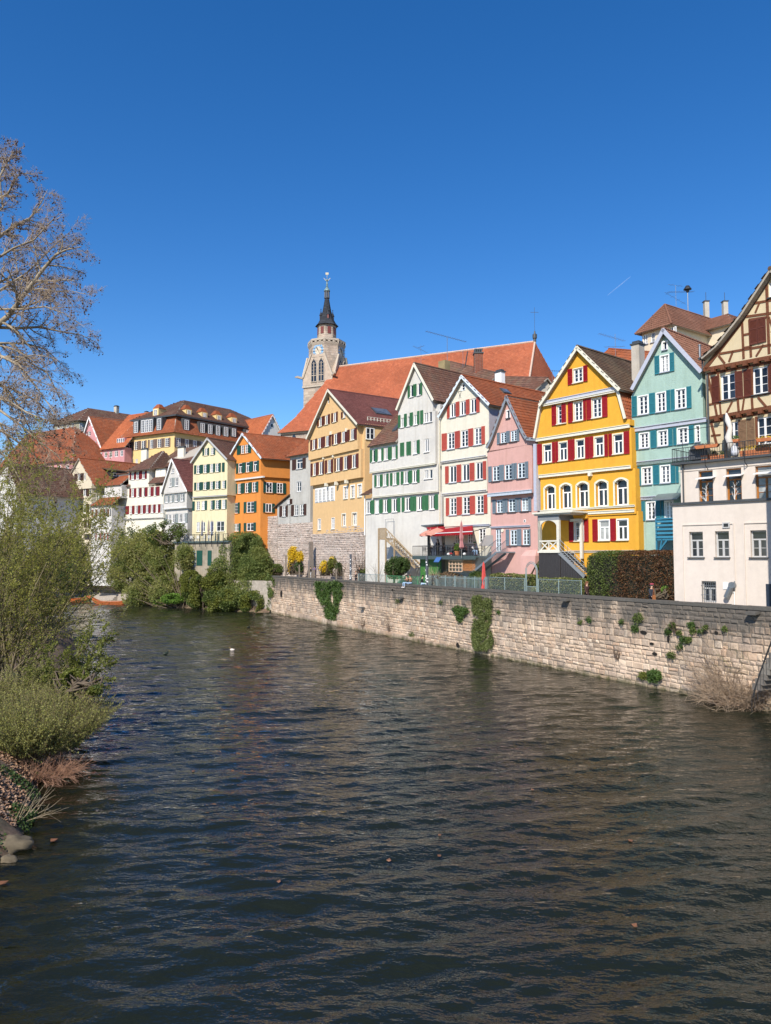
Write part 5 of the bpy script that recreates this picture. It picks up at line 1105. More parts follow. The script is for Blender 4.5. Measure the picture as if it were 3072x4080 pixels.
# stone blocks of the visible wall strip, plus cornice and a lancet
mb = MB(); a = q[0]
for r_i in range(8):
    z = ez-.9-r_i*.62; x = 0
    while x < 16: l = random.uniform(.7,1.5); p0 = a+dd*x+nn*.02; p1 = a+dd*(x+l-.05)+nn*.02; t_ = random.uniform(.01,.04); mb.hexa([(p0.x,p0.y,z),(p1.x,p1.y,z),(p1.x+nn.x*t_,p1.y+nn.y*t_,z),(p0.x+nn.x*t_,p0.y+nn.y*t_,z)], [(p0.x,p0.y,z+.57),(p1.x,p1.y,z+.57),(p1.x+nn.x*t_,p1.y+nn.y*t_,z+.57),(p0.x+nn.x*t_,p0.y+nn.y*t_,z+.57)], random.random()); x += l
mb.build('masonry', NAVE, ch, kind='stuff', rnd=True)
mb = MB(); p0, p1 = a+nn*.2, q[1]+nn*.2; mb.bar((p0.x,p0.y,ez-.2),(p1.x,p1.y,ez-.2),.5,.3); mb.build('cornice', STONET, ch)
lw = at(1166, 1745, 155)-O; mb = MB(); c = a+dd*((lw-a).dot(dd)); mb.lathe([(.9, 0), (.9, .01)], 4) if 0 else None
pts = [(-.7,-3),(.7,-3),(.7,0),(.35,.9),(0,1.3),(-.35,.9),(-.7,0)]; zc = at(1166,1752,155).z
mb.face([tuple(c+nn*.12+dd*px_)[:2]+(zc+pz_,) for px_, pz_ in pts]); mb.build('lancet_window', GL[0], ch)
# finial at the right end of the ridge
fp = Rr+O; o = MB(); o.tube([(0,0,0),(0,0,.6),(0,0,.7),(0,0,1.5),(0,0,1.6),(0,0,2.2)], [.3,.3,.45,.45,.2,.12], 8); o.tube([(0,0,2.2),(0,0,7)], .03, 5); o.bar((-.8,0,6),(.8,0,6),.06)
tag(o.build('finial', LEADM, None, loc=fp), 'dark finial with a thin lightning rod at the right end of the church ridge', 'finial')
# ---- church tower
tw_ = empty('church_tower', 'sandstone church tower with pointed belfry windows, blue clock faces and a dark slate spire', 'tower', (gx(1298, 168), 168, 0)); X0 = gx(1298, 168)
px2m = 168/F; TZ = lambda y: at(1298, 1050+y/3.6867, 168).z       # heights from the enlarged view
TS = stonem('tower_stone', [(.44,.34,.26),(.52,.42,.33),(.36,.29,.23),(.58,.48,.38),(.4,.33,.28)], grey=.7)
TSp = plain('tower_core_stone', (.42,.34,.27), .9, var=.2, scale=1.5)
rotf = math.radians(-25+0)          # main face turned to the viewer's left
Wq = 7.6
def rotv(x, y, a=rotf): return (x*math.cos(a)-y*math.sin(a), x*math.sin(a)+y*math.cos(a))
def ashlar(mb, sections, nface, a0, rfn, z0, z1, ch_=.62, lmin=.6, lmax=1.5, th=.03):
    """blocks on each face of a prism/frustum; rfn(z) = distance of the faces from the axis"""
    z = z0; r_i = 0
    while z < z1-.1:
        zz = min(z+ch_, z1)
        for k in range(nface):
            ang = a0+2*math.pi*k/nface; ap = rfn(z); ap2 = rfn(zz); half = ap*math.tan(math.pi/nface); half2 = ap2*math.tan(math.pi/nface)
            n_ = (math.cos(ang), math.sin(ang)); t_ = (-math.sin(ang), math.cos(ang)); x = -1.0; first = random.uniform(.3, 1)
            while x < 1:
                l = random.uniform(lmin, lmax)/half*first; first = 1; x2 = min(1, x+l)
                if 1-x2 < .15: x2 = 1
                e = .02; j = random.uniform(0, th); g = .03/half
                def P(xx, a_, h_, j_): return (n_[0]*(a_+j_)+t_[0]*xx*h_, n_[1]*(a_+j_)+t_[1]*xx*h_)
                xa, xb = x+g*.5, x2-g*.5
                b = [P(xa,ap,half,0), P(xb,ap,half,0), P(xb,ap2,half2,0), P(xa,ap2,half2,0)]; f = [P(xa,ap,half,j), P(xb,ap,half,j), P(xb,ap2,half2,j), P(xa,ap2,half2,j)]
                zz_ = [z+e, z+e, zz-e, zz-e]
                i0 = len(mb.v); mb.v += [(p[0],p[1],q_) for p, q_ in zip(b, zz_)]+[(p[0],p[1],q_) for p, q_ in zip(f, zz_)]; rr = random.random()
                for fc in ((4,5,6,7),(0,1,5,4),(1,2,6,5),(2,3,7,6),(3,0,4,7)): mb.f.append(tuple(i0+w_ for w_ in fc)); mb.r.append(rr)
                x = x2
        z = zz
    return mb
zb0, zs, zg, zgt, zd, zcone = TZ(2300)-20, TZ(1850), TZ(1235), TZ(1165), TZ(915), TZ(510)
A0 = rotf-math.pi/2                     # outward angle of the main face
mb = MB(); R4 = Wq/2/math.cos(math.pi/4); mb.lathe([(R4, zb0), (R4, zs)], 4, rot=A0+math.pi/4); mb.build('shaft', TSp, tw_)
mb = ashlar(MB(), None, 4, A0, lambda z: Wq/2+.01, zb0+8, zs); mb.build('masonry', TS, tw_, kind='stuff', rnd=True)
mb = MB(); mb.lathe([(R4+.35, zs-.15), (R4+.35, zs+.2), (R4+.1, zs+.45)], 4, rot=A0+math.pi/4); mb.build('string_course', STONET, tw_)
R8 = Wq/2/math.cos(math.pi/8)
mb = MB(); mb.lathe([(R8, zs), (R8, zg)], 8, rot=A0+math.pi/8); mb.build('octagon', TSp, tw_)
mb = ashlar(MB(), None, 8, A0, lambda z: Wq/2+.01, zs+.4, zg, .55, .5, 1.2); mb.build('masonry', TS, tw_, kind='stuff', rnd=True)
zt_ = TZ(1405); half = Wq/2                 # steep gablets with paired lancets on the four main faces
for k in range(4):
    ang = A0+k*math.pi/2; n_ = Vector((math.cos(ang), math.sin(ang), 0)); t_ = Vector((-math.sin(ang), math.cos(ang), 0))
    def P(x, d, z): p = n_*d+t_*x; return (p.x, p.y, z)
    zc = TZ(1715); mb = MB()
    out = [(-half, zs+.3), (half, zs+.3), (half, zc), (half*.45, zt_+.2), (-half*.45, zt_+.2), (-half, zc)]
    mb.face([P(x, half+.25, z) for x, z in out]); mb.v = mb.v
    for i in range(6): a, b = out[i], out[(i+1) % 6]; mb.face([P(a[0], half+.25, a[1]), P(b[0], half+.25, b[1]), P(b[0]*.8, half-.9, b[1]), P(a[0]*.8, half-.9, a[1])])
    gb = mb.build('gablet', TSp, tw_)
    for sx in (-1, 1):                      # raking coping and gargoyle block
        mb = MB(); mb.bar(P(sx*half, half+.3, zc), P(sx*half*.45, half+.3, zt_+.25), .35); mb.build('coping', STONET, gb)
        g_ = MB(); a = Vector(P(sx*half, half, zc-.1)); dr = Vector((a.x, a.y, 0)).normalized(); g_.bar(a, a+dr*1.6+Vector((0,0,.3)), .4, .45); g_.bar(a+dr*1.5+Vector((0,0,.3)), a+dr*2.0+Vector((0,0,.15)), .25, .3)
        if k in (0, 1) and sx == 1 or k == 3 and sx == -1 or (k == 0): g_.build('gargoyle', STONET, tw_)
    for sx in (-.95, .95):                  # lancets
        za, zb_ = TZ(1805), TZ(1465); w_ = .78; mb = MB(); pts = [(-w_, za), (w_, za), (w_, zb_-.8), (w_*.62, zb_-.1), (0, zb_+.5), (-w_*.62, zb_-.1), (-w_, zb_-.8)]
        mb.face([P(sx+x, half+.27, z) for x, z in pts]); wn = mb.build('lancet_window', plain('reveal_stone', (.30,.25,.2), .9), tw_)
        mb = MB(); pts = [(x*.78, za+.25 if z == za else z-.25) for x, z in pts]; mb.face([P(sx+x, half+.285, z) for x, z in pts]); mb.build('glazing', GL[0], wn)
        mb = MB(); mb.bar(P(sx, half+.34, za+.3), P(sx, half+.34, zb_-.6), .14)
        for zz in (za+.3+1.4,): mb.bar(P(sx-w_*.78, half+.33, zz), P(sx+w_*.78, half+.33, zz), .14)
        for i in range(len(pts)): a, b = pts[i], pts[(i+1) % len(pts)]; mb.bar(P(sx+a[0]*1.25, half+.32, a[1]), P(sx+b[0]*1.25, half+.32, b[1]), .16)
        for i in range(9): zz = za+2.2+i*.75; mb.bar(P(sx-w_*.75, half+.3, zz), P(sx+w_*.75, half+.3, zz), .05)
        mb.build('tracery', STONET, wn, kind='stuff')
    # clock
    zc_ = TZ(1338); R_ = 1.36; mb = MB(); n_s = 28
    ring = [(math.cos(2*math.pi*i/n_s), math.sin(2*math.pi*i/n_s)) for i in range(n_s)]
    if k in (0, 1, 3):
        mb.face([P(x*R_, half+.06, zc_+z*R_*1.15) for x, z in ring]); ck = mb.build('clock', plain('clock_blue', (.16,.36,.62), .5, var=.1), tw_)
        mb = MB(); mb.face([P(x*R_*.6, half+.09, zc_+z*R_*.6*1.15) for x, z in ring]); mb.build('dial', plain('dial_stone', (.55,.48,.38), .8), ck)
        mb = MB()
        for i in range(12): a_ = 2*math.pi*i/12; mb.bar(P(math.cos(a_)*R_*.68, half+.1, zc_+math.sin(a_)*R_*.78), P(math.cos(a_)*R_*.92, half+.1, zc_+math.sin(a_)*R_*1.06), .16, .04)
        mb.build('numerals', plain('gilding', (.6,.45,.2), .4), ck)
        mb = MB(); mb.bar(P(-.3, half+.14, zc_+.8), P(.85, half+.14, zc_-1.7), .12, .04); mb.bar(P(0, half+.14, zc_), P(-.5, half+.14, zc_+.8), .15, .04); mb.build('hands', plain('black_iron', (.02,.02,.02), .5), ck)
# gallery with pierced balustrade
Rg = R8+.22
mb = MB(); mb.lathe([(R8, zg-.5), (Rg, zg-.05), (Rg+.1, zg+.2), (Rg-.4, zg+.22)], 8, rot=A0+math.pi/8); mb.lathe([(Rg-.15, zgt-.3), (Rg+.05, zgt-.3), (Rg+.05, zgt+.05), (Rg-.15, zgt+.05)], 8, rot=A0+math.pi/8); mb.build('gallery', STONET, tw_)
mb = MB()
for k in range(8):
    a1, a2 = A0+math.pi/8+k*math.pi/4, A0+math.pi/8+(k+1)*math.pi/4; p, q_ = Vector((Rg*math.cos(a1),Rg*math.sin(a1),0)), Vector((Rg*math.cos(a2),Rg*math.sin(a2),0))
    for i in range(3):
        s, e = p.lerp(q_, i/3), p.lerp(q_, (i+1)/3); m_ = (s+e)/2; z0_, z1_ = zg+.2, zgt-.3; zm_ = (z0_+z1_)/2
        mb.bar(s+Vector((0,0,z0_)), s+Vector((0,0,z1_)), .16)
        for a, b in (((s,zm_),(m_,z1_)),((m_,z1_),(e,zm_)),((e,zm_),(m_,z0_)),((m_,z0_),(s,zm_))): mb.bar(a[0]+Vector((0,0,a[1])), b[0]+Vector((0,0,b[1])), .13)
mb.build('balustrade', STONET, tw_)
Rd = 143/3.6867*px2m/1.0; apd = Rd*math.cos(math.pi/8)
mb = MB(); mb.lathe([(Rd, zgt-2.5), (Rd*.97, zd)], 8, rot=A0+math.pi/8); mb.build('drum', TSp, tw_)
mb = ashlar(MB(), None, 8, A0, lambda z: apd-.02, zgt-1.2, zd-.1, .5, .5, 1.1); mb.build('masonry', TS, tw_, kind='stuff', rnd=True)
RED = plain('red_hatch', (.15,.035,.03), .6)
for k in range(8):
    ang = A0+k*math.pi/4; n_ = Vector((math.cos(ang), math.sin(ang), 0)); t_ = Vector((-math.sin(ang), math.cos(ang), 0)); p = n_*(apd+.04); zc = TZ(1010)
    mb = MB(); mb.hexa([tuple(p+t_*x+n_*y)[:2]+(zc-.8,) for x, y in ((-.38,0),(.38,0),(.38,.06),(-.38,.06))], [tuple(p+t_*x+n_*y)[:2]+(zc+.8,) for x, y in ((-.38,0),(.38,0),(.38,.06),(-.38,.06))]); mb.build('hatch', RED, tw_)
SL = tilem('slate', [(.03,.033,.042),(.045,.05,.06),(.025,.028,.035)], (.07,.07,.08), .25)
prof = [(722,925),(684,885),(655,835),(632,770),(612,700),(597,620),(585,550),(578,510)]
rp = [((x-548)/3.6867*px2m, TZ(y)) for x, y in prof]
mb = MB()
pf = []
for (r0, z0_), (r1, z1_) in zip(rp[:-1], rp[1:]):
    n_ = max(1, int((z1_-z0_)/.35))
    for i in range(n_): t0 = i/n_; pf += [(r0+(r1-r0)*t0+.035, z0_+(z1_-z0_)*t0), (r0+(r1-r0)*(i+.98)/n_, z0_+(z1_-z0_)*(i+.98)/n_)]
mb.lathe(pf, 8, rot=A0+math.pi/8); mb.r = [random.random() for _ in mb.r]; sp = mb.build('spire', SL, tw_, rnd=True)
for k in (0, 2, 4, 6):                 # small spire dormers
    ang = A0+math.pi/4*k+math.pi/4*0.9; p = Vector((math.cos(ang), math.sin(ang), 0))*1.38; z_ = TZ(825)
    mb = MB(); mb.box(p.x-.26, p.x+.26, p.y-.26, p.y+.26, z_-.3, z_+.85); dm = mb.build('spire_dormer', SL, tw_, rnd=True); mb = MB(); mb.lathe([(.42,z_+.8),(.1,z_+1.7),(.05,z_+2.2),(.14,z_+2.3),(.02,z_+2.45)], 6, (p.x,p.y)); mb.build('pinnacle', SL, dm, rnd=True)
    mb = MB(); q_ = p*1.06; mb.box(q_.x-.2, q_.x+.2, q_.y-.2, q_.y+.2, z_-.1, z_+.7); mb.build('hatch', RED, dm)
zl0, zl1 = TZ(510), TZ(405); rl = 34/3.6867*px2m
mb = MB()
for k in range(8): a_ = A0+math.pi/8+k*math.pi/4; mb.bar((rl*math.cos(a_), rl*math.sin(a_), zl0), (rl*.95*math.cos(a_), rl*.95*math.sin(a_), zl1), .2)
mb.lathe([(rl+.12,zl0-.1),(rl+.12,zl0+.15)], 8); mb.build('lantern', LEADM, tw_)
COP = plain('copper_green', (.16,.24,.25), .6, .2)
mb = MB(); u_ = px2m/3.6867; mb.lathe([(r*u_, TZ(y)) for r, y in ((48,408),(44,390),(30,372),(18,352),(24,346),(10,335),(15,300),(8,272),(5,268),(5,262),(18,255),(18,238),(4,228),(3,180),(2,175))], 10); mb.build('cap', COP, tw_)
mb = MB(); mb.tube([(0,0,TZ(230)),(0,0,TZ(150))], .06, 5); z_ = TZ(158); mb.bar((-.75,0,z_-.9),(0,0,z_-1.8),.1); mb.bar((.75,0,z_-.9),(0,0,z_-1.8),.1); mb.box(-.35,.35,-.04,.04,z_-.1,z_+.4); mb.build('weathervane', plain('pale_gilt', (.4,.36,.25), .4, .3), tw_)
# ------------------------------------------------------------------ river, banks and walls
WA, WD = np.array([-16.4, 107.0]), np.array([20.6, 38.2]); WDIR = (WD-WA)/np.linalg.norm(WD-WA); WLEN = float(np.linalg.norm(WD-WA)); WN = np.array([WDIR[1], -WDIR[0]])
if WN[1] > 0: WN = -WN                     # towards the water
WTOP = 5.35; GZ = 4.55
LAND = plain('promenade_gravel', (.33,.29,.24), .95, var=.25, scale=2.5)
def prism(name, pts, z0, z1, mat, kind='structure'):
    mb = MB(); k = len(pts); P = [Vector((x, y, 0)) for x, y in pts]
    from mathutils.geometry import tessellate_polygon as tp
    for t_ in tp([P]): mb.face([(P[i].x, P[i].y, z1) for i in t_])
    for i in range(k): a, b = P[i], P[(i+1) % k]; mb.face([(a.x,a.y,z0),(b.x,b.y,z0),(b.x,b.y,z1),(a.x,a.y,z1)])
    return mb.build(name, mat, None, kind=kind)
wl = [tuple(WA+WDIR*t-WN*.1) for t in np.linspace(0, WLEN, 3)]
prism('promenade', [wl[0], (-19,109), (-24,113.5), (-29,118.5), (-33,123.2), (-62,146.6), (-80,160), (-300,330), (-600,900), (900,900), (900,20), (40,20), (22,38)], -3, GZ, LAND)
# hill behind the first row
hm = plain('hill_earth', (.12,.10,.07), .95, var=.3)
V = []; mb = MB()
for i in range(2): pass
prism('hill', [(-150,175),(-60,165),(-20,150),(5,150),(30,120),(60,80),(200,90),(300,300),(-300,400)], 0, 13, hm)
# river bed and shallow bank on the left
def bedm():
    m = bpy.data.materials.new('river_bed'); t, b = nodes(m)
    v = t.nodes.new('ShaderNodeTexVoronoi'); v.inputs['Scale'].default_value = 3.2; t.links.new(pos(t), v.inputs['Vector'])
    a = ramp(t, v.outputs['Color'], [(0, (.05,.035,.012)), (.6, (.10,.07,.025)), (1, (.16,.12,.06))]); n = noise(t, 1.2, 5, .6, pos(t)); a = mixc(t, ramp(t, n, [(.4,0),(.65,.8)]), a, (.035,.028,.008))
    t.links.new(a, b.inputs['Base Color']); b.inputs['Roughness'].default_value = .9; return m
BEDM = bedm()
# left bank shoreline in plan (waterline), near to far
SH = [(-6.5,6), (-7.6,12), (-9.4,15.5), (-10.3,19.0), (-10.35,20.2), (-10.3,21.2), (-10.7,23), (-12.1,26.4), (-13.0,28.5), (-14.9,31.5), (-17.5,37), (-20,45), (-23,55), (-29,70), (-38,88), (-50,108), (-62,125), (-90,160), (-200,300)]
def shore_x(y):
    for (x0, y0), (x1, y1) in zip(SH[:-1], SH[1:]):
        if y <= y1: t = (y-y0)/(y1-y0); return x0+(x1-x0)*t
    return SH[-1][0]
ys = np.unique(np.concatenate([np.arange(2, 40, .35), np.arange(40, 90, 1.2), np.arange(90, 300, 6)])); dist = np.concatenate([np.arange(-9, -1, .8), np.arange(-1, 5, .25), [6, 8, 11, 16, 25, 45, 90, 200]])
from mathutils import noise as MN
V, Fc = [], []
for y in ys:
    sx = shore_x(y)+.5*MN.noise(Vector((0, y*.5, 3)))+.25*MN.noise(Vector((0, y*1.7, 7)))
    for d in dist:
        if d < 0: z = -.05+d*.16-.25*min(1, -d)
        elif d < 1.2: z = .0+d*.75
        else: z = .9+1.0*(1-math.exp(-(d-1.2)*.45))
        z += (.12*MN.noise(Vector((d*1.3, y*1.3, 0)))+.05*MN.noise(Vector((d*4, y*4, 0))))*(1 if d > -.3 else .4)
        V.append((sx-d, y, z))
nd = len(dist)
for i in range(len(ys)-1):
    for j in range(nd-1): a = i*nd+j; Fc.append((a, a+nd, a+nd+1, a+1))
m = bpy.data.meshes.new('river_bank'); m.from_pydata(V, [], Fc); m.polygons.foreach_set('use_smooth', [True]*len(Fc))
bm_ = bpy.data.materials.new('bank_earth'); t, b = nodes(bm_)
sz = t.nodes.new('ShaderNodeSeparateXYZ'); t.links.new(pos(t), sz.inputs[0])
n = noise(t, 3, 6, .7, pos(t)); n1 = noise(t, .6, 4, .6, pos(t))
a = ramp(t, n, [(.3,(.055,.035,.022)),(.5,(.13,.085,.055)),(.7,(.22,.15,.10))]); a = mixc(t, ramp(t, n1, [(.5,0),(.7,.6)]), a, (.05,.07,.02))
a = mixc(t, N2(t, sz.outputs[2], -.1, .12), (.055,.04,.015), a); t.links.new(a, b.inputs['Base Color']); b.inputs['Roughness'].default_value = .95; bump(t, b, n, .8, .06)
m.materials.append(bm_); obj('river_bank', m, kind='structure')
mb = MB(); mb.face([(-600,-60,-2.4),(600,-60,-2.4),(600,900,-2.4),(-600,900,-2.4)]); mb.build('river_bed', BEDM, kind='structure')
# water: real ripples near the camera carried on by bump further out
wm = bpy.data.materials.new('river_water'); t = wm.node_tree if wm.use_nodes else None; wm.use_nodes = True; t = wm.node_tree; b = t.nodes['Principled BSDF']
t.nodes.remove(b); out = t.nodes['Material Output']
P_ = pos(t, .55, 1, 1)
rot = t.nodes.new('ShaderNodeMapping'); rot.inputs['Rotation'].default_value = (0, 0, math.radians(-9)); rot.inputs['Scale'].default_value = (.42, 1, 1); g = t.nodes.new('ShaderNodeNewGeometry'); t.links.new(g.outputs['Position'], rot.inputs[0])
rot2 = t.nodes.new('ShaderNodeMapping'); rot2.inputs['Rotation'].default_value = (0, 0, math.radians(14)); rot2.inputs['Scale'].default_value = (.6, 1, 1); t.links.new(g.outputs['Position'], rot2.inputs[0])
def mth(op, a, b_=None, c=None):
    n = t.nodes.new('ShaderNodeMath'); n.operation = op
    for i, v in enumerate((a, b_, c)):
        if v is None: continue
        if isinstance(v, (int, float)): n.inputs[i].default_value = v
        else: t.links.new(v, n.inputs[i])
    return n.outputs[0]
w1 = noise(t, 1.7, 3, .5, rot.outputs[0]); w2 = noise(t, 4.6, 3, .6, rot2.outputs[0]); w3 = noise(t, 9.0, 2, .5, rot.outputs[0]); wv = noise(t, .16, 2, .5, P_)
hsum = mth('ADD', mth('MULTIPLY', w1, .62), mth('ADD', mth('MULTIPLY', w2, .3), mth('MULTIPLY', w3, .07)))
hsum = mth('MULTIPLY', hsum, mth('MULTIPLY_ADD', wv, 1.2, .4))
bp = t.nodes.new('ShaderNodeBump'); bp.inputs['Strength'].default_value = 1.0; bp.inputs['Distance'].default_value = .17; t.links.new(hsum, bp.inputs['Height'])
gl = t.nodes.new('ShaderNodeBsdfGlossy'); gl.inputs['Roughness'].default_value = .04; gl.inputs['Color'].default_value = (1,1,1,1); t.links.new(bp.outputs[0], gl.inputs['Normal'])
df = t.nodes.new('ShaderNodeBsdfDiffuse'); df.inputs[0].default_value = (.010,.0125,.007,1); t.links.new(bp.outputs[0], df.inputs['Normal'])
tr = t.nodes.new('ShaderNodeBsdfTransparent'); tr.inputs[0].default_value = (.62,.60,.42,1)
at2 = t.nodes.new('ShaderNodeAttribute'); at2.attribute_name = 'shallow'
body = t.nodes.new('ShaderNodeMixShader'); t.links.new(at2.outputs['Fac'], body.inputs[0]); t.links.new(df.outputs[0], body.inputs[1]); t.links.new(tr.outputs[0], body.inputs[2])
fr = t.nodes.new('ShaderNodeFresnel'); fr.inputs[0].default_value = 1.38; t.links.new(bp.outputs[0], fr.inputs['Normal'])
ms = t.nodes.new('ShaderNodeMixShader'); t.links.new(fr.outputs[0], ms.inputs[0]); t.links.new(body.outputs[0], ms.inputs[1]); t.links.new(gl.outputs[0], ms.inputs[2]); t.links.new(ms.outputs[0], out.inputs[0])
rs = np.random.RandomState(5); WV = []
for i in range(78):
    lam = 10**rs.uniform(-.38, .46); th = rs.normal(0, .34)-.18; WV.append((lam, math.sin(th)*2*math.pi/lam, math.cos(th)*2*math.pi/lam, rs.uniform(0, 6.28), rs.uniform(.05,.22), rs.uniform(.03,.2), rs.uniform(0,6.28)))
def water_patch(xs, yv):
    Xg, Yg = np.meshgrid(xs, yv); Zg = np.zeros_like(Xg)
    for lam, kx, ky, ph, e1, e2, e3 in WV:
        env = .5+.5*np.sin(Xg*e1+Yg*e2+e3); fade = np.clip((lam*75-Yg)/20+1, 0, 1) if lam < 1.6 else 1.0
        Zg += env*fade*.0066*lam**.7*np.sin(kx*Xg+ky*Yg+ph)*(1+np.clip((Yg-60)/60, 0, .8))
    Zg *= np.clip((Yg-2)/3, 0, 1)
    sxs = np.array([shore_x(y) for y in yv])[:, None]; dsh = Xg-sxs; shal = np.clip(1-(dsh+.2)/3.4, 0, 1)**1.4*.85
    ny, nx = Xg.shape; V = np.stack([Xg.ravel(), Yg.ravel(), Zg.ravel()], 1)
    I, J = np.meshgrid(np.arange(ny-1), np.arange(nx-1), indexing='ij'); a = (I*nx+J).ravel(); quads = np.stack([a, a+1, a+nx+1, a+nx], 1)
    m = bpy.data.meshes.new('river'); m.vertices.add(len(V)); m.vertices.foreach_set('co', V.astype(np.float32).ravel()); m.loops.add(quads.size); m.loops.foreach_set('vertex_index', quads.ravel().astype(np.int32)); m.polygons.add(len(quads)); m.polygons.foreach_set('loop_start', np.arange(0, quads.size, 4, dtype=np.int32)); m.update(calc_edges=True)
    m.attributes.new('shallow', 'FLOAT', 'POINT').data.foreach_set('value', shal.ravel().astype(np.float32)); m.polygons.foreach_set('use_smooth', [True]*len(quads)); m.materials.append(wm); obj('river', m, kind='structure')
xs = np.arange(-26, 24.1, .16); yv = [3.0]
while yv[-1] < 72: yv.append(yv[-1]+max(.06, yv[-1]*.0042))
yv = np.array(yv); water_patch(xs, yv)
yf = [float(yv[-1])]
while yf[-1] < 150: yf.append(yf[-1]+yf[-1]*.0036)
water_patch(np.arange(-78, 24.1, .45), np.array(yf))
mb = MB(); x0, x1, y0, y1 = xs[0], xs[-1], yv[0], yv[-1]
y2 = yf[-1]
for q in ((-500,x0,-40,y1),(x1,500,-40,400),(x0,x1,-40,y0),(-500,-78,y1,y2),(-500,x1,y2,400)): mb.face([(q[0],q[2],0),(q[1],q[2],0),(q[1],q[3],0),(q[0],q[3],0)])
mb.build('river', wm, kind='structure')
# ---- masonry laid on a vertical plane
def masonry(o, P0, d, n, L, z0, z1, mat1, matN, big=300, cmin=.2, cmax=.4, wmin=.28, wmax=.75, proud=.06, mortar=None, thick=.6, near_end=1, tilt=0, skipf=None, score=None):
    mm = mortar or plain('mortar', (.3,.27,.23), .9)
    P0 = np.array(P0); st = []
    z = z0
    while z < z1-.05:
        hgt = min(random.uniform(cmin, cmax), z1-z); hgt = z1-z if z1-z-hgt < .12 else hgt
        x = -random.uniform(0, .3)
        while x < L:
            wd = random.uniform(wmin, wmax)*(1+.3*(hgt-cmin)/(cmax-cmin)); 
            if random.random() < .05 and hgt > .3:   # two thin stones stacked
                f = random.uniform(.4, .6); st.append((x, x+wd, z, z+hgt*f)); st.append((x, x+wd, z+hgt*f, z+hgt))
            else: st.append((x, x+wd, z, z+hgt))
            x += wd
        z += hgt
    st = [s_ for s_ in st if s_[1] > .05 and s_[0] < L-.05 and (skipf is None or not skipf((s_[0]+s_[1])/2, (s_[2]+s_[3])/2))]
    def stone(mb, s_):
        xa, xb, za, zb = max(0, s_[0]), min(L, s_[1]), s_[2], s_[3]; g = random.uniform(.008, .024); pr = random.uniform(.012, proud) * (1.6 if random.random() < .08 else 1)
        j = lambda k=.035: random.uniform(-k, k)
        w_, h_ = xb-xa, zb-za; e = min(.05, w_*.15, h_*.2)
        B4 = [(xa+g, za+g), (xb-g, za+g), (xb-g, zb-g), (xa+g, zb-g)]; B4 = [(x+j(.03), q+j(.03)) for x, q in B4]
        T4 = [(B4[0][0]+e, B4[0][1]+e), (B4[1][0]-e, B4[1][1]+e), (B4[2][0]-e, B4[2][1]-e), (B4[3][0]+e, B4[3][1]-e)]
        i0 = len(mb.v)
        for (x, q) in B4: mb.v.append((P0[0]+d[0]*x+n[0]*.0, P0[1]+d[1]*x+n[1]*.0, q))
        for (x, q) in T4: k = pr+j(.012); mb.v.append((P0[0]+d[0]*x+n[0]*k, P0[1]+d[1]*x+n[1]*k, q))
        cx_, cz_ = (xa+xb)/2+j(w_*.2), (za+zb)/2+j(h_*.2); k = pr+random.uniform(0, .025); mb.v.append((P0[0]+d[0]*cx_+n[0]*k, P0[1]+d[1]*cx_+n[1]*k, cz_))
        r = random.random()
        for fc in ((4,5,8),(5,6,8),(6,7,8),(7,4,8),(0,1,5,4),(1,2,6,5),(2,3,7,6),(3,0,4,7)): mb.f.append(tuple(i0+q for q in fc)); mb.r.append(r)
    def size(s_):
        x = (s_[0]+s_[1])/2; Y = P0[1]+d[1]*x; return (s_[1]-s_[0])*(s_[3]-s_[2])/Y**2
    st.sort(key=size, reverse=True)
    for s_ in st[:big]: mb = MB(); stone(mb, s_); mb.build('stone', mat1, o)
    mb = MB()
    for s_ in st[big:]: stone(mb, s_)
    mb.build('stonework', matN, o, kind='stuff', rnd=True)
    return st
RC = [(.45,.32,.22),(.61,.47,.34),(.30,.22,.16),(.68,.55,.42),(.54,.36,.24),(.36,.29,.23),(.60,.45,.34),(.24,.19,.15),(.65,.5,.37)]
S1, SN = stonem('river_stone_single', RC, True, WTOP, True, .5), stonem('river_stone', RC, False, WTOP, True, .5)
MORT = stonem('wall_mortar', [(.24,.195,.15),(.24,.195,.15)], True, WTOP)
rw = empty('river_wall', 'long rough sandstone retaining wall running along the river below the houses', 'wall', (0, 0, 0))
mb = MB(); a, b_ = WA, WA+WDIR*WLEN
for (x0_, x1_) in ((0, WLEN),): 
    p = [a-WN*.8, b_-WN*.8, b_, a]; mb.hexa([(q[0],q[1],-2.5) for q in p], [(q[0],q[1],WTOP-.16) for q in p])
mb.build('core', MORT, rw)
masonry(rw, WA, WDIR, WN, WLEN, -.1, WTOP-.16, S1, SN, 300, .2, .46, .22, .68, .05)
x = 0
S_C = stonem('coping_stone_mat', [(.26,.24,.21),(.33,.30,.26),(.22,.2,.18)], True, WTOP-2.0)
while x < WLEN:
    l = random.uniform(.8, 1.6); mb = MB(); q0, q1 = WA+WDIR*x, WA+WDIR*min(WLEN, x+l-.02); j = random.uniform(-.012,.012); p = [q0-WN*.82, q1-WN*.82, q1+WN*.07, q0+WN*.07]
    mb.hexa([(q[0],q[1],WTOP-.17) for q in p], [(q[0],q[1],WTOP+j) for q in p]); mb.build('coping_stone', S_C, rw); x += l
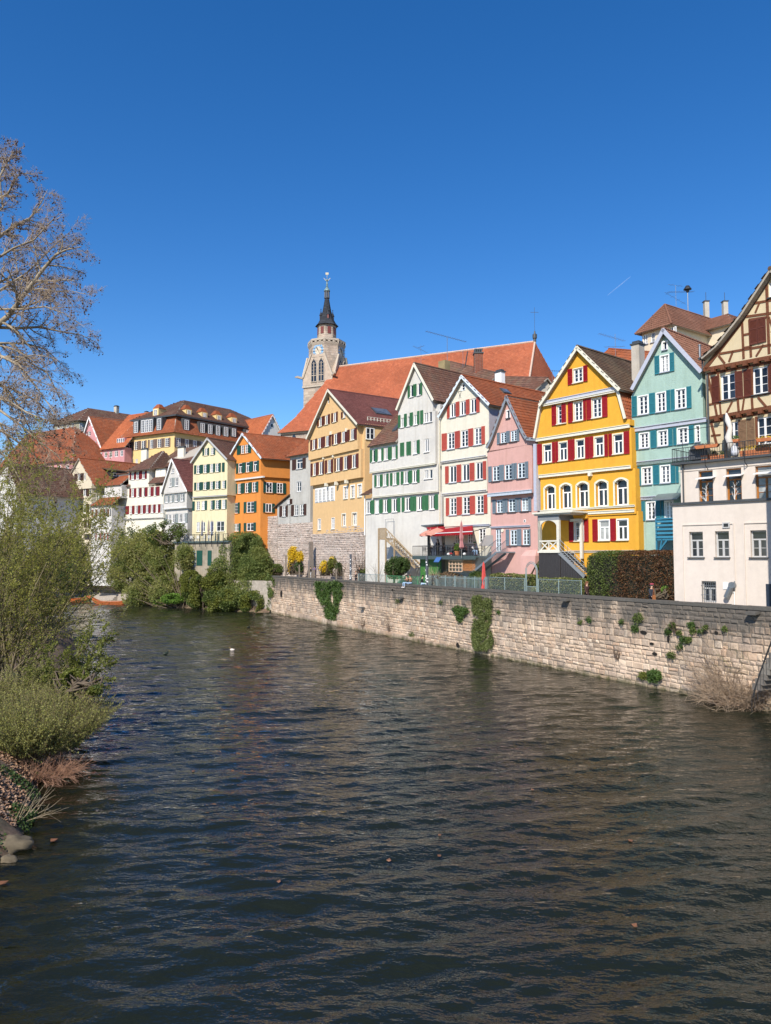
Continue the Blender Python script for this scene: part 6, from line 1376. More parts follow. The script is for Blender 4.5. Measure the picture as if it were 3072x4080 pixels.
# plinth ledge near the water and block-outs (drain stones, holes)
def wallp(px, z, out=0.0):                # point of the wall face on the ray of a pixel column
    r = ray(px, 2350); k = WN@WA; t_ = (k+out)/(WN@r[:2]); p = r[:2]*t_; return p
def wall_pt(px, py, out=0.0):
    r = ray(px, py); t_ = (WN@WA+out)/(WN@r[:2]); p = r*t_; return Vector((p[0], p[1], CAMZ+p[2]))
mb = MB(); q0, q1 = WA+WDIR*8, WA+WDIR*40
LEDGE = []
x = 8
while x < 46:
    l = random.uniform(.9, 1.7); p0, p1 = WA+WDIR*x, WA+WDIR*(x+l-.03); pr_ = .22+random.uniform(-.03,.03); m_ = MB(); zt_ = .75-.012*(x-8)+random.uniform(-.03,.03); p = [p0, p1, p1+WN*pr_, p0+WN*pr_]
    m_.hexa([(q[0],q[1],-1) for q in p], [(q[0],q[1],zt_) for q in p]); m_.build('plinth_stone', S1, rw); x += l
for (px, py) in ((1605,2395-15),(1450,2420),(2262,2388),(3010,2440)):
    c = wall_pt(px, py); mb = MB(); p = Vector((WDIR[0], WDIR[1], 0)); n_ = Vector((WN[0], WN[1], 0)); w_ = .3
    mb.hexa([c-p*w_+Vector((0,0,-.06)), c+p*w_+Vector((0,0,-.06)), c+p*w_+n_*.45+Vector((0,0,-.12)), c-p*w_+n_*.45+Vector((0,0,-.12))], [c-p*w_+Vector((0,0,.08)), c+p*w_+Vector((0,0,.08)), c+p*w_+n_*.45+Vector((0,0,.02)), c-p*w_+n_*.45+Vector((0,0,.02))]); mb.build('drain_spout', S_C, rw)
for (px, py, w_, h_) in ((1122,2365,.55,.5),(1825,2570,.3,.25),(2565,2520,.3,.12),(2600,2565,.2,.1),(2665,2545,.12,.3),(2610,2605,.22,.12),(1565,2350,.2,.12),(1905,2420,.2,.12),(2855,2520,.15,.1)):
    c = wall_pt(px, py, .03); mb = MB(); p = Vector((WDIR[0], WDIR[1], 0)); n_ = Vector((WN[0], WN[1], 0)); pts = []
    for i in range(7): a_ = 2*math.pi*i/7; rr = random.uniform(.75,1.1); pts.append(c+p*math.cos(a_)*w_*rr+Vector((0,0,math.sin(a_)*h_*rr))+n_*.05)
    mb.face(pts); mb.face([q-n_*.1 for q in pts]); mb.build('hole', plain('dark_hole', (.012,.01,.008), .95), rw)
# ---- old town wall under the ochre and grey houses
ow = empty('town_wall', 'old rubble town wall carrying the ochre and grey houses above the gardens', 'wall', (0,0,0))
def line_pts(f, u0, u1, y=0): a, b = f.pt(u0, y), f.pt(u1, y); return np.array(a), np.array(b)
OC = [(.46,.36,.31),(.56,.47,.41),(.38,.31,.27),(.6,.5,.44),(.44,.39,.35)]
O1, ON = stonem('town_stone_single', OC, True, None, grey=.3), stonem('town_stone', OC, False, None, grey=.3)
fo = ochre.f; ua, ub = ochre.U('U', 480, 600), ochre.U('U', 1056, 600)
a, b_ = line_pts(fo, ua, ub, .05); dz = (b_-a)/np.linalg.norm(b_-a); nz = np.array([dz[1], -dz[0]]); nz = nz if nz[1] < 0 else -nz
zt0 = ochre.Z('U', 780, 600); L_ = float(np.linalg.norm(b_-a))
mb = MB(); p = [a-nz*3, b_-nz*3, b_, a]; mb.hexa([(q[0],q[1],3) for q in p], [(q[0],q[1],zt0-.02) for q in p]); mb.build('core', MORT if 0 else plain('town_mortar', (.36,.31,.27), .9), ow)
edge = [(0,.0),(.28,-.0),(.32,.35),(.45,.5),(.85,.6),(.97,.4),(1,-1.0)]
def edge_z(x):
    t_ = x/L_
    for (x0_, v0), (x1_, v1) in zip(edge[:-1], edge[1:]):
        if t_ <= x1_: return zt0+v0+(v1-v0)*(t_-x0_)/(x1_-x0_)
    return zt0
masonry(ow, a+nz*.01, dz, nz, L_, 3.6, zt0+1.3, O1, ON, 200, .16, .34, .22, .6, .09, skipf=lambda x, z: z > edge_z(x)+random.uniform(-.12,.1))
fg = grey.f; ug0, ug1 = grey.U('U', 88, 520), grey.U('U', 488, 510); zt1 = grey.Z('U', 340, 508)
a2, b2 = line_pts(fg, ug0, ug1, .05); d2 = (b2-a2)/np.linalg.norm(b2-a2); n2_ = np.array([d2[1], -d2[0]]); n2_ = n2_ if n2_[1] < 0 else -n2_; L2 = float(np.linalg.norm(b2-a2))
mb = MB(); p = [a2-n2_*3, b2-n2_*3, b2, a2]; mb.hexa([(q[0],q[1],3) for q in p], [(q[0],q[1],zt1) for q in p]); mb.build('core', MATS['town_mortar'], ow)
masonry(ow, a2+n2_*.01, d2, n2_, L2, 3.6, zt1, O1, ON, 80, .16, .34, .22, .6, .09)
f3 = Face(1100, 113.2, -1200); u0_ = f3.uz(1040, 2200)[0]; z3 = f3.uz(1070, 2058)[1]
a3, b3 = np.array(f3.pt(u0_)), np.array(f3.pt(.4)); L3 = float(np.linalg.norm(b3-a3)); d3 = (b3-a3)/L3; n3 = np.array([d3[1], -d3[0]]); n3 = n3 if n3[1] < 0 else -n3
mb = MB(); p = [a3-n3*5, b3-n3*5, b3, a3]; mb.hexa([(q[0],q[1],3) for q in p], [(q[0],q[1],z3) for q in p]); mb.build('core', MATS['town_mortar'], ow)
masonry(ow, a3+n3*.01, d3, n3, L3, 3.6, z3, O1, ON, 20, .18, .36, .25, .6, .1)
# ---- quay at the far left: two-step wall, landing and steps
QC = [(.50,.38,.28),(.58,.46,.36),(.44,.34,.26),(.62,.52,.42)]
Q1, QN = stonem('quay_stone_single', QC, True, None, grey=.25), stonem('quay_stone', QC, False, None, grey=.25)
qa, qb = on_z(295, 2352, 2.2), on_z(760, 2372, 2.2)
qa, qb = np.array([gx(290,146), 146.0]), np.array([gx(735,122.5), 122.5]); dq = (qb-qa)/np.linalg.norm(qb-qa); nq = np.array([dq[1], -dq[0]]); nq = nq if nq[1] < 0 else -nq; Lq = float(np.linalg.norm(qb-qa))
qw = empty('quay_wall', 'pale stone quay wall with a ledge behind the boat landing on the far left', 'wall', (0,0,0))
zq = at(400, 2258, 140).z
mb = MB(); p = [qa-nq*2, qb-nq*2, qb, qa]; mb.hexa([(q[0],q[1],0) for q in p], [(q[0],q[1],zq) for q in p]); p = [qa, qb, qb+nq*.35, qa+nq*.35]; mb.hexa([(q[0],q[1],0) for q in p], [(q[0],q[1],4.0) for q in p]); mb.build('core', MATS['town_mortar'], qw)
masonry(qw, qa+nq*.01, dq, nq, Lq, 4.0, zq, Q1, QN, 60, .25, .42, .35, .8, .07); masonry(qw, qa+nq*.36, dq, nq, Lq, 1.5, 4.0, Q1, QN, 60, .25, .42, .35, .8, .07)
LG = plain('landing_paving', (.36,.31,.26), .9, var=.2)
L0, L1 = qa-dq*40, qb+dq*2; zl_ = 1.55
mb = MB(); p = [L0, L1, L1+nq*2.2, L0+nq*2.2]; mb.hexa([(q[0],q[1],-2) for q in p], [(q[0],q[1],zl_) for q in p]); mb.build('quay', LG, None, kind='structure')
st_ = empty('landing_steps', 'broad stone steps going down to the boats at the landing', 'steps', (0,0,0))
s0_ = float((np.array([gx(345,140),140])-qa)@dq); s1_ = float((np.array([gx(520,133),133])-qa)@dq)
for i in range(5):
    a_, b2_ = qa+dq*s0_+nq*(2.2+i*.3), qa+dq*s1_+nq*(2.2+i*.3); p = [a_, b2_, b2_+nq*.3, a_+nq*.3]; mb = MB(); mb.hexa([(q[0],q[1],-1) for q in p], [(q[0],q[1],zl_-.26*(i+1)) for q in p]); mb.build('step', plain('step_stone', (.34,.30,.26), .9, var=.2), st_)
# sloping bank of stones and earth below the big shrubs
V, Fc = [], []; bl = [(-41,126,0),(-38.5,123,0),(-35,120,0),(-30,115.5,0),(-25,111.5,0),(-20,108.2,0),(-16.6,106.6,0)]
for k, (x, y, _) in enumerate(bl):
    for s_, z_ in ((-.8,-1.2),(0,0),(1.0,.7),(2.4,1.7),(4.2,3.6),(6.5,4.7)):
        nn_ = Vector((.47,.88,0)); V.append((x+nn_.x*s_+.5*MN.noise(Vector((x,s_*3,0))), y+nn_.y*s_, z_+.3*MN.noise(Vector((x*1.2,s_*2,5)))))
for i in range(len(bl)-1):
    for j in range(5): a_ = i*6+j; Fc.append((a_, a_+6, a_+7, a_+1))
m = bpy.data.meshes.new('river_bank'); m.from_pydata(V, [], Fc); m.materials.append(bm_); obj('river_bank', m, kind='structure')
# bridge abutment and dark stair at the right edge
ab = empty('abutment', 'dark stone bridge abutment with a stair at the right edge of the river wall', 'abutment', (0,0,0)); DS = stonem('abutment_stone', [(.16,.14,.12),(.22,.2,.17),(.12,.11,.1)], True, None)
WLEN += 1.1
e0 = WA+WDIR*(WLEN-2.4)+WN*.02; mb = MB(); q = [e0+WN*.0, e0+WDIR*2.2, e0+WDIR*2.2+WN*1.5, e0+WN*.4]
base_ = WA+WDIR*(WLEN-2.3)
for i in range(14):
    s_ = i*.28; z_ = WTOP-.2-i*.28; p0 = base_+WDIR*(2.2-s_*.6); p = [p0, p0+WDIR*.5, p0+WDIR*.5+WN*1.3, p0+WN*1.3]; mb = MB(); mb.hexa([(v[0],v[1],z_-.3) for v in p], [(v[0],v[1],z_) for v in p]); mb.build('step', DS, ab)
rl_ = []
for i in range(15): s_ = i*.28; z_ = WTOP+.8-i*.28-.02*i*i*.4; p0 = base_+WDIR*(2.4-s_*.62)+WN*1.3; rl_.append((p0[0], p0[1], z_))
mb = MB(); mb.tube(rl_, .04, 6)
for q_ in rl_[::1]: mb.tube([q_, (q_[0], q_[1], q_[2]-.95)], .015, 5)
mb.build('handrail', DARKM, ab)
mb = MB(); p0 = WA+WDIR*(WLEN+.4); p = [p0-WN*2, p0+WDIR*6-WN*2, p0+WDIR*6+WN*1.2, p0+WN*1.2]; mb.hexa([(v[0],v[1],-2) for v in p], [(v[0],v[1],4.4) for v in p]); mb.build('pier', DS, ab)
# ------------------------------------------------------------------ trees, shrubs, ivy
def unit3(n):
    v = RS.normal(size=(n,3)); return v/np.linalg.norm(v, axis=1)[:, None]
def leaves(P, size, mat, name, parent=None, kind='stuff', flat=0.0, elong=1.0, jit=.35, tri=False, bias=None):
    P = np.asarray(P, float); k = len(P); n = unit3(k)
    if bias is not None: n = n+np.array(bias)*1.0; n /= np.linalg.norm(n, axis=1)[:, None]
    a = unit3(k); u = np.cross(n, a); u /= np.linalg.norm(u, axis=1)[:, None]+1e-9; v = np.cross(n, u)
    s = size*(1+RS.uniform(-jit, jit, k))[:, None]
    q = np.stack([P-u*s*.5, P+v*s*.35*elong**0, P+u*s*.5*elong, P-v*s*.35], 1)
    return npmesh(name, q.reshape(-1,3), 4, mat, RS.rand(k), parent, kind)
def tubes(segs, mat, name, parent=None, sides=3, kind=None):
    """segs: list of (polyline, radii); tapered tubes joined in one mesh"""
    V, Fq, base = [], [], 0
    for pts, rad in segs:
        p = np.asarray(pts, float); k = len(p); r = np.asarray(rad, float); ns = 3 if r[0] < .03 else (5 if r[0] < .09 else 8)
        d = np.gradient(p, axis=0); d /= np.linalg.norm(d, axis=1)[:, None]+1e-9
        ref = np.array([0.31,.17,.94]) if abs(d[0][2]) < .9 else np.array([1,0,0.]); x = np.cross(d, ref); x /= np.linalg.norm(x, axis=1)[:, None]+1e-9; y = np.cross(d, x)
        an = np.arange(ns)*2*math.pi/ns
        ring = p[:, None]+(x[:, None]*np.cos(an)[None, :, None]+y[:, None]*np.sin(an)[None, :, None])*r[:, None, None]
        V.append(ring.reshape(-1,3)); I_, J_ = np.meshgrid(np.arange(k-1), np.arange(ns), indexing='ij'); a = base+I_*ns+J_; b = base+I_*ns+(J_+1) % ns
        Fq.append(np.stack([a, b, b+ns, a+ns], -1).reshape(-1,4)); base += k*ns
    V = np.concatenate(V); Q = np.concatenate(Fq); m = bpy.data.meshes.new(name); m.vertices.add(len(V)); m.vertices.foreach_set('co', V.astype(np.float32).ravel())
    m.loops.add(Q.size); m.loops.foreach_set('vertex_index', Q.ravel().astype(np.int32)); m.polygons.add(len(Q)); m.polygons.foreach_set('loop_start', np.arange(0, Q.size, 4, dtype=np.int32)); m.update(calc_edges=True)
    m.polygons.foreach_set('use_smooth', [True]*len(Q)); m.materials.append(mat); return obj(name, m, parent, None, kind)
def curve(p, d, L, n, wob, grav):
    pts = [p]; d = d/np.linalg.norm(d)
    for i in range(n):
        d = d+RS.normal(size=3)*wob+np.array([0,0,grav]); d /= np.linalg.norm(d); p = p+d*L/n; pts.append(p)
    return np.array(pts)
def grow(pts, r0, r1, lvl, spec, out, tips):
    n = len(pts); out.append((pts, np.linspace(r0, r1, n)))
    if lvl >= len(spec): tips.append(pts[-1]); return
    cnt, lf, spread, wob, grav, k, tmin = spec[lvl]
    L = np.linalg.norm(np.diff(pts, axis=0), axis=1).sum()
    c = int(cnt*(L if cnt < 0 else 1)) if cnt > 0 else max(2, int(-cnt*L))
    for i in range(c):
        t = tmin+(1-tmin)*(i+RS.rand())/c; f = t*(n-1); j = min(int(f), n-2); p = pts[j]+(pts[j+1]-pts[j])*(f-j); d = pts[j+1]-pts[j]; d /= np.linalg.norm(d)+1e-9
        s = unit3(1)[0]; s -= d*(s@d); s /= np.linalg.norm(s)+1e-9
        dd = d*math.cos(spread)+s*math.sin(spread); ll = L*lf*RS.uniform(.6,1.15)*(1.15-.55*t); rr = (r0+(r1-r0)*t)*.55
        grow(curve(p, dd, ll, k, wob, grav), max(rr, r1*.6), max(rr*.35, .004), lvl+1, spec, out, tips)
BARK = plain('plane_bark', (.25,.205,.145), .8, var=.5, scale=3.0); TWIG = plain('plane_twig', (.34,.26,.19), .8, var=.3); TWIGD = plain('dark_twig', (.10,.075,.05), .85, var=.3); TWIGG = plain('olive_twig', (.16,.13,.07), .8, var=.3)
# big bare plane tree: limbs follow the photograph's main limbs
pl = empty('plane_tree', 'big bare plane tree with pale limbs and seed balls leaning over the left edge', 'tree', (0,0,0))
YT = 40.0
def lp(pts, Y=YT, s=1.8433, dy=None): return np.array([tuple(at(x/s, 500+y/s, Y+(0 if dy is None else dy*i))) for i, (x, y) in enumerate(pts)])
Tb = at(-150, 2700, YT)
trunk = np.array([(Tb.x-.4, YT, 1.0), (Tb.x-.1, YT, 4), tuple(at(-130, 1900, YT)), tuple(at(-70, 1500, YT)), tuple(at(-30, 1240, YT)), tuple(at(-60, 900, YT)), tuple(at(-80, 650, YT))])
o_b, o_t, tips = [], [], []
o_b.append((trunk, [.75,.62,.5,.42,.34,.2,.1]))
limbs = [([(-60,1500),(60,1400),(200,1210),(330,1040),(410,950),(480,915),(600,890)],.22,.03,-.1), ([(-60,860),(30,790),(120,735),(220,680),(300,570),(350,470)],.15,.02,.25), ([(-60,1480),(120,1490),(280,1480),(430,1510),(600,1540),(720,1600)],.13,.02,.3),
 ([(-60,1560),(0,1690),(140,1760),(250,1900),(330,2010),(430,2150)],.14,.02,-.3), ([(120,1300),(200,1210),(320,1150),(420,1135),(600,1130)],.09,.015,.2), ([(200,1210),(300,1200),(420,1220),(520,1215),(680,1250)],.07,.015,-.3),
 ([(-60,1180),(60,1120),(130,1080),(110,950),(100,860)],.1,.02,.3), ([(-60,560),(60,500),(110,400),(150,350),(250,360)],.1,.015,-.2), ([(-60,680),(20,600),(0,400),(30,250),(60,180)],.09,.015,.2), ([(-60,480),(40,300),(80,220),(130,160)],.08,.012,.1),
 ([(-60,1600),(60,1600),(180,1600),(330,1640),(460,1760),(560,1850)],.11,.015,.35), ([(-60,1850),(60,1950),(150,2080),(230,2250),(260,2450)],.12,.02,.2), ([(-60,2000),(60,2020),(200,2110),(380,2180),(500,2230)],.1,.015,-.4), ([(-60,2100),(40,2260),(120,2420),(150,2600)],.1,.02,.3),
 ([(-60,1000),(100,900),(250,840),(380,700),(440,640)],.1,.015,-.35), ([(-60,1350),(150,1350),(330,1330),(470,1380),(620,1480)],.1,.015,-.45), ([(-60,1250),(200,1080),(420,860),(540,760)],.1,.012,.4), ([(-60,1900),(80,1930),(260,2020),(400,2140),(480,2260)],.1,.015,.15), ([(-60,2050),(150,2200),(300,2330),(420,2420),(520,2560)],.1,.015,-.15), ([(-60,2200),(100,2300),(250,2420),(330,2600),(360,2760)],.1,.015,.25), ([(-60,2350),(60,2450),(160,2620),(200,2800)],.09,.015,-.2),
 ([(-60,1700),(150,1700),(350,1820),(420,1960),(470,2080)],.1,.015,.1)]
spec = [(20, .32, .85, .16, -.02, 6, .08), (12, .42, .8, .2, -.03, 5, .1), (8, .5, .8, .24, -.03, 4, .1)]
fine = []
for (pp, r0, r1, dy) in limbs:
    P_ = lp(pp, YT, dy=dy*1.6); sub = []
    grow(P_, r0*.75, r1*.7, 0, spec, sub, tips)
    for (p_, r_) in sub: (o_b if r_[0] > .028 else fine).append((p_, r_))
mono = obj
tubes(o_b, BARK, 'trunk', pl); tubes(fine, TWIG, 'crown', pl, kind='stuff')
tp_ = np.array(tips); tp_ = tp_[RS.rand(len(tp_)) < .05]
V = []
for c in tp_:
    c = c+np.array([0,0,-.12]); r_ = RS.uniform(.035,.06); oct_ = np.array([(1,0,0),(-1,0,0),(0,1,0),(0,-1,0),(0,0,1),(0,0,-1)])*r_+c
    for a, b, d in ((0,2,4),(2,1,4),(1,3,4),(3,0,4),(2,0,5),(1,2,5),(3,1,5),(0,3,5)): V += [oct_[a], oct_[b], oct_[d]]
npmesh('seed_balls', np.array(V), 3, plain('seed_ball', (.10,.055,.035), .9), None, pl, 'stuff')
print('plane tips', len(tips), 'segs', len(fine))
L_OL = leafm('leaf_olive', [(.31,.31,.06),(.40,.39,.085),(.24,.25,.05),(.46,.43,.13)], .55)
L_YG = leafm('leaf_yellow_green', [(.16,.18,.03),(.22,.24,.05),(.12,.14,.025)], .4)
L_GR = leafm('leaf_green', [(.11,.155,.035),(.155,.205,.05),(.08,.115,.026),(.2,.235,.07)], .4)
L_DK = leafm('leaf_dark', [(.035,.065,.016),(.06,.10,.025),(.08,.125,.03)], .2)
L_IVY = leafm('leaf_ivy', [(.035,.07,.012),(.06,.11,.02),(.09,.14,.03)], .15)
L_IV2 = leafm('leaf_ivy_pale', [(.10,.13,.03),(.16,.18,.06),(.07,.10,.02)], .2)
L_BR = leafm('leaf_copper', [(.11,.045,.02),(.15,.07,.03),(.07,.035,.015),(.12,.08,.03)], .15)
L_YE = leafm('leaf_forsythia', [(.75,.50,.02),(.85,.62,.04),(.6,.4,.02)], .3)
L_LT = leafm('leaf_litter', [(.30,.17,.10),(.42,.27,.17),(.20,.11,.065),(.48,.34,.24)], .05)
L_VAR = leafm('leaf_variegated', [(.12,.14,.03),(.30,.30,.10),(.40,.36,.14),(.08,.10,.02)], .2)
# large multi-stemmed shrub with young leaves on the near left bank
def stems(base, n, lean, L, r, spread=.5):
    out = []
    for i in range(n):
        a = RS.uniform(0, 6.28); d = np.array([math.cos(a)*spread+lean[0], math.sin(a)*spread+lean[1], 1.0]); b_ = base+np.array([RS.uniform(-.8,.8), RS.uniform(-.8,.8), 0]); out.append((curve(b_, d, L*RS.uniform(.75,1.1), 9, .07, -.012), r*RS.uniform(.6,1)))
    return out
def shrubby(name, label, cat, base, n, lean, L, r, spread, spec, lsize, ldens, lmat, bark, kk=1, lj=.1, group=None):
    o = empty(name, label, cat, tuple(base), 0, group); base = np.array(base); ou, tp = [], []
    for p_, r_ in stems(np.zeros(3), n, lean, L, r, spread): grow(p_, r_, .012, 0, spec, ou, tp)
    tubes([q for q in ou if q[1][0] > .02] or ou[:1], bark, 'stem', o); fn = [q for q in ou if q[1][0] <= .02]
    if fn: tubes(fn, bark, 'twigs', o, kind='stuff')
    P = []
    for p_, r_ in ou:
        if r_[0] < .03:
            k = ldens; t = RS.rand(k)*(len(p_)-1); j = t.astype(int).clip(0, len(p_)-2); P.append(p_[j]+(p_[j+1]-p_[j])*(t-j)[:, None]+RS.normal(size=(k,3))*lj*.4)
    P = np.concatenate(P); lv = leaves(P, lsize, lmat, 'foliage', o); print(name, 'segs', len(ou), 'leaves', len(P)); return o
shrubby('bankside_tree', 'tall many-stemmed shrub with small fresh yellow-green leaves on the near left bank', 'tree', (-18.9, 36.5, 1.0), 22, (.16,0), 11.4, .07, .36, [(14,.36,.6,.1,-.01,6,.12),(9,.4,.7,.15,-.02,4,.1)], .08, 17, L_OL, TWIGG)
shrubby('overhanging_shrub', 'low leafy branches reaching out over the water from the left bank', 'shrub', (-16.6, 33.5, .7), 9, (1.0,.1), 4.8, .05, .3, [(12,.36,.6,.1,.0,6,.2),(8,.4,.7,.14,.0,4,.1)], .085, 14, L_YG, TWIGG)
shrubby('rear_bank_tree', 'yellow-green twiggy tree further back on the left bank behind the first shrub', 'tree', (-29, 58, 1.6), 14, (.1,0), 12, .1, .4, [(14,.36,.6,.1,-.01,6,.12),(9,.4,.7,.15,-.02,4,.1)], .13, 10, L_OL, TWIGG)
# willow bush on the near bank: upright wands with narrow leaves
def wands(name, label, cat, c, n, rx, ry, L, mat, lmat, ls, ld, up=1.0, lean=(0,0), group=None, r=.012, wob=.06, el=1.6):
    o = empty(name, label, cat, tuple(c), 0, group); segs = []; P = []
    for i in range(n):
        a = RS.uniform(0, 6.28); q = math.sqrt(RS.rand()); b_ = np.array([math.cos(a)*rx*q, math.sin(a)*ry*q, 0]); d = np.array([math.cos(a)*q*.75+lean[0]+RS.normal()*.15, math.sin(a)*q*.6+lean[1]+RS.normal()*.15, up])
        l = L*RS.uniform(.6,1.1); p_ = curve(b_, d, l, 6, wob, -.02); segs.append((p_, np.linspace(r, r*.35, 7)))
        if ld: k = ld; t = (.25+.75*RS.rand(k))*(len(p_)-1); j = t.astype(int).clip(0, len(p_)-2); P.append(p_[j]+(p_[j+1]-p_[j])*(t-j)[:, None]+RS.normal(size=(k,3))*.03)
        for s_ in range(2):
            t0 = RS.randint(1, 5); d2 = (p_[t0+1]-p_[t0]); d2 = d2/np.linalg.norm(d2)+RS.normal(size=3)*.4; p2 = curve(p_[t0], d2, l*.4, 4, wob, 0); segs.append((p2, np.linspace(r*.6, r*.3, 5)))
            if ld: k = ld//2; t = RS.rand(k)*3.99; j = t.astype(int); P.append(p2[j]+(p2[j+1]-p2[j])*(t-j)[:, None]+RS.normal(size=(k,3))*.025)
    tubes(segs, mat, 'twigs', o, kind='stuff')
    if ld: leaves(np.concatenate(P), ls, lmat, 'foliage', o, elong=el)
    return o
L_WI = leafm('leaf_willow', [(.31,.31,.08),(.38,.37,.11),(.24,.24,.06),(.43,.40,.15)], .45)
wands('willow_bush', 'olive green willow bush with upright wands hanging over the water on the near left bank', 'bush', (-13.2, 29.0, .6), 900, 1.15, 1.8, 2.3, TWIGG, L_WI, .05, 34, .95, (.12,-.1))
wands('willow_bush', 'smaller willow bush with upright wands at the left edge behind the leaf litter', 'bush', (-15.6, 32, 1.2), 260, 1.0, 1.2, 2.2, TWIGG, L_WI, .05, 32, 1.2, (.0,0))
REDT = plain('dry_reed', (.34,.19,.12), .8, var=.3)
wands('dry_twigs', 'tangle of reddish dry twigs at the foot of the willow bush', 'brush', (-12.3, 27.3, .1), 300, .8, .7, 1.0, REDT, None, 0, 0, .45, (.3,-.3), r=.011, wob=.22)
wands('dry_twigs', 'few bare pale stalks leaning out of the lower left bank', 'brush', (-10.6, 22.3, .35), 14, .3, .5, 1.1, plain('pale_stalk', (.36,.28,.18), .8), None, 0, 0, .6, (.55,-.1), r=.009, wob=.1)
# leaf litter, ground ivy and stones on the near bank
def bank_z(x, y):
    d = shore_x(y)-x
    return (-.05+d*.16-.25*min(1,-d) if d < 0 else d*.75 if d < 1.2 else .9+1.0*(1-math.exp(-(d-1.2)*.45)))
P = []
for i in range(15000):
    y = RS.uniform(18, 31); d = abs(RS.normal())*2.2; x = shore_x(y)-d-.25; c = MN.noise(Vector((x*.8, y*.8, 9)))
    if c > -.12 or (21.5 < y < 29 and RS.rand() < .85): P.append((x, y, bank_z(x, y)+RS.uniform(.0,.09)))
leaves(P, .15, L_LT, 'leaf_litter', bias=(0,0,1.4)); bpy.data.objects['leaf_litter']['category'] = 'leaf litter'; bpy.data.objects['leaf_litter']['label'] = 'dry brown fallen leaves covering the near left bank'
P = []
for i in range(15000):
    y = RS.uniform(17.5, 31); d = abs(RS.normal())*2.0; x = shore_x(y)-d+.1; c = MN.noise(Vector((x*.7+5, y*.7, 2)))
    if c > .12: P.append((x, y, bank_z(x, y)+RS.uniform(.02,.28)*(c+.3)))
lv = leaves(P, .085, L_DK, 'ground_ivy', bias=(0,0,.8)); tag(lv, 'dark green ivy and weeds creeping along the near left bank', 'ground cover')
ROCK = plain('bank_rock', (.12,.095,.06), .9, var=.35, scale=3)
def rock(loc, s, label):
    mb = MB(); n_, m_ = 12, 18; pts = []
    for i in range(n_+1):
        for j in range(m_): a, b = math.pi*i/n_, 2*math.pi*j/m_; v = Vector((math.sin(a)*math.cos(b), math.sin(a)*math.sin(b), math.cos(a))); k = 1+.35*MN.noise(v*1.5+Vector(loc))+.16*MN.noise(v*4)+.07*MN.noise(v*9); mb.v.append((v.x*s[0]*k, v.y*s[1]*k, v.z*s[2]*k))
    for i in range(n_):
        for j in range(m_): a = i*m_+j; b = i*m_+(j+1) % m_; mb.f.append((a, b, b+m_, a+m_)); mb.r.append(.5)
    tag(mb.build('rock', ROCK, None, loc=loc, smooth=True), label, 'rock')
rock((-10.25,20.9,.08), (.5,.38,.24), 'large flat grey rock at the water edge low on the left bank'); rock((-9.95,20.05,.0), (.22,.2,.15), 'small mossy rock just in front of the flat grey rock'); rock((-10.95,20.2,.25), (.45,.4,.28), 'dark rounded rock on the bank left of the flat one')
# floating leaves
for i, (px, py, s) in enumerate(((350,3048,.2),(355,3100,.13),(212,3350,.3),(1112,3515,.16),(1550,3430,.2),(1750,3413,.16),(1752,3330,.14),(2512,3352,.2),(2530,3690,.2),(2120,3148,.16),(925,2590,.25),(1640,2705,.25),(770,3075,.18),(1070,2704,.22),(12,3520,.3))):
    c = on_z(px, py, .025); mb = MB(); a0_ = RS.uniform(0,6); pts = [(c.x+math.cos(a0_+2*math.pi*k/6)*s*.4*(1 if k % 2 else .6), c.y+math.sin(a0_+2*math.pi*k/6)*s*.5*(1 if k % 2 else .6), .03+(.03 if k % 2 else 0)) for k in range(6)]
    mb.face(pts); tag(mb.build('floating_leaf', plain('wet_leaf', (.20,.085,.04), .5, var=.2), None), 'fallen brown leaf floating on the river', 'leaf', 'fallen leaves floating on the river')
# volumes of leaves
def cloud(n, ells, seed=0, shell=.55, ns=1.0, cut=-.05):
    """points in a union of ellipsoids (cx,cy,cz,rx,ry,rz), clumped by noise"""
    w_ = np.array([e[3]*e[5] for e in ells]); w_ = w_/w_.sum(); P = []
    idx = RS.choice(len(ells), n*2, p=w_)
    for i in idx:
        e = ells[i]; u = unit3(1)[0]; q = shell+(1-shell)*RS.rand()**.6; p = (e[0]+u[0]*e[3]*q, e[1]+u[1]*e[4]*q, e[2]+u[2]*e[5]*q)
        if MN.noise(Vector(p)*ns+Vector((seed, 0, 0))) > cut: P.append(p)
        if len(P) >= n: break
    return np.array(P)
def bush(name, label, cat, ells, n, size, mat, seed=0, shell=.5, ns=1.1, cut=-.08, wood=True, group=None, bias=None, mat2=None):
    c = ells[0]; o = empty(name, label, cat, (c[0], c[1], 0), 0, group); off = np.array([c[0], c[1], 0.])
    P = cloud(n, ells, seed, shell, ns, cut)-off
    if mat2: k = np.array([MN.noise(Vector(p)*.5+Vector((3,seed,0))) > .08 for p in P]); leaves(P[~k], size, mat, 'foliage', o, bias=bias); leaves(P[k], size, mat2, 'foliage', o, bias=bias)
    else: leaves(P, size, mat, 'foliage', o, bias=bias)
    if wood:
        segs = []; zb_ = min(e[2]-e[5] for e in ells)
        for i in range(26):
            e = ells[i % len(ells)]; u = unit3(1)[0]; T_ = np.array([e[0]+u[0]*e[3]*.8, e[1]+u[1]*e[4]*.8, e[2]+abs(u[2])*e[5]*.8])-off; B_ = np.array([RS.normal()*.4, RS.normal()*.3, zb_]); m_ = (T_+B_)/2+RS.normal(size=3)*.3; segs.append(([B_, m_, T_], [.09,.05,.015]))
        tubes(segs, TWIGD, 'branches', o)
    return o
def E_(px, py, Y, rx, rz, ry=None): p = at(px, py, Y); k = Y/F; return (p.x, Y, p.z, rx*k, (ry or rx)*k, rz*k)
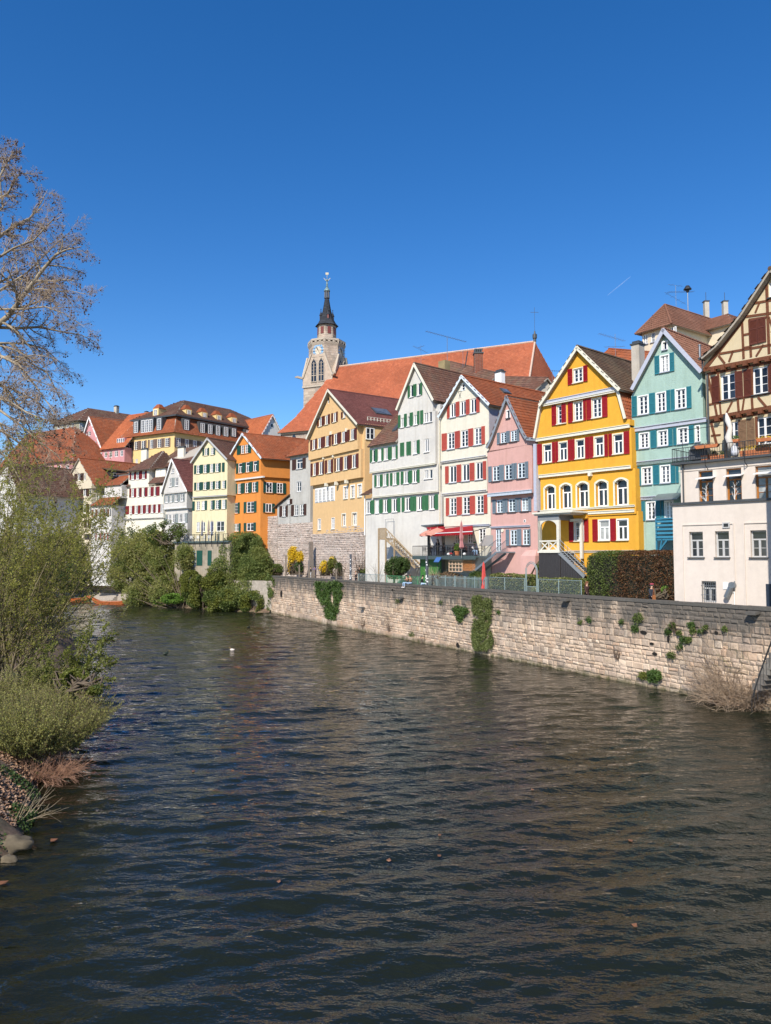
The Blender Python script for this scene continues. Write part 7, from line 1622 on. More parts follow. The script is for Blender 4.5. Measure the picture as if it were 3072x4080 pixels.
bush('riverside_tree', 'broad olive green riverside tree between the boats and the cafe terrace', 'tree', [E_(735,2220,117,45,60), E_(560,2270,124,95,110,60), E_(500,2220,124,60,85), E_(660,2240,122,85,110,50), E_(590,2160,126,70,60), E_(650,2360,120,60,70), E_(545,2370,122,60,60), E_(470,2300,124,45,60), E_(720,2300,121,50,70)], 70000, .25, leafm('leaf_pale_olive', [(.34,.35,.11),(.42,.42,.15),(.27,.28,.08),(.46,.44,.2)], .6), 1, .1, .6, -.3, mat2=leafm('leaf_olive_green', [(.27,.31,.09),(.34,.37,.12),(.21,.25,.07)], .6))
bush('riverside_tree', 'dense darker green riverside tree in front of the orange house', 'tree', [E_(965,2205,114,95,90,50), E_(1020,2290,112,75,120), E_(900,2300,114,75,90), E_(950,2380,112,100,60), E_(1000,2170,113,50,50)], 66000, .24, leafm('leaf_mid_green', [(.20,.26,.08),(.27,.32,.10),(.15,.2,.06)], .6), 2, .1, .6, -.3, mat2=MATS['leaf_olive_green'])
bush('riverside_bush', 'low yellow-green bush overhanging the water below the cafe terrace', 'bush', [E_(810,2360,113,80,75,40), E_(760,2330,115,50,60), E_(880,2395,110,75,55), E_(1010,2400,109,60,50), E_(840,2320,112,60,60)], 44000, .22, L_YG, 3, .35, .6, -.05, mat2=L_GR)
bush('riverside_bush', 'bright green weeds on the bank between the two riverside trees', 'bush', [E_(690,2385,117,50,22,40), E_(640,2400,119,30,12)], 3500, .22, leafm('leaf_bright', [(.12,.22,.03),(.18,.3,.05)], .3), 4, .2, .8, -.2, wood=False)
bush('evergreen_shrub', 'dark evergreen shrubs on top of the far left quay wall', 'bush', [E_(390,2215,136,70,40,30), E_(330,2200,137,40,45,20), E_(450,2190,134,50,40,20)], 9000, .26, L_DK, 5, .3, .6, -.1, mat2=L_GR)
bush('evergreen_shrub', 'dark conifer in front of the ivory house arches', 'bush', [E_(520,2150,127,50,50,25), E_(500,2190,127,40,50,25)], 5000, .26, L_DK, 6, .3, .6, -.1)
bush('twiggy_tree', 'light leafy tree crown rising above the riverside tree in front of the pale grey house', 'tree', [E_(660,2115,120,70,45,30), E_(610,2130,121,50,40,30), E_(720,2120,119,35,40,30)], 4200, .24, L_GR, 7, .2, .8, .05)
# weeping willow: hanging yellow-green strands
wo_ = empty('weeping_willow', 'yellow-green weeping willow on the left bank in front of the ecru house', 'tree', (gx(250,100), 100, 1)); P = []; sg = []
for i in range(420):
    a = RS.uniform(0, 6.28); q = math.sqrt(RS.rand())*3.6; x, y = math.cos(a)*q, math.sin(a)*q*.8; zt_ = 10.5-1.0*(q/3.6)**2*3+RS.normal()*.5; l = RS.uniform(2.5,6.5)
    pts = np.array([(x*(1+.03*k), y, zt_-l*k/6) for k in range(7)])+RS.normal(size=(7,3))*.05; sg.append((pts, np.linspace(.015,.008,7))); t = RS.rand(26)*5.99; j = t.astype(int); P.append(pts[j]+(pts[j+1]-pts[j])*(t-j)[:, None]+RS.normal(size=(26,3))*.07)
sg.append((np.array([(0,0,0),(.1,0,4),(0,0,9)]), [.35,.28,.15])); 
for i in range(14): a = RS.uniform(0,6.28); sg.append((np.array([(0,0,6+RS.rand()*2),(math.cos(a)*1.5,math.sin(a)*1.5,9.5),(math.cos(a)*3,math.sin(a)*3,9.6)]), [.12,.08,.03]))
tubes(sg, TWIGD, 'branches', wo_); leaves(np.concatenate(P), .2, leafm('leaf_willow_yellow', [(.22,.24,.03),(.28,.29,.05),(.17,.19,.03)], .4), 'foliage', wo_, elong=1.4)
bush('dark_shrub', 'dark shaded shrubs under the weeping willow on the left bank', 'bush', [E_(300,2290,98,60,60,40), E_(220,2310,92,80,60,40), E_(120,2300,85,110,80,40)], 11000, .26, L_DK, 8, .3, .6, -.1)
bush('bank_shrub', 'green leafy shrub on the left bank beyond the near tree', 'bush', [E_(60,2250,70,120,130,60), E_(180,2400,66,90,60,50)], 12000, .2, L_GR, 9, .3, .7, -.05, mat2=L_OL)
bush('bank_shrub', 'dark green low shrub over the water behind the willow bush', 'bush', [E_(300,2700,31,60,35,50), E_(380,2745,30,35,25)], 5000, .09, L_GR, 10, .2, 1.6, -.1, mat2=L_YG)
# garden planting between wall and houses
def hedge(name, label, Fc, u0, u1, y0, y1, z0, z1, n, size, mat, mat2=None, rnd_=.5, split=None):
    o = empty(name, label, 'hedge', (float(Fc.P[0]), float(Fc.P[1]), 0), math.atan2(Fc.d[1], Fc.d[0])); P = []
    cx_, cy_, cz_ = (u0+u1)/2, (y0+y1)/2, (z0+z1)/2; hx, hy, hz = (u1-u0)/2, (y1-y0)/2, (z1-z0)/2
    while len(P) < n:
        q = RS.uniform(-1, 1, (4000,3)); m_ = (np.abs(q)**(2/rnd_)).sum(1); q = q[(m_ < 1) & (m_ > .45)]
        q = q*np.array([hx, hy, hz])+np.array([cx_, cy_, cz_]); nn_ = np.array([MN.noise(Vector(p)*1.3) for p in q]); q += (nn_*.12)[:, None]; P += list(q)
    P = np.array(P[:n])
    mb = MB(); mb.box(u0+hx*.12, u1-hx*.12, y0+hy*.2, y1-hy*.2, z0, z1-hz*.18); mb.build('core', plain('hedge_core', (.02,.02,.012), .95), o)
    if mat2: k = split(P) if split else RS.rand(len(P)) < .5; leaves(P[~k], size, mat, 'foliage', o); leaves(P[k], size, mat2, 'foliage', o)
    else: leaves(P, size, mat, 'foliage', o)
    return o
WF = Face(0, 1, 0, P=WA+WDIR*0.0-WN*2.2); WF.d = WDIR; WF.into = -WN      # line 2.2 m behind the river face
def wu(px, py, off=0): return WF.uz(px, py, off)
u0, _ = wu(2330, 2290, -1.2); u1, _ = wu(2690, 2290, -1.2); zt_ = wu(2600, 2192, -1.2)[1]
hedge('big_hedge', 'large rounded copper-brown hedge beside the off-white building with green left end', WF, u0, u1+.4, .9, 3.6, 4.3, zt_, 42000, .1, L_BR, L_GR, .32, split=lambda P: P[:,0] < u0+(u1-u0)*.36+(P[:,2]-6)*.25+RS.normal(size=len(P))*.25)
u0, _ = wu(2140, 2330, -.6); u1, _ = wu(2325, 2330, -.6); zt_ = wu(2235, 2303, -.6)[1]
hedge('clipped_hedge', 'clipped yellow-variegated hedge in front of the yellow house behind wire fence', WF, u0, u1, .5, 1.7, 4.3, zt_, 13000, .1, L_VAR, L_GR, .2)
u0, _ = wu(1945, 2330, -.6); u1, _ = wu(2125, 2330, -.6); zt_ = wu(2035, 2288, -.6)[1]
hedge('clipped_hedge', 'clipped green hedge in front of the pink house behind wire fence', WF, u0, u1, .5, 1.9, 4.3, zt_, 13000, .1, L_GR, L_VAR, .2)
def wp(px, py, y): u, z = wu(px, py, -y); p = WF.pt(u, y); return (p[0], p[1], z)
def WE(px, py, y, rx, rz): p = wp(px, py, y); k = p[1]/F; return (p[0], p[1], p[2], rx*k, rx*k*.8, rz*k)
bush('evergreen_shrub', 'round green conifer shrub by the porch of the yellow house', 'bush', [WE(2190,2235,3.2,35,38), WE(2215,2260,3,38,35), WE(2160,2255,3,22,25)], 8000, .11, L_GR, 11, .3, 1.2, -.5, mat2=L_OL)
bush('evergreen_shrub', 'glossy dark green rounded shrub by the foot of the wooden staircase', 'bush', [WE(1580,2258,.8,48,42), WE(1560,2272,.8,30,32), WE(1605,2250,.8,32,32)], 9000, .14, L_DK, 12, .35, .9, -.5)
bush('forsythia', 'bright yellow forsythia in flower in front of the old town wall', 'bush', [WE(1168,2210,.3,24,36), WE(1160,2250,.2,16,40), WE(1195,2220,.4,16,26)], 5500, .17, L_YE, 13, .1, 1.0, -.5)
bush('forsythia', 'fading yellow-green forsythia right of the bright one', 'bush', [WE(1300,2260,.5,30,32), WE(1325,2250,.5,20,36)], 3600, .16, L_YG, 14, .1, 1.0, -.5, mat2=L_YE)
bush('garden_bush', 'small dark bush under the bright forsythia', 'bush', [WE(1190,2262,.3,20,25)], 1800, .15, L_DK, 15, .2, 1, -.5)
bush('garden_bush', 'green bush at the left end of the garden above the river wall', 'bush', [WE(1105,2265,.3,35,20), WE(1070,2262,.3,25,22)], 3500, .16, L_GR, 16, .2, 1, -.5)
bush('garden_bush', 'low green ground bush at the base of the white house', 'bush', [WE(1480,2275,3,50,12), WE(1530,2278,3,30,10)], 2600, .15, L_GR, 17, .2, 1, -.5)
bush('garden_bush', 'dark slim bush right of the fading forsythia', 'bush', [WE(1350,2265,.4,14,28)], 1400, .15, L_DK, 18, .2, 1, -.5)
bush('dry_bush', 'dry russet shrubs under the cafe terrace behind the picket fence', 'bush', [WE(1790,2300,.8,55,22), WE(1840,2320,.8,40,25), WE(1730,2310,.8,30,25)], 5000, .12, leafm('leaf_russet', [(.20,.12,.07),(.28,.18,.11),(.14,.09,.05),(.1,.11,.04)], .2), 19, .2, 1.2, -.5)
bush('garden_bush', 'green bush behind the picket fence beside the closed red parasol', 'bush', [WE(1900,2310,.9,40,38)], 4000, .12, L_GR, 20, .2, 1.1, -.5, mat2=L_DK)
bush('garden_bush', 'tiny green bush at the corner between hedge and off-white building', 'bush', [WE(2655,2355,1.2,22,24)], 1500, .1, leafm('leaf_bright', []) if 'leaf_bright' not in MATS else MATS['leaf_bright'], 21, .1, 1.4, -.2)
wands('pampas_grass', 'tuft of pale pampas grass in front of the green terrace doors', 'grass', (*wp(1745,2290,1.2)[:2], 4.5), 60, .4, .3, 2.6, plain('straw', (.5,.42,.28), .8), None, 0, 0, 1.5, (0,0), r=.018)
wands('climber', 'bare rosy climber on the wall by the wooden staircase', 'climber', (*wp(1640,2300,4)[:2], 4.5), 90, .6, .2, 3.4, plain('rosy_stem', (.30,.17,.13), .8), leafm('leaf_rosy', [(.4,.25,.18),(.5,.35,.22)], .2), .09, 8, 1.6, (-.1,0), r=.015, wob=.16)
wands('climber', 'bare grey climber on the old town wall beside the drainpipe', 'climber', (*wp(1448,2290,2.2)[:2], 4.5), 40, .4, .2, 4.5, TWIGD, None, 0, 0, 1.8, (-.05,0), r=.03, wob=.1)
for px, lab in ((1290,'bare sapling left of the fading forsythia'),(1345,'bare sapling right of the fading forsythia'),(1500,'bare thin sapling by the dark pole')):
    wands('sapling', lab, 'sapling', (*wp(px,2280,.5)[:2], 4.5), 7, .2, .1, 3.4, TWIGD, None, 0, 0, 2.6, (0,0), r=.022, wob=.06)
# ivy and weeds on the river wall
def wall_ivy(label, pts, n, size, mat, thick=.28, cut=-.2, cat='ivy', hang=0):
    o = empty('ivy', label, cat, (0,0,0)); P = []; xs_ = [p[0] for p in pts]; ys_ = [p[1] for p in pts]
    def inside(x, y):
        c = False; j = len(pts)-1
        for i in range(len(pts)):
            if (pts[i][1] > y) != (pts[j][1] > y) and x < (pts[j][0]-pts[i][0])*(y-pts[i][1])/(pts[j][1]-pts[i][1]+1e-9)+pts[i][0]: c = not c
            j = i
        return c
    t_ = 0
    while len(P) < n and t_ < n*8:
        t_ += 1; x, y = RS.uniform(min(xs_), max(xs_)), RS.uniform(min(ys_), max(ys_)); x2, y2 = x+RS.normal()*4, y+RS.normal()*4
        if inside(x, y) and MN.noise(Vector((x*.045, y*.045, 3))) > cut: q = thick*(.6+.6*MN.noise(Vector((x*.03,y*.03,8)))); P.append(tuple(wall_pt(x2, y2, .05+RS.rand()*max(.08, q))))
    leaves(np.array(P), size, mat, 'foliage', o, bias=(WN[0]*.8, WN[1]*.8, .5)); return o
wall_ivy('heart-shaped patch of dark green ivy on the river wall below the forsythia', [(1255,2318),(1300,2325),(1340,2315),(1366,2330),(1368,2360),(1345,2400),(1345,2440),(1330,2470),(1305,2470),(1290,2420),(1262,2370)], 8000, .17, L_IVY, .4)
wall_ivy('tall column of pale green ivy hanging down the river wall to the water', [(1882,2375),(1925,2378),(1960,2395),(1955,2440),(1950,2500),(1965,2560),(1950,2590),(1890,2590),(1880,2540),(1890,2470),(1882,2420)], 9000, .13, L_IV2, .35)
wall_ivy('small round tuft of ivy on the river wall left of the pale ivy column', [(1802,2425),(1825,2417),(1860,2425),(1862,2440),(1845,2450),(1838,2478),(1825,2478),(1815,2445)], 1300, .13, L_IVY, .35)
wall_ivy('green ivy covering the left end of the river wall', [(1000,2290),(1060,2280),(1092,2310),(1085,2400),(1070,2440),(1000,2430),(980,2380)], 7000, .2, L_GR, .5, -.1)
wall_ivy('dark green clump of weeds at the water line near the right end', [(2578,2680),(2605,2672),(2630,2680),(2635,2700),(2618,2715),(2588,2715)], 1300, .12, L_IVY, .4, -.5)
wall_ivy('wispy weeds at the water line left of the dark clump', [(2545,2685),(2560,2675),(2575,2685),(2575,2705),(2550,2705)], 300, .1, L_YG, .25, -.5)
for i, (x, y, r_) in enumerate(((2540,2462,22),(2530,2505,15),(2678,2495,14),(2662,2518,13),(2705,2522,9),(2755,2490,13),(2760,2512,11),(2720,2548,12),(2741,2550,13),(2706,2578,12),(2672,2610,15),(2475,2477,7),(1638,2530,10),(2345,2470,9),(2310,2480,6),(1585,2395,8),(2885,2505,9),(2790,2515,7),(1412,2510,10),(1985,2440,7),(2810,2500,8),(1755,2400,5))):
    a_ = [(x+math.cos(t_)*r_, y+math.sin(t_)*r_*.9) for t_ in np.linspace(0, 5.6, 8)]
    wall_ivy('tuft of green weeds growing out of the joints of the river wall', a_, int(r_*20), .085, L_IVY if i % 2 else L_GR, .3, -.6, 'weed'); pass
for o in list(bpy.data.objects):
    if o.get('category') == 'weed': o['group'] = 'weed tufts on the river wall'; o.name = 'weed_tuft'
for px, py, h_ in ((1552,2480,90),(1690,2555,70),(2695,2490,70),(2460,2600,60),(1450,2480,60)):
    c = wall_pt(px, py+h_*.5, .1); wands('wall_weed', 'dead brown weed stalk hanging on the river wall', 'weed', tuple(c), 16, .12, .05, h_*c.y/F, plain('dead_stem', (.12,.08,.055), .9), None, 0, 0, 2.4, (WN[0]*.1, WN[1]*.1), group='dead weed stalks on the river wall', r=.015, wob=.12)
# tangle of bare shrubs at the right end of the wall
PT = plain('pale_twig', (.30,.22,.15), .8, var=.35)
c = on_z(3010, 2800, .1)
wands('bare_shrub', 'spreading tangle of bare pale twigs below the right end of the river wall', 'shrub', (c.x+.3, c.y+.2, .0), 1100, 2.2, 1.3, 2.5, PT, None, 0, 0, .55, (-.35,-.15), r=.017, wob=.26)
wands('bare_shrub', 'tall thin bare stems rising in front of the right end of the wall', 'shrub', (c.x-.9, c.y+.9, .1), 75, 1.3, .5, 4.2, PT, None, 0, 0, 1.3, (-.35,0), r=.016, wob=.12)
wands('bare_shrub', 'greenish upright stems in front of the dark stair at the right edge', 'shrub', (c.x+.7, c.y+.4, .3), 60, .9, .5, 3.2, plain('greenish_stem', (.18,.19,.07), .8), None, 0, 0, 1.8, (-.05,0), r=.014, wob=.1)
P = []
for i in range(2600): a = RS.uniform(0,6.28); q = math.sqrt(RS.rand()); P.append((c.x+math.cos(a)*q*2.2-.3, c.y+math.sin(a)*q*1.4, .05+RS.rand()*(1.2-q)))
tag(leaves(P, .09, L_LT, 'dry_leaves'), 'dry leaves caught in the bare shrub at the right water edge', 'leaves')
# ------------------------------------------------------------------ people
def skin_obj(name, V, Ed, R, mat, parent, lv=1):
    m = bpy.data.meshes.new(name); m.from_pydata(V, Ed, []); m.materials.append(mat); o = obj(name, m, parent); s = o.modifiers.new('s', 'SKIN')
    for i, r in enumerate(R): m.skin_vertices[0].data[i].radius = (r, r) if not isinstance(r, tuple) else r; m.skin_vertices[0].data[i].use_root = (i == 0)
    s.use_smooth_shade = True; u = o.modifiers.new('u', 'SUBSURF'); u.levels = lv; u.render_levels = lv; return o
SKIN = plain('skin', (.50,.30,.21), .55, var=.06)
def person(loc, rz, pose, label, top, legs, hair=(.03,.02,.015), long=False, h=1.7, hat=None, shoes=(.03,.03,.03), coat=False, group=None):
    o = empty('person', label, 'person', loc, rz, group); k = h/1.72
    def mt(c, n): return plain('%s_%02d_%02d_%02d' % (n, int(c[0]*99), int(c[1]*99), int(c[2]*99)), c, .85, var=.12)
    S_ = pose in ('chair', 'edge', 'cross')
    hz = {'chair': .47, 'edge': .10, 'cross': .12}.get(pose, .92)
    P = {'pel': (0, 0, hz), 'wa': (0, .01, hz+.18), 'ch': (0, -.01 if not S_ else -.05, hz+.40), 'ne': (0, -.02 if not S_ else -.08, hz+.55), 'hd': (0, -.05 if not S_ else -.14, hz+.70)}
    for s, n in ((-1, 'l'), (1, 'r')):
        P['sh'+n] = (s*.17, P['ch'][1], hz+.46)
        if pose == 'walk':
            P['hip'+n] = (s*.09, 0, hz-.05); P['kn'+n] = (s*.09, -.16*s-.05, .48); P['an'+n] = (s*.09, -.24*s+.08, .09); P['to'+n] = (s*.09, -.24*s-.1, .05); P['el'+n] = (s*.23, .1*s, hz+.2); P['ha'+n] = (s*.21, .12*s-.1, hz-.03)
        elif pose == 'stand':
            P['hip'+n] = (s*.09, 0, hz-.05); P['kn'+n] = (s*.1, -.02, .49); P['an'+n] = (s*.1, 0, .09); P['to'+n] = (s*.12, -.16, .05); P['el'+n] = (s*.24, .02, hz+.2); P['ha'+n] = (s*.12, -.22, hz+.22)
        elif pose == 'chair':
            P['hip'+n] = (s*.1, -.03, hz); P['kn'+n] = (s*.12, -.44, hz+.02); P['an'+n] = (s*.12, -.42, .09); P['to'+n] = (s*.12, -.58, .05); P['el'+n] = (s*.24, -.12, hz+.24); P['ha'+n] = (s*.12, -.36, hz+.28)
        elif pose == 'edge':
            P['hip'+n] = (s*.1, -.03, hz); P['kn'+n] = (s*.13, -.42, hz+.06); P['an'+n] = (s*.15, -.40, hz-.34); P['to'+n] = (s*.15, -.56, hz-.40); P['el'+n] = (s*.24, -.1, hz+.26); P['ha'+n] = (s*.1, -.3, hz+.36)
        else:
            P['hip'+n] = (s*.1, -.03, hz); P['kn'+n] = (s*.36, -.32, hz+.02); P['an'+n] = (-s*.1, -.36-.06*s, hz-.04); P['to'+n] = (-s*.2, -.38-.06*s, hz-.05); P['el'+n] = (s*.25, -.14, hz+.24); P['ha'+n] = (s*.08, -.32, hz+.2)
    P = {a: tuple(x*k for x in b) for a, b in P.items()}
    def chain(keys, eds, rad, name, mat, lv=1): ix = {a: i for i, a in enumerate(keys)}; return skin_obj(name, [P[a] for a in keys], [(ix[a], ix[b]) for a, b in eds], [rad[a]*k for a in keys], mat, o, lv)
    kk = ['pel','wa','ch','ne','hd']; ed = [('pel','wa'),('wa','ch'),('ch','ne'),('ne','hd')]
    r = {'pel': .10, 'wa': .09, 'ch': .11, 'ne': .05, 'hd': .095}
    for n in 'lr': kk += [a+n for a in ('sh','el','ha','hip','kn','an','to')]; ed += [('ch','sh'+n),('sh'+n,'el'+n),('el'+n,'ha'+n),('pel','hip'+n),('hip'+n,'kn'+n),('kn'+n,'an'+n),('an'+n,'to'+n)]; r.update({'sh'+n: .05, 'el'+n: .035, 'ha'+n: .035, 'hip'+n: .075, 'kn'+n: .05, 'an'+n: .035, 'to'+n: .035})
    chain(kk, ed, r, 'body', SKIN)
    kk = ['ch','wa','pel','shl','shr','ell','elr']; ed = [('ch','wa'),('wa','pel'),('ch','shl'),('ch','shr'),('shl','ell'),('shr','elr')]
    P['wrl'] = tuple(Vector(P['ell']).lerp(Vector(P['hal']), .85)); P['wrr'] = tuple(Vector(P['elr']).lerp(Vector(P['har']), .85)); kk += ['wrl','wrr']; ed += [('ell','wrl'),('elr','wrr')]
    r2 = dict(ch=.14, wa=.125, pel=.13, shl=.075, shr=.075, ell=.055, elr=.055, wrl=.045, wrr=.045)
    if coat: P['hem'] = (0, P['pel'][1], P['pel'][2]-.38*k); kk.append('hem'); ed.append(('pel','hem')); r2['hem'] = .17
    chain(kk, ed, r2, 'jacket', mt(top, 'jacket'))
    kk = ['pel']+[a+n for n in 'lr' for a in ('hip','kn','an')]; ed = [(('pel'), 'hip'+n) for n in 'lr']+[('hip'+n,'kn'+n) for n in 'lr']+[('kn'+n,'an'+n) for n in 'lr']
    r3 = dict(pel=.115, hipl=.09, hipr=.09, knl=.065, knr=.065, anl=.05, anr=.05); chain(kk, ed, r3, 'trousers', mt(legs, 'trousers'))
    for n in 'lr':
        a, b = Vector(P['an'+n]), Vector(P['to'+n]); mb = MB(); mb.tube([a+Vector((0,.02,-.02)), (a+b)/2+Vector((0,0,-.02)), b+(b-a)*.25], [.045*k,.05*k,.035*k], 7); mb.build('shoe', mt(shoes, 'shoe'), o, smooth=True)
    c = Vector(P['hd']); mb = MB(); q = []
    for i in range(7): a = math.pi*i/6*.62; q.append((.115*k*math.sin(a)+.001, c.z+.045*k+.098*k*math.cos(a)))
    mb.lathe(list(reversed(q)), 10, (c.x, c.y+.022*k)); mb.build('hair', mt(hair, 'hair'), o, smooth=True)
    if long: mb = MB(); mb.tube([c+Vector((0,.05,.04)), c+Vector((0,.1,-.1)), c+Vector((0,.11,-.28))], [.1*k,.1*k,.06*k], 8); mb.build('long_hair', mt(hair, 'hair'), o, smooth=True)
    mb = MB(); mb.tube([c+Vector((0,-.085*k,.03)), c+Vector((0,-.115*k,-.005))], [.012,.016], 5); mb.build('nose', SKIN, o)
    for s in (-1, 1): mb = MB(); mb.box(c.x+s*.035-.012, c.x+s*.035+.012, c.y-.1*k, c.y-.085*k, c.z+.03, c.z+.045); mb.build('eye', DARKM, o)
    if hat: mb = MB(); mb.lathe([(.13*k, c.z+.05*k), (.14*k, c.z+.09*k), (.115*k, c.z+.15*k), (.05*k, c.z+.17*k)], 12, (c.x, c.y)); mb.build('hat', mt(hat, 'hat'), o, smooth=True)
    return o
RZW = math.atan2(WDIR[1], WDIR[0])       # walking direction along the wall
def onwall(px, back, z): q = wallp(px, z, -back); return (float(q[0]), float(q[1]), z)
person(onwall(2595, 1.5, GZ), RZW+math.pi/2, 'walk', 'woman walking in a dark navy coat and wine red beret with a brown shoulder bag', (.02,.025,.04), (.02,.02,.03), (.3,.28,.26), hat=(.25,.04,.06), coat=True, h=1.72)
c = Vector(onwall(2605, 1.2, GZ+.95)); mb = MB(); mb.hexa([(-.05,-.1,-.2),(.05,-.1,-.2),(.05,.12,-.2),(-.05,.12,-.2)], [(-.04,-.08,.1),(.04,-.08,.1),(.04,.1,.1),(-.04,.1,.1)]); hb_ = empty('shoulder_bag', 'brown shoulder bag carried by the woman with the red beret', 'bag', c, RZW); mb.build('pouch', plain('tan_leather', (.30,.11,.035), .5), hb_); mb = MB(); mb.tube([(0,-.08,.1),(0,-.02,.55),(0,.08,.1)], .015, 5); mb.build('strap', MATS['tan_leather'], hb_)
person(onwall(2338, 1.5, GZ), RZW-math.pi/2+math.pi, 'walk', 'woman with auburn hair walking in a dark brown coat beside the green hedge end', (.045,.02,.018), (.02,.015,.015), (.16,.06,.03), long=True, coat=True, h=1.7)
person(onwall(1623, .25, WTOP), RZW, 'edge', 'person in light blue jeans sitting on the wall edge with legs hanging over the water', (.18,.10,.06), (.30,.42,.58), (.03,.02,.015), shoes=(.7,.7,.7))
person(onwall(1636, .62, WTOP), RZW+.4, 'cross', 'second person in a brown jacket huddled behind the one with hanging legs', (.20,.10,.05), (.3,.42,.58), (.12,.06,.03))
person(onwall(1680, .4, WTOP), RZW+2.6, 'cross', 'man in a black jacket sitting sideways on the wall beside the grey pole', (.012,.012,.015), (.35,.45,.6), (.012,.01,.01))
person(onwall(1418, .9, GZ+.2), RZW, 'stand', 'person in a dark jacket standing by the dark pole behind the wall', (.02,.018,.018), (.02,.02,.03), (.2,.1,.05), h=1.65)
person(onwall(1432, 4.0, GZ+.6), RZW+.3, 'stand', 'person in black further back by the old town wall', (.02,.02,.022), (.02,.02,.025), h=1.75)
person(onwall(1253, 2.0, GZ+.9), RZW+1.2, 'stand', 'child in a purple jacket by the garden chimney', (.16,.09,.35), (.08,.06,.1), h=1.35)
person(onwall(1238, 1.8, GZ+.6), RZW-.4, 'stand', 'person in black and white beside the child in purple', (.015,.015,.018), (.5,.5,.5), h=1.6)
for px, py, lb, tp_, hr in ((408,2250,'person in a pale pink top sitting on top of the far quay wall',(.6,.35,.33),(.5,.35,.15)),(428,2250,'person in a light blue top sitting beside the pink one on the quay wall',(.35,.5,.65),(.05,.04,.03))):
    q = at(px, py, 138); person((q.x, q.y, zq), -.5, 'edge', lb, tp_, (.1,.1,.15), hr)
q = at(270, 2348, 139); person((q.x, q.y, zl_), .2, 'chair', 'person in blue sitting on the bench at the boat landing', (.03,.05,.12), (.1,.2,.4), (.03,.02,.02)); q2 = at(262, 2350, 139.3); person((q2.x-.55, q2.y, zl_), .2, 'chair', 'person in a red-brown top sitting beside the one in blue at the landing', (.2,.07,.05), (.1,.2,.4))
bn = empty('bench', 'wooden bench on the boat landing in front of the quay wall', 'bench', (q.x-.2, q.y+.15, zl_), .2); mb = MB(); mb.box(-1.2,1.2,-.25,.25,.38,.44); mb.build('seat', WOODL, bn); mb = MB(); mb.box(-1.2,1.2,.22,.27,.5,.85); mb.build('backrest', WOODL, bn)
for s in (-1,1): mb = MB(); mb.box(s-.04,s+.04,-.22,.22,0,.38); mb.build('leg', DARKM, bn)
def bicycle(loc, rz, label):
    o = empty('bicycle', label, 'bicycle', loc, rz)
    for x in (-.52,.52):
        mb = MB(); pts = [(x+.34*math.cos(a), 0, .35+.34*math.sin(a)) for a in np.linspace(0, 2*math.pi, 17)]; mb.tube(pts, .022, 5, False)
        for a in np.linspace(0, math.pi, 7)[:-1]: mb.bar((x-.33*math.cos(a),0,.35-.33*math.sin(a)),(x+.33*math.cos(a),0,.35+.33*math.sin(a)),.008)
        mb.build('wheel', DARKM, o)
    mb = MB(); S0, H0, B0, R0, F0 = (-.18,0,.85),(.38,0,.85),(-.02,0,.32),(-.52,0,.35),(.52,0,.35)
    for a, b in ((S0,H0),(S0,B0),(B0,H0),(B0,R0),(R0,S0),(H0,F0)): mb.tube([a,b], .02, 5)
    mb.build('frame', WHITE, o); mb = MB(); mb.tube([(.34,-.28,1.0),(.38,0,.98),(.34,.28,1.0)], .018, 5); mb.build('handlebar', DARKM, o); mb = MB(); mb.box(-.32,-.06,-.07,.07,.9,.96); mb.build('saddle', DARKM, o)
q = at(340, 2350, 138); bicycle((q.x, q.y, zl_), .3, 'bicycle leaning by the quay wall right of the bench')
q = at(352, 2350, 137.4); bicycle((q.x+.3, q.y, zl_), -.2, 'second bicycle standing right of the first on the landing')
# ------------------------------------------------------------------ punts
PUNT = plain('varnished_wood', (.36,.10,.03), .35, var=.25, scale=5)
def punt(a, b, label, tilt=0):
    a, b = Vector(a), Vector(b); L = (b-a).length; o = empty('punt', label, 'boat', a, math.atan2(b.y-a.y, b.x-a.x)); n = 12; mb = MB(); sec = []
    for i in range(n+1):
        t_ = i/n; w_ = .75*min(1, (1-abs(2*t_-1)**3)*1.15+.25); rise = .75*abs(2*t_-1)**4; x = L*t_; sec.append([(x,-w_,.55+rise),(x,-w_*.78,-.05+rise*.9),(x,w_*.78,-.05+rise*.9),(x,w_,.55+rise),(x,w_*.93,.55+rise),(x,w_*.72,.05+rise*.9),(x,-w_*.72,.05+rise*.9),(x,-w_*.93,.55+rise)])
    for s0, s1 in zip(sec[:-1], sec[1:]):
        for j in range(8): mb.face([s0[j], s1[j], s1[(j+1)%8], s0[(j+1)%8]])
    mb.face(sec[0]); mb.face(sec[-1]); mb.build('hull', PUNT, o)
    for t_ in (.2,.36,.52,.68,.82): mb = MB(); mb.box(L*t_-.14, L*t_+.14, -.68, .68, .4, .45); mb.build('seat', plain('seat_red', (.30,.07,.03), .6), o)
    mb = MB(); mb.tube([(L*.1,.2,.62),(L*.92,.3,.7)], .03, 5); mb.build('pole', WOODL, o); return o
A_, B_ = on_z(368, 2409, .0), on_z(522, 2408, 0); punt(A_, (B_.x, B_.y, 0), 'long orange-brown wooden punt moored at the landing, nearest the open water')
for k, (x0, y0, x1, y1, lb) in enumerate(((190,2394,360,2398,'wooden punt moored left of the orange-brown one by the steps'),(60,2393,260,2397,'punt half hidden behind the bank shrubs, second from the left'),(-60,2400,170,2406,'leftmost punt mostly hidden behind the bank shrubs'))): punt(on_z(x0, y0), on_z(x1, y1), lb)
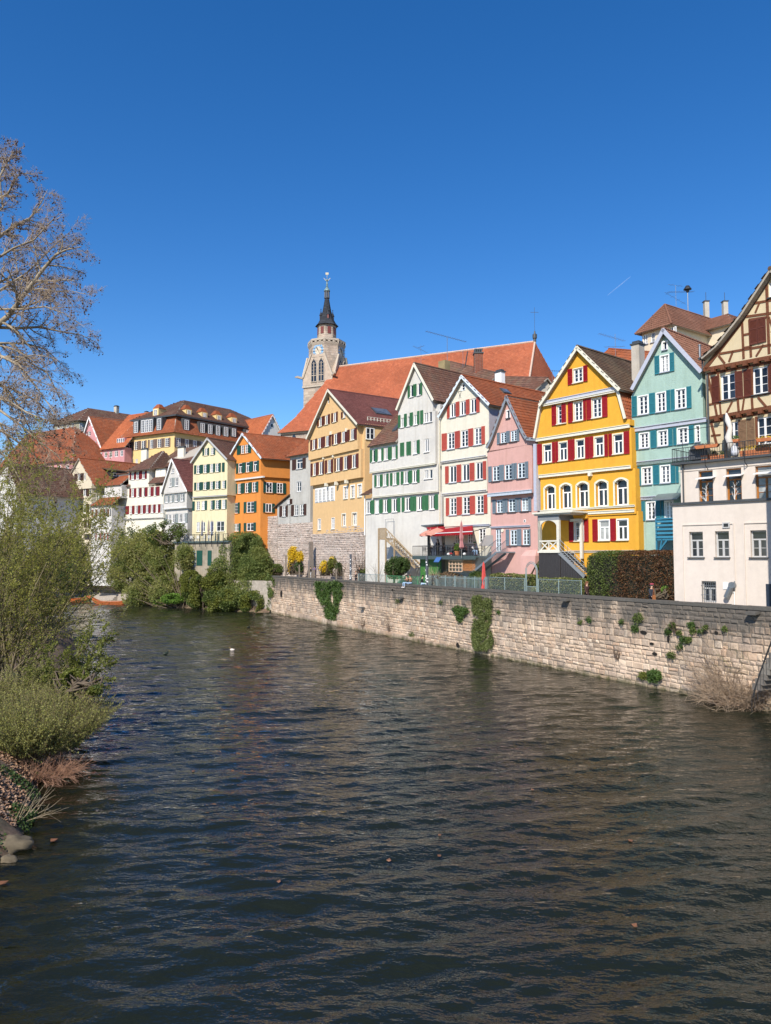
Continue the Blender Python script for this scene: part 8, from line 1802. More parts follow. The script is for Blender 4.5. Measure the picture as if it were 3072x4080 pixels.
# ------------------------------------------------------------------ fences along the promenade
FM = plain('grey_green_metal', (.28,.36,.36), .45, .3, var=.08); FG = plain('green_metal', (.10,.30,.14), .5, .1)
def meshm(name, col, sc, th):
    m = bpy.data.materials.new(name); t, b = nodes(m); b.inputs['Base Color'].default_value = (*col, 1)
    return m
def wire_fence(name, label, px0, px1, y, ztop, posts, mat, diamond=.12, frame=True):
    u0, u1 = wu(px0, 2330, -y)[0], wu(px1, 2330, -y)[0]; o = empty(name, label, 'fence', (*WF.pt(u0, y), GZ), RZW); L = u1-u0; H = ztop-GZ
    for px in posts: x = wu(px, 2330, -y)[0]-u0; mb = MB(); mb.tube([(x,0,0),(x,0,H+.03)], .035, 6); mb.build('post', mat, o)
    mb = MB(); mb.tube([(0,0,H),(L,0,H)], .025, 6); mb.build('top_rail', mat, o); mb = MB(); mb.tube([(0,0,.15),(L,0,.15)], .02, 6); mb.build('bottom_rail', mat, o)
    mb = MB(); n = int(L/diamond); hh = H-.15
    for i in range(-int(hh/diamond), n):
        for s in (0, 1):
            xa, xb = i*diamond, i*diamond+hh; za, zb_ = (.15, H) if s == 0 else (H, .15); x0_, x1_ = max(0, xa), min(L, xb)
            if x1_ <= x0_: continue
            f0, f1 = (x0_-xa)/hh, (x1_-xa)/hh; mb.bar((x0_,0,za+(zb_-za)*f0),(x1_,0,za+(zb_-za)*f1),.006,.006,up=(0,1,0))
    mb.build('wire_mesh', mat, o, kind='stuff'); return o
zf = wu(2200, 2300, 0)[1]
zt1 = wp(2235, 2310, 0)[2]; wire_fence('wire_fence', 'grey-green wire fence in front of the variegated hedge right of the arched gate', 2145, 2318, -.3, zt1, (2145,2226,2316), FM)
zt2 = wp(2030, 2302, 0)[2]; wire_fence('wire_fence', 'grey-green wire fence in front of the green hedge by the pink house', 1940, 2092, -.3, zt2, (1940,2011,2090), FM)
zt3 = wp(1480, 2288, 0)[2]; wire_fence('wire_fence', 'light grey wire fence at the foot of the white house', 1428, 1540, -.3, zt3, (1428,1460,1500,1540), FM)
zt4 = wp(1620, 2296, 0)[2]; wire_fence('wire_fence', 'bright green wire fence behind the people sitting on the wall', 1542, 1700, -.3, zt4, (1542,1590,1664,1700), FG, .1)
u0, u1 = wu(1705, 2330, .3)[0], wu(1935, 2330, .3)[0]; pf = empty('picket_fence', 'galvanised picket fence with pointed bars in front of the cafe terrace', 'fence', (*WF.pt(u0, -.3), GZ), RZW); L = u1-u0; zt5 = wp(1820, 2298, -.3)[2]-GZ
npk = 46
pk = MB(); pk.box(-.03,.03,-.012,.012,.08,zt5); pk.hexa([(-.03,-.012,zt5),(.03,-.012,zt5),(.03,.012,zt5),(-.03,.012,zt5)], [(-.003,-.003,zt5+.09),(.003,-.003,zt5+.09),(.003,.003,zt5+.09),(-.003,.003,zt5+.09)]); pkm = pk.mesh('picket', FM)
for i in range(npk): obj('picket', pkm, pf, (L*(i+.5)/npk, 0, 0))
for z in (.2, zt5-.12): mb = MB(); mb.box(0, L, -.02, .02, z-.025, z+.025); mb.build('rail', FM, pf)
for i in range(7): mb = MB(); x = L*i/6; mb.box(x-.04,x+.04,-.04,.04,0,zt5+.1); mb.build('post', FM, pf)
ga = empty('garden_arch', 'slim grey metal arch gate between the two clipped hedges', 'gate', (*WF.pt(wu(2118,2330,.3)[0], -.3), GZ), RZW); hw = (wu(2142,2330,.3)[0]-wu(2095,2330,.3)[0])/2; zA = wp(2118, 2275, -.3)[2]-GZ
for dx in (0, .12):
    mb = MB(); pts = [(-hw+dx,0,0),(-hw+dx,0,zA)]+[(-(hw-dx)*math.cos(a),0,zA+(hw-dx)*math.sin(a)) for a in np.linspace(0, math.pi, 11)]+[(hw-dx,0,zA),(hw-dx,0,0)]; mb.tube(pts, .03, 6); mb.build('arch', FM, ga)
mb = MB(); mb.box(-hw+.15,hw-.15,-.02,.02,1.1,1.15); mb.box(-hw+.15,hw-.15,-.02,.02,.1,.15)
for i in range(9): x = -hw+.2+(2*hw-.4)*i/8; mb.tube([(x,0,.1),(x,0,1.1)],.012,4)
mb.build('gate_leaf', FM, ga)
# old posts and garden fence at the left
WP_ = plain('weathered_post', (.16,.13,.10), .9, var=.3)
for px, py, lb in ((1138,2212,'tall weathered post left of the bright forsythia'),(1192,2250,'thin post by the forsythia'),(1232,2265,'post right of the forsythia'),(1252,2262,'post beside the child in purple'),(1340,2268,'wooden post at the end of the garden fence'),(1368,2275,'short wooden post near the dark pole')):
    q = onwall(px, 1.0, GZ-.3); zt_ = at(px, py, q[1]).z; mb = MB(); mb.box(-.09,.09,-.09,.09,0,zt_-q[2]); tag(mb.build('post', WP_, None, loc=q), lb, 'post')
q0, q1 = onwall(1140,1.05,GZ), onwall(1370,1.05,GZ); gf = empty('garden_fence', 'rough garden fence of rails and wire panels behind the left part of the wall', 'fence', q0, RZW); L = (Vector(q1)-Vector(q0)).length
for z in (.35,.75,1.05): mb = MB(); mb.box(0,L,-.02,.02,z,z+.06); mb.build('rail', WP_, gf)
for px, yt, back, r_, lb in ((1397,2208,.9,.13,'dark pole covered with stickers behind the wall near the town wall'),(1701,2215,.5,.13,'grey pole with white stickers in front of the green terrace doors')):
    q = onwall(px, back, GZ-.2); zt_ = at(px, yt, q[1]).z-q[2]; o = empty('pole', lb, 'pole', q); mb = MB(); mb.tube([(0,0,0),(0,0,zt_)], r_, 10); mb.build('shaft', plain('pole_grey', (.09,.10,.12), .5, .3), o)
    for i in range(26): a = RS.uniform(0,6.28); z = RS.uniform(1.0, zt_*.85); e = .05; p = Vector((math.cos(a), math.sin(a), 0)); t_ = Vector((-math.sin(a), math.cos(a), 0)); mb = MB(); mb.face([p*(r_+.006)+t_*-e+Vector((0,0,z)), p*(r_+.006)+t_*e+Vector((0,0,z)), p*(r_+.006)+t_*e+Vector((0,0,z+.12)), p*(r_+.006)+t_*-e+Vector((0,0,z+.12))]); mb.build('sticker', WHITE, o)
# garden shed roof and free-standing stone chimney in the garden
q = onwall(1238, 3.0, GZ); o = empty('garden_chimney', 'narrow dark stone chimney stump against the old town wall', 'chimney', q, RZW); zt_ = at(1238, 2160, q[1]).z-q[2]; mb = MB(); mb.box(-.3,.3,-.3,.3,0,zt_*.55); mb.box(-.2,.2,-.25,.25,zt_*.55,zt_); mb.build('stack', stonem('dark_rubble', [(.16,.14,.12),(.24,.2,.17)], True), o)
# ------------------------------------------------------------------ cafe terrace with awning
TF = Face(1895, 67.2, -50); tl = TF.uz(1645, 2215)[0]; TR = math.atan2(TF.d[1], TF.d[0]); dz_ = TF.uz(1780, 2215)[1]; DK = plain('deck_frame', (.07,.10,.10), .5, .2)
te = empty('cafe_terrace', 'raised cafe terrace with dark steel railing above green doors', 'terrace', (*TF.pt(0), 0), TR); TL = -tl; TDp = 4.6
def tu(k, x, y, off=0): return TF.uz(*zp(k, x, y), off)
mb = MB(); mb.box(tl, 0, 0, TDp, dz_-.16, dz_); mb.box(tl-.02, .02, -.06, -.0, dz_-.34, dz_+.02); mb.build('deck', DK, te)
nbl = 52
for i in range(nbl+1): x = tl+(0-tl)*i/nbl; mb = MB(); mb.box(x-.012,x+.012,-.03,-.01,dz_,dz_+1.02); mb.build('baluster', DARKM, te)
mb = MB(); mb.box(tl, 0, -.045, .005, dz_+1.0, dz_+1.05); mb.box(tl,0,-.04,0,dz_+.08,dz_+.11); mb.box(tl-.02,tl+.02,0,TDp,dz_+1.0,dz_+1.05); mb.build('handrail', DARKM, te)
mb = MB(); mb.box(tl+.5, -6.9, .6, .75, 3.6, dz_-.16); mb.build('green_door', plain('green_door_paint', (.05,.17,.035), .5, var=.1), te)
for x in (tl+.5, tl+2.2, tl+3.9): mb = MB(); mb.box(x-.03,x+.03,.57,.6,3.6,dz_-.2); mb.build('door_frame', DK, te)
mb = MB(); mb.box(-6.9, -.3, 3.0, 3.1, 3.6, dz_-.16); mb.build('back_wall', plain('dim_wood', (.10,.05,.02), .8), te)
LAT = plain('lattice_wood', (.50,.20,.06), .7, var=.2)
xa, xb = tu('H', 545, 860)[0], tu('H', 700, 860)[0]; za, zb_ = tu('H', 600, 980)[1], tu('H', 600, 850)[1]
for i in range(5): mb = MB(); x = xa+(xb-xa)*i/4; mb.box(x-.045,x+.045,.2,.25,za,zb_); mb.build('trellis_bar', plain('pale_trellis', (.6,.42,.28), .7), te)
for i in range(4): mb = MB(); z = za+(zb_-za)*i/3; mb.box(xa,xb,.17,.2,z-.04,z+.04); mb.build('trellis_bar', MATS['pale_trellis'], te)
xa, xb = tu('H', 705, 860)[0], tu('H', 850, 860)[0]; za, zb_ = tu('H', 760, 975)[1], tu('H', 760, 850)[1]
for i in range(16):
    for s in (1, -1):
        w_ = xb-xa; a = xa+(i-6)*.22; H_ = zb_-za; p, q_ = (a, za), (a+H_*.9, zb_)
        if s < 0: p, q_ = (a, zb_), (a+H_*.9, za)
        t0 = max(0, (xa-p[0])/(q_[0]-p[0])); t1 = min(1, (xb-p[0])/(q_[0]-p[0]))
        if t1 <= t0: continue
        mb = MB(); mb.bar((p[0]+(q_[0]-p[0])*t0,.3+.02*s,p[1]+(q_[1]-p[1])*t0),(p[0]+(q_[0]-p[0])*t1,.3+.02*s,p[1]+(q_[1]-p[1])*t1),.045,.02,up=(0,1,0)); mb.build('lattice_slat', LAT, te)
x = tu('H', 460, 840)[0]; sp_ = empty('solar_panel', 'small tilted blue solar panel hanging from the terrace edge', 'solar panel', (*TF.pt(x, -.25), tu('H', 460, 842)[1]), TR); mb = MB(); mb.hexa([(-.45,-.2,-.25),(.45,-.2,-.25),(.45,.15,.2),(-.45,.15,.2)], [(-.45,-.22,-.2),(.45,-.22,-.2),(.45,.12,.25),(-.45,.12,.25)]); mb.build('panel', plain('solar_blue', (.06,.14,.35), .25), sp_)
# awning
RW = clothm('awning_red', (.50,.015,.025), .45); PK = clothm('parasol_coral', (.82,.38,.29), .4); PKD = clothm('parasol_faded', (.55,.24,.24), .3)
aw = empty('awning', 'large crimson awning with a scalloped edge over the cafe terrace', 'awning', (*TF.pt(0), 0), TR)
x0_, zf_ = tu('H', 455, 518, .3); x1_, zf2 = tu('H', 850, 512, .3); xl0, zt_ = tu('H', 320, 436, -3.5); xr0 = tu('H', 700, 436, -3.5)[0]; zt_ = tu('H', 500, 436, -3.5)[1]; xl = tu('H', 215, 545, -.3)[0]
mb = MB(); zf_ = (zf_+zf2)/2; xL_ = tu('H', 120, 545)[0]
mb.hexa([(x0_-1.2,-.3,zf_),(x1_,-.3,zf_),(xr0+2.2,3.5,zt_),(xl0-.6,3.5,zt_)], [(x0_-1.2,-.3,zf_+.03),(x1_,-.3,zf_+.03),(xr0+2.2,3.5,zt_+.03),(xl0-.6,3.5,zt_+.03)]); mb.build('fabric', RW, aw)
mb = MB(); n = 22
for i in range(n):
    a = x0_-1.2+(x1_-x0_+1.2)*i/n; b = x0_-1.2+(x1_-x0_+1.2)*(i+1)/n; mb.face([(a,-.31,zf_+.02),(b,-.31,zf_+.02),(b,-.31,zf_-.2),((a+b)/2,-.31,zf_-.3),(a,-.31,zf_-.2)])
mb.build('valance', RW, aw); mb = MB(); mb.box(x0_-1.2,x1_,-.34,-.3,zf_-.02,zf_+.05); mb.build('front_bar', WHITE, aw); mb = MB(); mb.box(xl0-1.6,xr0+.4,2.9,3.9,zt_+.08,zt_+.2); mb.build('cassette', ZINC, aw)
for x in (x0_-1.0, x1_-.3): mb = MB(); mb.bar((x,-.25,zf_-.02),(x-.2,3.4,zt_-.2),.06); mb.build('arm', DARKM, aw)
mb = MB(); xx = tu('H', 305, 700)[0]; mb.box(xx-.1,xx+.1,.1,.3,dz_,zf_-.05); mb.build('post', DARKM, aw)
def parasol(Fc, rz, x, y, z0, zr, R, label, mat, closed=False, n=8, H=None):
    o = empty('parasol', label, 'parasol', (*Fc.pt(x, y), z0), rz); H = H or (zr-z0)
    mb = MB(); mb.tube([(0,0,0),(0,0,H+.12)], .025, 8); mb.build('pole', plain('umbrella_pole', (.35,.33,.3), .4, .5) , o)
    if closed:
        mb = MB(); prof = [(.05,H*1.0),(.11,H*.92),(.2,H*.55),(.13,H*.47),(.24,H*.3),(.12,H*.26)] if R > .3 else [(.03,H),(.12,H*.88),(.15,H*.5),(.09,H*.45),(.17,H*.25),(.1,H*.2)]
        b_ = len(mb.v); ns = 10
        for r, z in prof:
            for j in range(ns): a = 2*math.pi*j/ns; rr = r*(1 if j % 2 else .72); mb.v.append((rr*math.cos(a), rr*math.sin(a), z))
        for k in range(len(prof)-1):
            for j in range(ns): p = k*ns+j; q_ = k*ns+(j+1) % ns; mb.f.append((p, q_, q_+ns, p+ns)); mb.r.append(.5)
        mb.build('folded_canopy', mat, o)
    else:
        mb = MB(); dr = R*.45
        for j in range(n): a, b = 2*math.pi*j/n, 2*math.pi*(j+1)/n; mb.face([(0,0,H),(R*.5*math.cos(a),R*.5*math.sin(a),H-dr*.42),(R*.5*math.cos(b),R*.5*math.sin(b),H-dr*.42)]); mb.face([(R*.5*math.cos(a),R*.5*math.sin(a),H-dr*.42),(R*math.cos(a),R*math.sin(a),H-dr),(R*math.cos(b),R*math.sin(b),H-dr),(R*.5*math.cos(b),R*.5*math.sin(b),H-dr*.42)]); mb.face([(R*math.cos(a),R*math.sin(a),H-dr),(R*math.cos(b),R*math.sin(b),H-dr),(R*math.cos(b),R*math.sin(b),H-dr-.18),(R*math.cos((a+b)/2),R*math.sin((a+b)/2),H-dr-.24),(R*math.cos(a),R*math.sin(a),H-dr-.18)])
        mb.build('canopy', mat, o)
        for j in range(n): mb = MB(); a = 2*math.pi*j/n; mb.tube([(0,0,H-.06),(R*.98*math.cos(a),R*.98*math.sin(a),H-dr-.04)],.012,4); mb.build('rib', DARKM, o)
    return o
x, z = tu('H', 345, 455, .3); parasol(TF, TR, x, .5, dz_, z, 1.25, 'open coral parasol in front of the awning, the larger one on the right', PK)
x, z = tu('H', 170, 470, .0); parasol(TF, TR, x, 1.8, dz_, z, 1.2, 'open coral parasol at the left end of the cafe terrace', PK)
x, z = tu('H', 715, 385, .35); parasol(TF, TR, x, -.35, dz_-.2, z, .6, 'folded dusty pink parasol in front of the terrace railing', PKD, True)
q = onwall(1935, 2.2, GZ); c = Face(0,1,0,P=(q[0],q[1])); c.d, c.into = WDIR, -WN; zt_ = at(1937, 2240, q[1]).z; parasol(c, RZW, 0, -.2, 4.3, zt_, .6, 'folded coral red parasol standing behind the wire fence', clothm('parasol_red', (.72,.10,.09), .3), True)
# terrace furniture and guests
def table(x, y, lb): 
    o = empty('table', lb, 'table', (*TF.pt(x, y), dz_), TR); mb = MB(); mb.lathe([(.38,.70),(.38,.73)], 14); mb.build('tabletop', DARKM, o); mb = MB(); mb.tube([(0,0,0),(0,0,.7)],.03,6); mb.build('leg', DARKM, o); return o
def chair(x, y, rz, lb, Fc=None, z=None, mat=None, base_rz=None, group='chairs on the cafe terrace'):
    o = empty('chair', lb, 'chair', (*(Fc or TF).pt(x, y), dz_ if z is None else z), (TR if base_rz is None else base_rz)+rz, group); mt_ = mat or DARKM; mb = MB(); mb.box(-.21,.21,-.2,.2,.43,.46); mb.build('seat', mt_, o); mb = MB()
    for i in range(4): mb.box(-.2,.2,.19,.215,.55+i*.1,.6+i*.1)
    mb.box(-.21,-.17,.18,.22,.44,.95); mb.box(.17,.21,.18,.22,.44,.95); mb.build('backrest', mt_, o)
    for a, b in ((-.19,-.18),(.19,-.18),(-.19,.18),(.19,.18)): mb = MB(); mb.box(a-.015,a+.015,b-.015,b+.015,0,.43); mb.build('leg', mt_, o)
    return o
tabs = [(.11,'round dark table at the left end of the cafe terrace'),(.30,'round dark table under the larger coral parasol'),(.52,'round dark table behind the flower pot'),(.72,'round dark table beside the folded dusty pink parasol'),(.9,'round dark table at the right end of the cafe terrace')]
for f, lb in tabs: table(tl*(1-f), 1.1, lb)
for i, (f, y, r) in enumerate(((.06,1.1,1.57),(.16,1.1,-1.57),(.25,1.2,1.57),(.36,1.1,-1.57),(.46,1.2,1.57),(.58,1.0,-1.57),(.67,1.2,1.57),(.78,1.1,-1.57),(.85,1.1,1.57),(.95,1.1,-1.57),(.3,2.2,0),(.52,2.3,0))): chair(tl*(1-f), y, r, 'dark metal chair at a table on the cafe terrace')
for k, (xx, yy, pose, lb, tp_, hr, y, rz, ht) in enumerate(((335,640,'chair','guest in black seated under the larger coral parasol',(.012,.012,.014),(.02,.015,.012),1.1,1.2,None),(432,600,'stand','standing woman with long dark hair in black on the terrace',(.012,.012,.014),(.03,.018,.012),1.4,.3,None),(515,620,'chair','guest in dark clothes seated in the awning shade',(.03,.02,.02),(.03,.02,.02),2.2,0,None),
    (768,650,'chair','grey-haired guest in a pale pink shirt behind the folded parasol',(.45,.25,.22),(.45,.42,.4),1.3,-1.2,None),(868,640,'chair','guest in a light top and green cap at the right end of the terrace',(.62,.58,.55),(.25,.16,.09),.9,1.3,(.12,.2,.08)),(640,690,'chair','guest in dusty rose seated behind the potted plant',(.40,.16,.14),(.05,.03,.02),1.6,.6,None))):
    x = tu('H', xx, yy, -y)[0]; person((*TF.pt(x, y), dz_), TR+rz, pose, lb, tp_, (.25,.35,.5) if k == 4 else (.03,.03,.04), hr, long=(k == 1), hat=ht)
x, z = tu('H', 650, 770); o = empty('potted_plant', 'green plant in a terracotta pot on the terrace edge', 'plant pot', (*TF.pt(x, .15), dz_), TR); TC = plain('terracotta', (.50,.17,.07), .8, var=.15); mb = MB(); mb.lathe([(.17,0),(.24,.38),(.27,.38),(.27,.44)], 12); mb.build('pot', TC, o); leaves(cloud(700, [(0,0,.8,.32,.32,.42)], 3, .2, 1, -1), .1, MATS['leaf_bright'], 'foliage', o)
for xx, lb in ((550,'white globe lamp left of the potted plant'),(740,'white globe lamp right of the potted plant')): x = tu('H', xx, 770)[0]; mb = MB(); mb.lathe([(.16*math.sin(a)+.001,.16-.16*math.cos(a)) for a in np.linspace(0,math.pi,8)], 12); gl_ = mb.build('globe_lamp', WHITE, None, smooth=True, loc=(*TF.pt(x, .12), dz_)); tag(gl_, lb, 'lamp')
x = tu('H', 578, 770)[0]; o = empty('toadstool_ornament', 'small red toadstool ornament with white stem on the terrace edge', 'ornament', (*TF.pt(x, .12), dz_), TR); mb = MB(); mb.lathe([(.06,0),(.05,.2)], 8); mb.build('stem', WHITE, o); mb = MB(); mb.lathe([(.16,.18),(.14,.26),(.07,.32),(.01,.34)], 10); mb.build('cap', plain('toadstool_red', (.5,.03,.03), .4), o)
# steel stair from the pink house door down to the garden
so_ = empty('steel_stair', 'grey steel open-tread stair leading down from the pink house door', 'stair', (*TF.pt(0), 0), TR); SG = plain('galvanised', (.24,.28,.31), .5, .5)
xa, za = tu('H', 1150, 745, -.5); xb, zb_ = tu('H', 870, 975, -.5); ns = 16
mb = MB(); x2_ = tu('H', 1190, 745, -.5)[0]; mb.box(xa-.2, x2_, .3, 3.0, za-.12, za); mb.build('landing', SG, so_)
for i in range(ns): t_ = (i+.5)/ns; x, z = xa+(xb-xa)*t_, za+(zb_-za)*t_; mb = MB(); mb.box(x-.15,x+.15,.35,1.35,z-.04,z); mb.build('step', SG, so_)
for y in (.3, 1.4):
    mb = MB(); mb.bar((xa,y,za-.12),(xb,y,zb_-.12),.22,.05,up=(0,1,0)); mb.build('stringer', SG, so_)
    mb = MB(); mb.tube([(x2_,y,za+1.0),(xa,y,za+1.0),(xb,y,zb_+1.0)],.025,6); mb.build('handrail', SG, so_)
    for i in range(30): t_ = i/29; x, z = xa+(xb-xa)*t_, za+(zb_-za)*t_; mb = MB(); mb.box(x-.009,x+.009,y-.009,y+.009,z-.1,z+1.0); mb.build('baluster', SG, so_)
mb = MB(); xs0 = tu('H', 905, 660, -1.5)[0]; xs1, zs1 = tu('H', 1080, 545, -1.5); z0_ = dz_; mb.face([(xs0,1.6,z0_+.9),(xs1,1.6,z0_+.9),(xs1,1.6,zs1),(xs0+1.2,1.6,zs1)]); mb.face([(xs0,1.63,z0_+.9),(xs1,1.63,z0_+.9),(xs1,1.63,zs1),(xs0+1.2,1.63,zs1)]); tag(mb.build('privacy_screen', plain('screen_grey', (.36,.34,.33), .7, var=.1), None, loc=(*TF.pt(0), 0)), 'slanting grey privacy screen between terrace and steel stair', 'screen'); bpy.data.objects['privacy_screen'].rotation_euler.z = TR
# string lights
p0, p1, p2 = wp(1965,2248,3.5), wp(2075,2235,3.8), wp(2110,2232,4.0)
for a, b, lb in ((wp(1955,2258,3.2), wp(2070,2232,3.6),'festoon of lights strung across the pink house garden'),(wp(2060,2282,3.0), wp(2110,2234,3.5),'slanting string of lights at the right of the pink house garden')):
    o = empty('string_lights', lb, 'string lights', a); A0_, B0_ = Vector((0,0,0)), Vector(b)-Vector(a); pts = [A0_.lerp(B0_, t_)-Vector((0,0,.5*4*t_*(1-t_))) for t_ in np.linspace(0,1,12)]; mb = MB(); mb.tube(pts, .015, 4); mb.build('cable', DARKM, o)
    for q_ in pts[1:-1]: mb = MB(); mb.tube([q_, q_-Vector((0,0,.14))], [.03,.05], 6); mb.build('bulb', CREAMW, o)
# ------------------------------------------------------------------ wooden staircase at the white house
wf = white.f; y_ = 2.2
def sp(k, x, y, off): u, z = wf.uz(*zp(k, x, y), off); return u, z
so2 = empty('wooden_staircase', 'light timber outside staircase with X-braced railing against the white house', 'staircase', (*wf.pt(0), 0), math.atan2(wf.d[1], wf.d[0]))
u0, zl2 = sp('U', 1208, 680, y_); u1, _ = sp('U', 1290, 680, y_); ub, zb_ = sp('U', 1615, 1010, y_); zr = sp('U', 1240, 572, y_)[1]
mb = MB(); mb.box(u0,u1,-y_,-y_+1.4,zl2-.15,zl2); mb.build('landing', WOODL, so2)
for x in (u0+.06, u1, sp('U',1385,700,y_)[0]): 
    mb = MB(); zt_ = zr if x <= u1 else zr-(x-u1)*.8; mb.box(x-.07,x+.07,-y_-.05,-y_+.09,3.8,zt_); mb.build('post', WOODL, so2)
for i in range(9): x = u0+.12+(u1-u0-.2)*i/8; mb = MB(); mb.box(x-.035,x+.035,-y_-.02,-y_+.02,zl2,zr); mb.build('baluster', WOODL, so2)
mb = MB(); mb.box(u0,u1,-y_-.04,-y_+.04,zr-.02,zr+.06); mb.bar((u1,-y_,zr),(ub,-y_,zb_+1.0),.09,.07,up=(0,1,0)); mb.build('handrail', WOODL, so2)
mb = MB(); mb.bar((u1,-y_,zl2-.1),(ub,-y_,zb_),.2,.06,up=(0,1,0)); mb.bar((u1,-y_+1.3,zl2-.1),(ub,-y_+1.3,zb_),.2,.06,up=(0,1,0)); mb.build('stringer', WOODL, so2)
for i in range(17): t_ = (i+.5)/17; mb = MB(); x, z = u1+(ub-u1)*t_, zl2+(zb_-zl2)*t_; mb.box(x-.16,x+.16,-y_+.05,-y_+1.25,z-.05,z); mb.build('step', WOODL, so2)
for i in range(9):
    t0, t1 = i/9, (i+1)/9; x0_, x1_ = u1+(ub-u1)*t0, u1+(ub-u1)*t1; a0_, a1_ = zl2+(zb_-zl2)*t0+.05, zl2+(zb_-zl2)*t1+.05; h0, h1 = zr+(zb_+1-zr)*t0, zr+(zb_+1-zr)*t1
    mb = MB(); mb.bar((x0_,-y_,a0_),(x1_,-y_,h1),.06,.03,up=(0,1,0)); mb.bar((x0_,-y_,h0),(x1_,-y_,a1_),.06,.03,up=(0,1,0)); mb.build('brace', WOODL, so2)
fr_ = sp('U', 1287, 470, .3); fr2 = sp('U', 1378, 640, .3); mb = MB(); mb.tube([(fr_[0],-.3,fr_[1]-2.6),(fr_[0],-.3,fr_[1]),(fr2[0],-.3,fr_[1]),(fr2[0],-.3,fr2[1])],.03,6); tag(mb.build('pipe_frame', ZINC, None, loc=(*wf.pt(0),0)), 'thin metal pipe frame on the white house above the timber staircase', 'frame'); bpy.data.objects['pipe_frame'].rotation_euler.z = so2.rotation_euler.z
# ------------------------------------------------------------------ far cafe terrace by the pale yellow house
KF = Face(900, 112.5, -2500); KR = math.atan2(KF.d[1], KF.d[0]); kl, kz = KF.uz(*zp('K', 225, 872)); kr, _ = KF.uz(*zp('K', 600, 865)); kz = KF.uz(*zp('K', 400, 868))[1]
kt = empty('riverside_terrace', 'long dark terrace with railing in front of the pale yellow house', 'terrace', (*KF.pt(0), 0), KR)
mb = MB(); mb.box(kl, kr, 0, 4.5, kz-.25, kz); mb.build('deck', DK, kt); mb = MB(); mb.box(kl, kr, .3, 4.5, 4.2, kz-.25); mb.build('wall', stucco('terrace_plaster', (.36,.31,.24), (.15,.14,.1), .9), kt)
for i in range(40): x = kl+(kr-kl)*i/39; mb = MB(); mb.box(x-.02,x+.02,-.02,.02,kz,kz+1.05); mb.build('baluster', DARKM, kt)
mb = MB(); mb.box(kl,kr,-.03,.03,kz+1.02,kz+1.08); mb.build('handrail', DARKM, kt)
for i in range(9): x = kl+1+(kr-kl-2)*i/8; mb = MB(); mb.box(x-.05,x+.05,-.08,-.02,kz-.9,kz+1.1); mb.build('bracket', DARKM, kt)
for a, b in ((375,412),(450,475)):
    x0_, z1_ = KF.uz(*zp('K', a, 932)); x1_, z0_ = KF.uz(*zp('K', b, 1035)); mb = MB(); mb.box(x0_,x1_,.24,.3,z0_,z1_); mb.build('shutter', SH_DG, kt)
x0_, z1_ = KF.uz(*zp('K', 335, 935)); x1_, z0_ = KF.uz(*zp('K', 365, 1045)); add_window(kt, Matrix.Translation(((x0_+x1_)/2,.3,(z0_+z1_)/2)), x1_-x0_, z1_-z0_, '24', .0, PALEF, proud=.06)
UG = clothm('parasol_grey', (.22,.22,.25), .15)
for xx, lb, mt_ in ((380,'folded grey parasol at the left of the riverside terrace',UG),(424,'folded beige parasol in the middle of the riverside terrace',clothm('parasol_beige',(.40,.33,.28),.2)),(447,'folded blue-grey parasol at the right of the riverside terrace',clothm('parasol_bluegrey',(.18,.20,.27),.15))):
    x, z = KF.uz(*zp('K', xx, 725)); parasol(KF, KR, x, 1.2, kz, z, .6, lb, mt_, True)
for i in range(9): x = kl+1.6+(kr-kl)*.52*i/9; chair(x, .9+.8*(i % 2), RS.uniform(-2,2), 'white plastic chair on the riverside terrace', KF, kz, WHITE, KR, 'white chairs on the riverside terrace')
# ------------------------------------------------------------------ roof terrace on the off-white building
f = whiteup.f; RR = math.atan2(f.d[1], f.d[0]); zt_ = ztop_terr; rt = empty('terrace_railing', 'thin dark railing round the roof terrace of the off-white building', 'railing', (*f.pt(0), zt_), RR)
for i in range(60): x = -.35+i*.16; mb = MB(); mb.box(x-.01,x+.01,-.42,-.40,0,.95); mb.build('baluster', DARKM, rt)
mb = MB(); mb.box(-.35, 9.2, -.43, -.39, .93, .97); mb.box(-.35,9.2,-.43,-.39,.08,.11); mb.box(-.37,-.33,-.4,3,.93,.97); mb.build('handrail', DARKM, rt)
for i, x in enumerate((1.9,4.4,6.9)): mb = MB(); mb.box(x-.02,x+.02,-.46,-.42,-.4,.95); mb.bar((x,-.46,-.35),(x,-.05,-.6),.04); mb.build('bracket', DARKM, rt)
for i in range(14): x = -.3; y = -.3+i*.22; mb = MB(); mb.box(x-.06,x-.04,y-.01,y+.01,0,.95); mb.build('baluster', DARKM, rt)
def fl(k, x, y, off): u, z = f.uz(*zp(k, x, y), off); return u
def box_planter(x, y, w_, h_, z, lb, gcol, n=260, fh=.2, name='planter'):
    o = empty(name, lb, 'planter', (*f.pt(x, y), zt_+z), RR); mb = MB(); mb.hexa([(-w_/2*.85,-.12,0),(w_/2*.85,-.12,0),(w_/2*.85,.12,0),(-w_/2*.85,.12,0)], [(-w_/2,-.16,h_),(w_/2,-.16,h_),(w_/2,.16,h_),(-w_/2,.16,h_)]); mb.build('pot', TC, o)
    leaves(cloud(n, [(0,0,h_+fh*.6,w_/2,.16,fh)], 5, .1, 1, -1), .06, gcol, 'foliage', o)
x = fl('B', 900, 60, .3); box_planter(x, -.3, 1.6, .2, .78, 'long terracotta trough hung on the railing beside the covered grill', MATS['leaf_russet'], 160, .1)
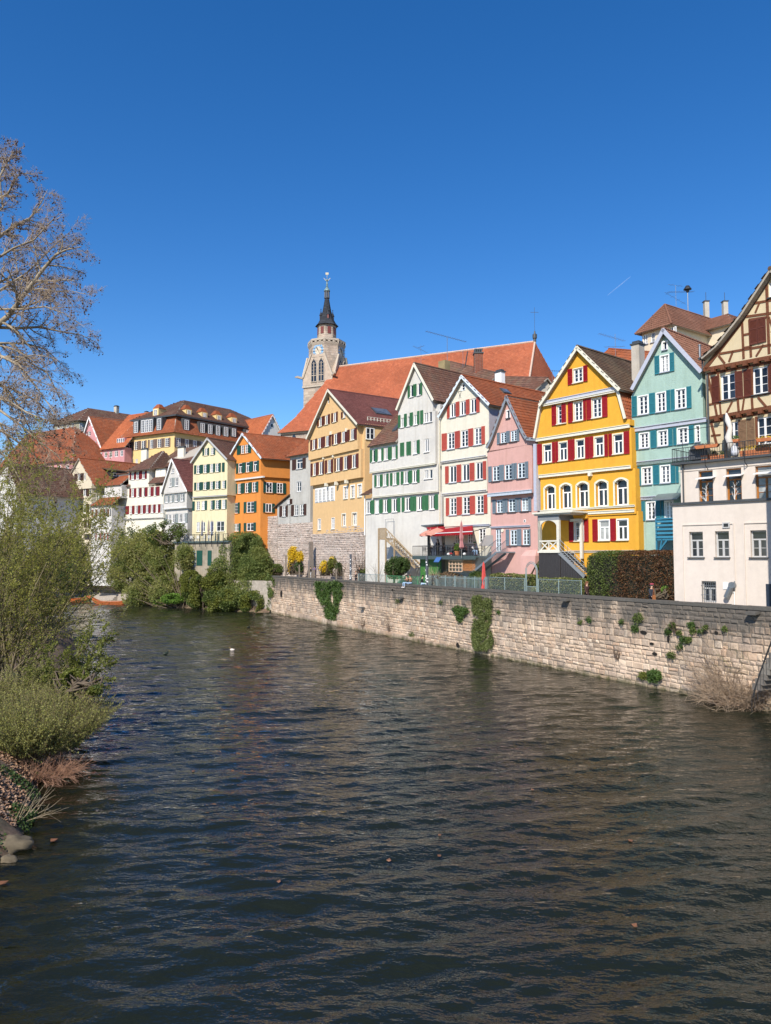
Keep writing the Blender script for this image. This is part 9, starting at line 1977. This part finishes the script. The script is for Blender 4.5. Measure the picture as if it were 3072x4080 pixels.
for xx, yy, w_, h_, lb, g in ((858,210,.45,.38,'square terracotta pot on the terrace floor under the trough','leaf_green'),(955,120,.45,.4,'terracotta pot on a shelf right of the covered grill','leaf_green'),(975,195,.5,.3,'low terracotta pot behind the railing left of the parasol','leaf_russet'),(1060,185,.6,.3,'low terracotta pot at the parasol foot','leaf_green'),(1400,150,1.3,.42,'large terracotta trough with yellow flowers','leaf_forsythia'),(1555,120,.9,.5,'tall terracotta planter at the right of the roof terrace','leaf_russet'),(1215,20,.55,.22,'small terracotta trough of herbs below the casement window','leaf_bright')):
    x = fl('B', xx, yy, 0); z_ = max(0, f.uz(*zp('B', xx, yy+20), 0)[1]-zt_); box_planter(x, .25, w_, h_, 0 if yy > 100 else z_, lb, MATS[g])
x = fl('B', 1640, 0, .3); box_planter(x, -.3, 1.5, .2, .8, 'terracotta window box on the railing at the right edge', MATS['leaf_forsythia'], 160, .12)
x = fl('B', 780, 130, 0); o = empty('grill', 'grill under a dark grey cover at the left end of the roof terrace', 'grill', (*f.pt(x, .4), zt_), RR); mb = MB(); mb.hexa([(-.62,-.3,.15),(.62,-.3,.15),(.62,.3,.15),(-.62,.3,.15)], [(-.6,-.3,.85),(.6,-.3,.85),(.6,.3,.85),(-.6,.3,.85)]); mb.build('cover', plain('cover_grey', (.06,.065,.075), .6, var=.2), o); mb = MB(); mb.lathe([(.62,.83),(.55,1.05),(.3,1.2),(.02,1.25)], 10); mb.build('hood', MATS['cover_grey'], o)
x, z = f.uz(*zp('A', 1100, 1790), 0); o = empty('parasol', 'folded white parasol on a dark mast on the roof terrace', 'parasol', (*f.pt(x, .1), zt_), RR); H_ = z-zt_; mb = MB(); mb.box(-.06,.06,-.06,.06,0,H_-.1); mb.build('mast', DARKM, o); mb = MB()
pts = [(.12,0,H_),(.22,-.05,H_-.5),(.38,-.05,H_-1.0),(.22,-.05,H_-1.6),(.35,-.05,H_-2.1),(.2,0,H_-2.5)]; mb.tube(pts, [.05,.18,.14,.22,.2,.06], 9); mb.build('folded_canopy', clothm('parasol_white', (.72,.69,.64), .2), o, smooth=True)
mb = MB(); mb.tube([(-2.9,0,H_-.75),(0,0,H_-.75)],.02,5); mb.tube([(-2.85,0,H_-.6),(-2.85,0,0)],.02,5); mb.build('crossbar', DARKM, o)
for xx, k in ((862,0),(1205,1)):
    x, z = f.uz(*zp('B', xx, 755), .6); o = empty('white_branch', 'white painted branching twig decoration in front of the %s orange framed window' % ('left' if k == 0 else 'middle'), 'decoration', (*f.pt(x, -.25), hl.Z('B', 1000, 768)+.16), RR); sg = []
    grow(np.array([(0,0,-.1),(0,0,.5),(.02,0,1.15)]), .03, .012, 0, [(10,.45,.8,.1,.04,4,.1),(4,.4,.7,.12,.02,3,.2)], sg, []); tubes([(p_*np.array([1,.35,1]), r_) for p_, r_ in sg], WHITE, 'branches', o)
x = fl('B', 1245, 120, 0); o = empty('laundry_bag', 'crumpled white bag hanging on the roof terrace rail', 'bag', (*f.pt(x, -.2), zt_+.05), RR); mb = MB(); mb.tube([(0,0,.02),(.03,0,.3),(-.02,0,.6),(.02,0,.75)], [.2,.25,.18,.06], 9); mb.build('bag', clothm('bag_white', (.6,.62,.68), .2), o, smooth=True)
# unseen house added at the bridge head to shade the off-white building's right end
bh = empty('offscreen_shade_house', 'tall plain unseen house added beyond the right edge to shade the off-white building', 'house', (20.15, 37.7, 0), math.radians(-8)); mb = MB(); mb.hexa([(0,0,-1),(11,-1,-1),(13,6,-1),(4.2,4.6,-1)], [(0,0,19.5),(11,-1,19.5),(13,6,19.5),(4.2,4.6,19.5)]); mb.build('wall', stucco('offscreen_house_plaster', (.5,.45,.38)), bh)
mb = MB(); mb.hexa([(-.4,-.5,19.5),(11.5,-1.5,19.5),(13.6,6.5,19.5),(3.9,5,19.5)], [(4,1.5,23),(8,1.2,23),(9,4,23),(6,3.4,23)]); mb.build('roof', T_RED, bh, rnd=True)
for i in range(5):
    for j in range(3): add_window(bh, I4(1.6+i*2, -.09*(1.6+i*2)-.02, 7+j*3.6), 1.1, 1.7, '22', 0, WHITE, proud=.06)
# ------------------------------------------------------------------ ducks, contrail
def duck(px, py, rz, label, body, head):
    c = on_z(px, py, .0); o = empty('duck', label, 'duck', (c.x, c.y, .02), rz); mb = MB(); mb.tube([(-.24,0,.12),(-.15,0,.07),(0,0,.07),(.13,0,.08),(.2,0,.12)], [.02,.08,.11,.09,.04], 9); mb.build('body', body, o, smooth=True); mb = MB(); mb.tube([(.15,0,.1),(.18,0,.2),(.19,0,.26),(.23,0,.27)], [.045,.035,.05,.03], 8); mb.build('head', head, o, smooth=True); mb = MB(); mb.tube([(.24,0,.26),(.31,0,.25)], [.02,.012], 5); mb.build('bill', plain('duck_bill', (.5,.35,.05), .5), o)
DB = plain('duck_brown', (.25,.17,.1), .7, var=.3); DW = plain('duck_pale', (.6,.52,.45), .7); DG = plain('duck_black', (.02,.03,.02), .4)
duck(925, 2593, 2.8, 'pale duck swimming in the middle of the river', DW, DB); duck(660, 2608, .4, 'dark duck swimming left of the pale one', DG, DG); duck(991, 2502, 1.0, 'dark duck swimming near the riverside bush', DG, DG)
a, b = at(2420, 1177, 3000), at(2512, 1102, 3000); mb = MB(); mb.tube([(0,0,0), (Vector(b)-Vector(a))*.6, Vector(b)-Vector(a)], [1.0,2.2,1.2], 6); cm = bpy.data.materials.new('contrail'); t, bb = nodes(cm); tr_ = t.nodes.new('ShaderNodeBsdfTransparent'); mx_ = t.nodes.new('ShaderNodeMixShader'); mx_.inputs[0].default_value = .06; bb.inputs['Base Color'].default_value = (.9,.9,.9,1); t.links.new(tr_.outputs[0], mx_.inputs[1]); t.links.new(bb.outputs[0], mx_.inputs[2]); t.links.new(mx_.outputs[0], t.nodes['Material Output'].inputs[0])
mb.build('contrail', cm, None, loc=a, kind='stuff')
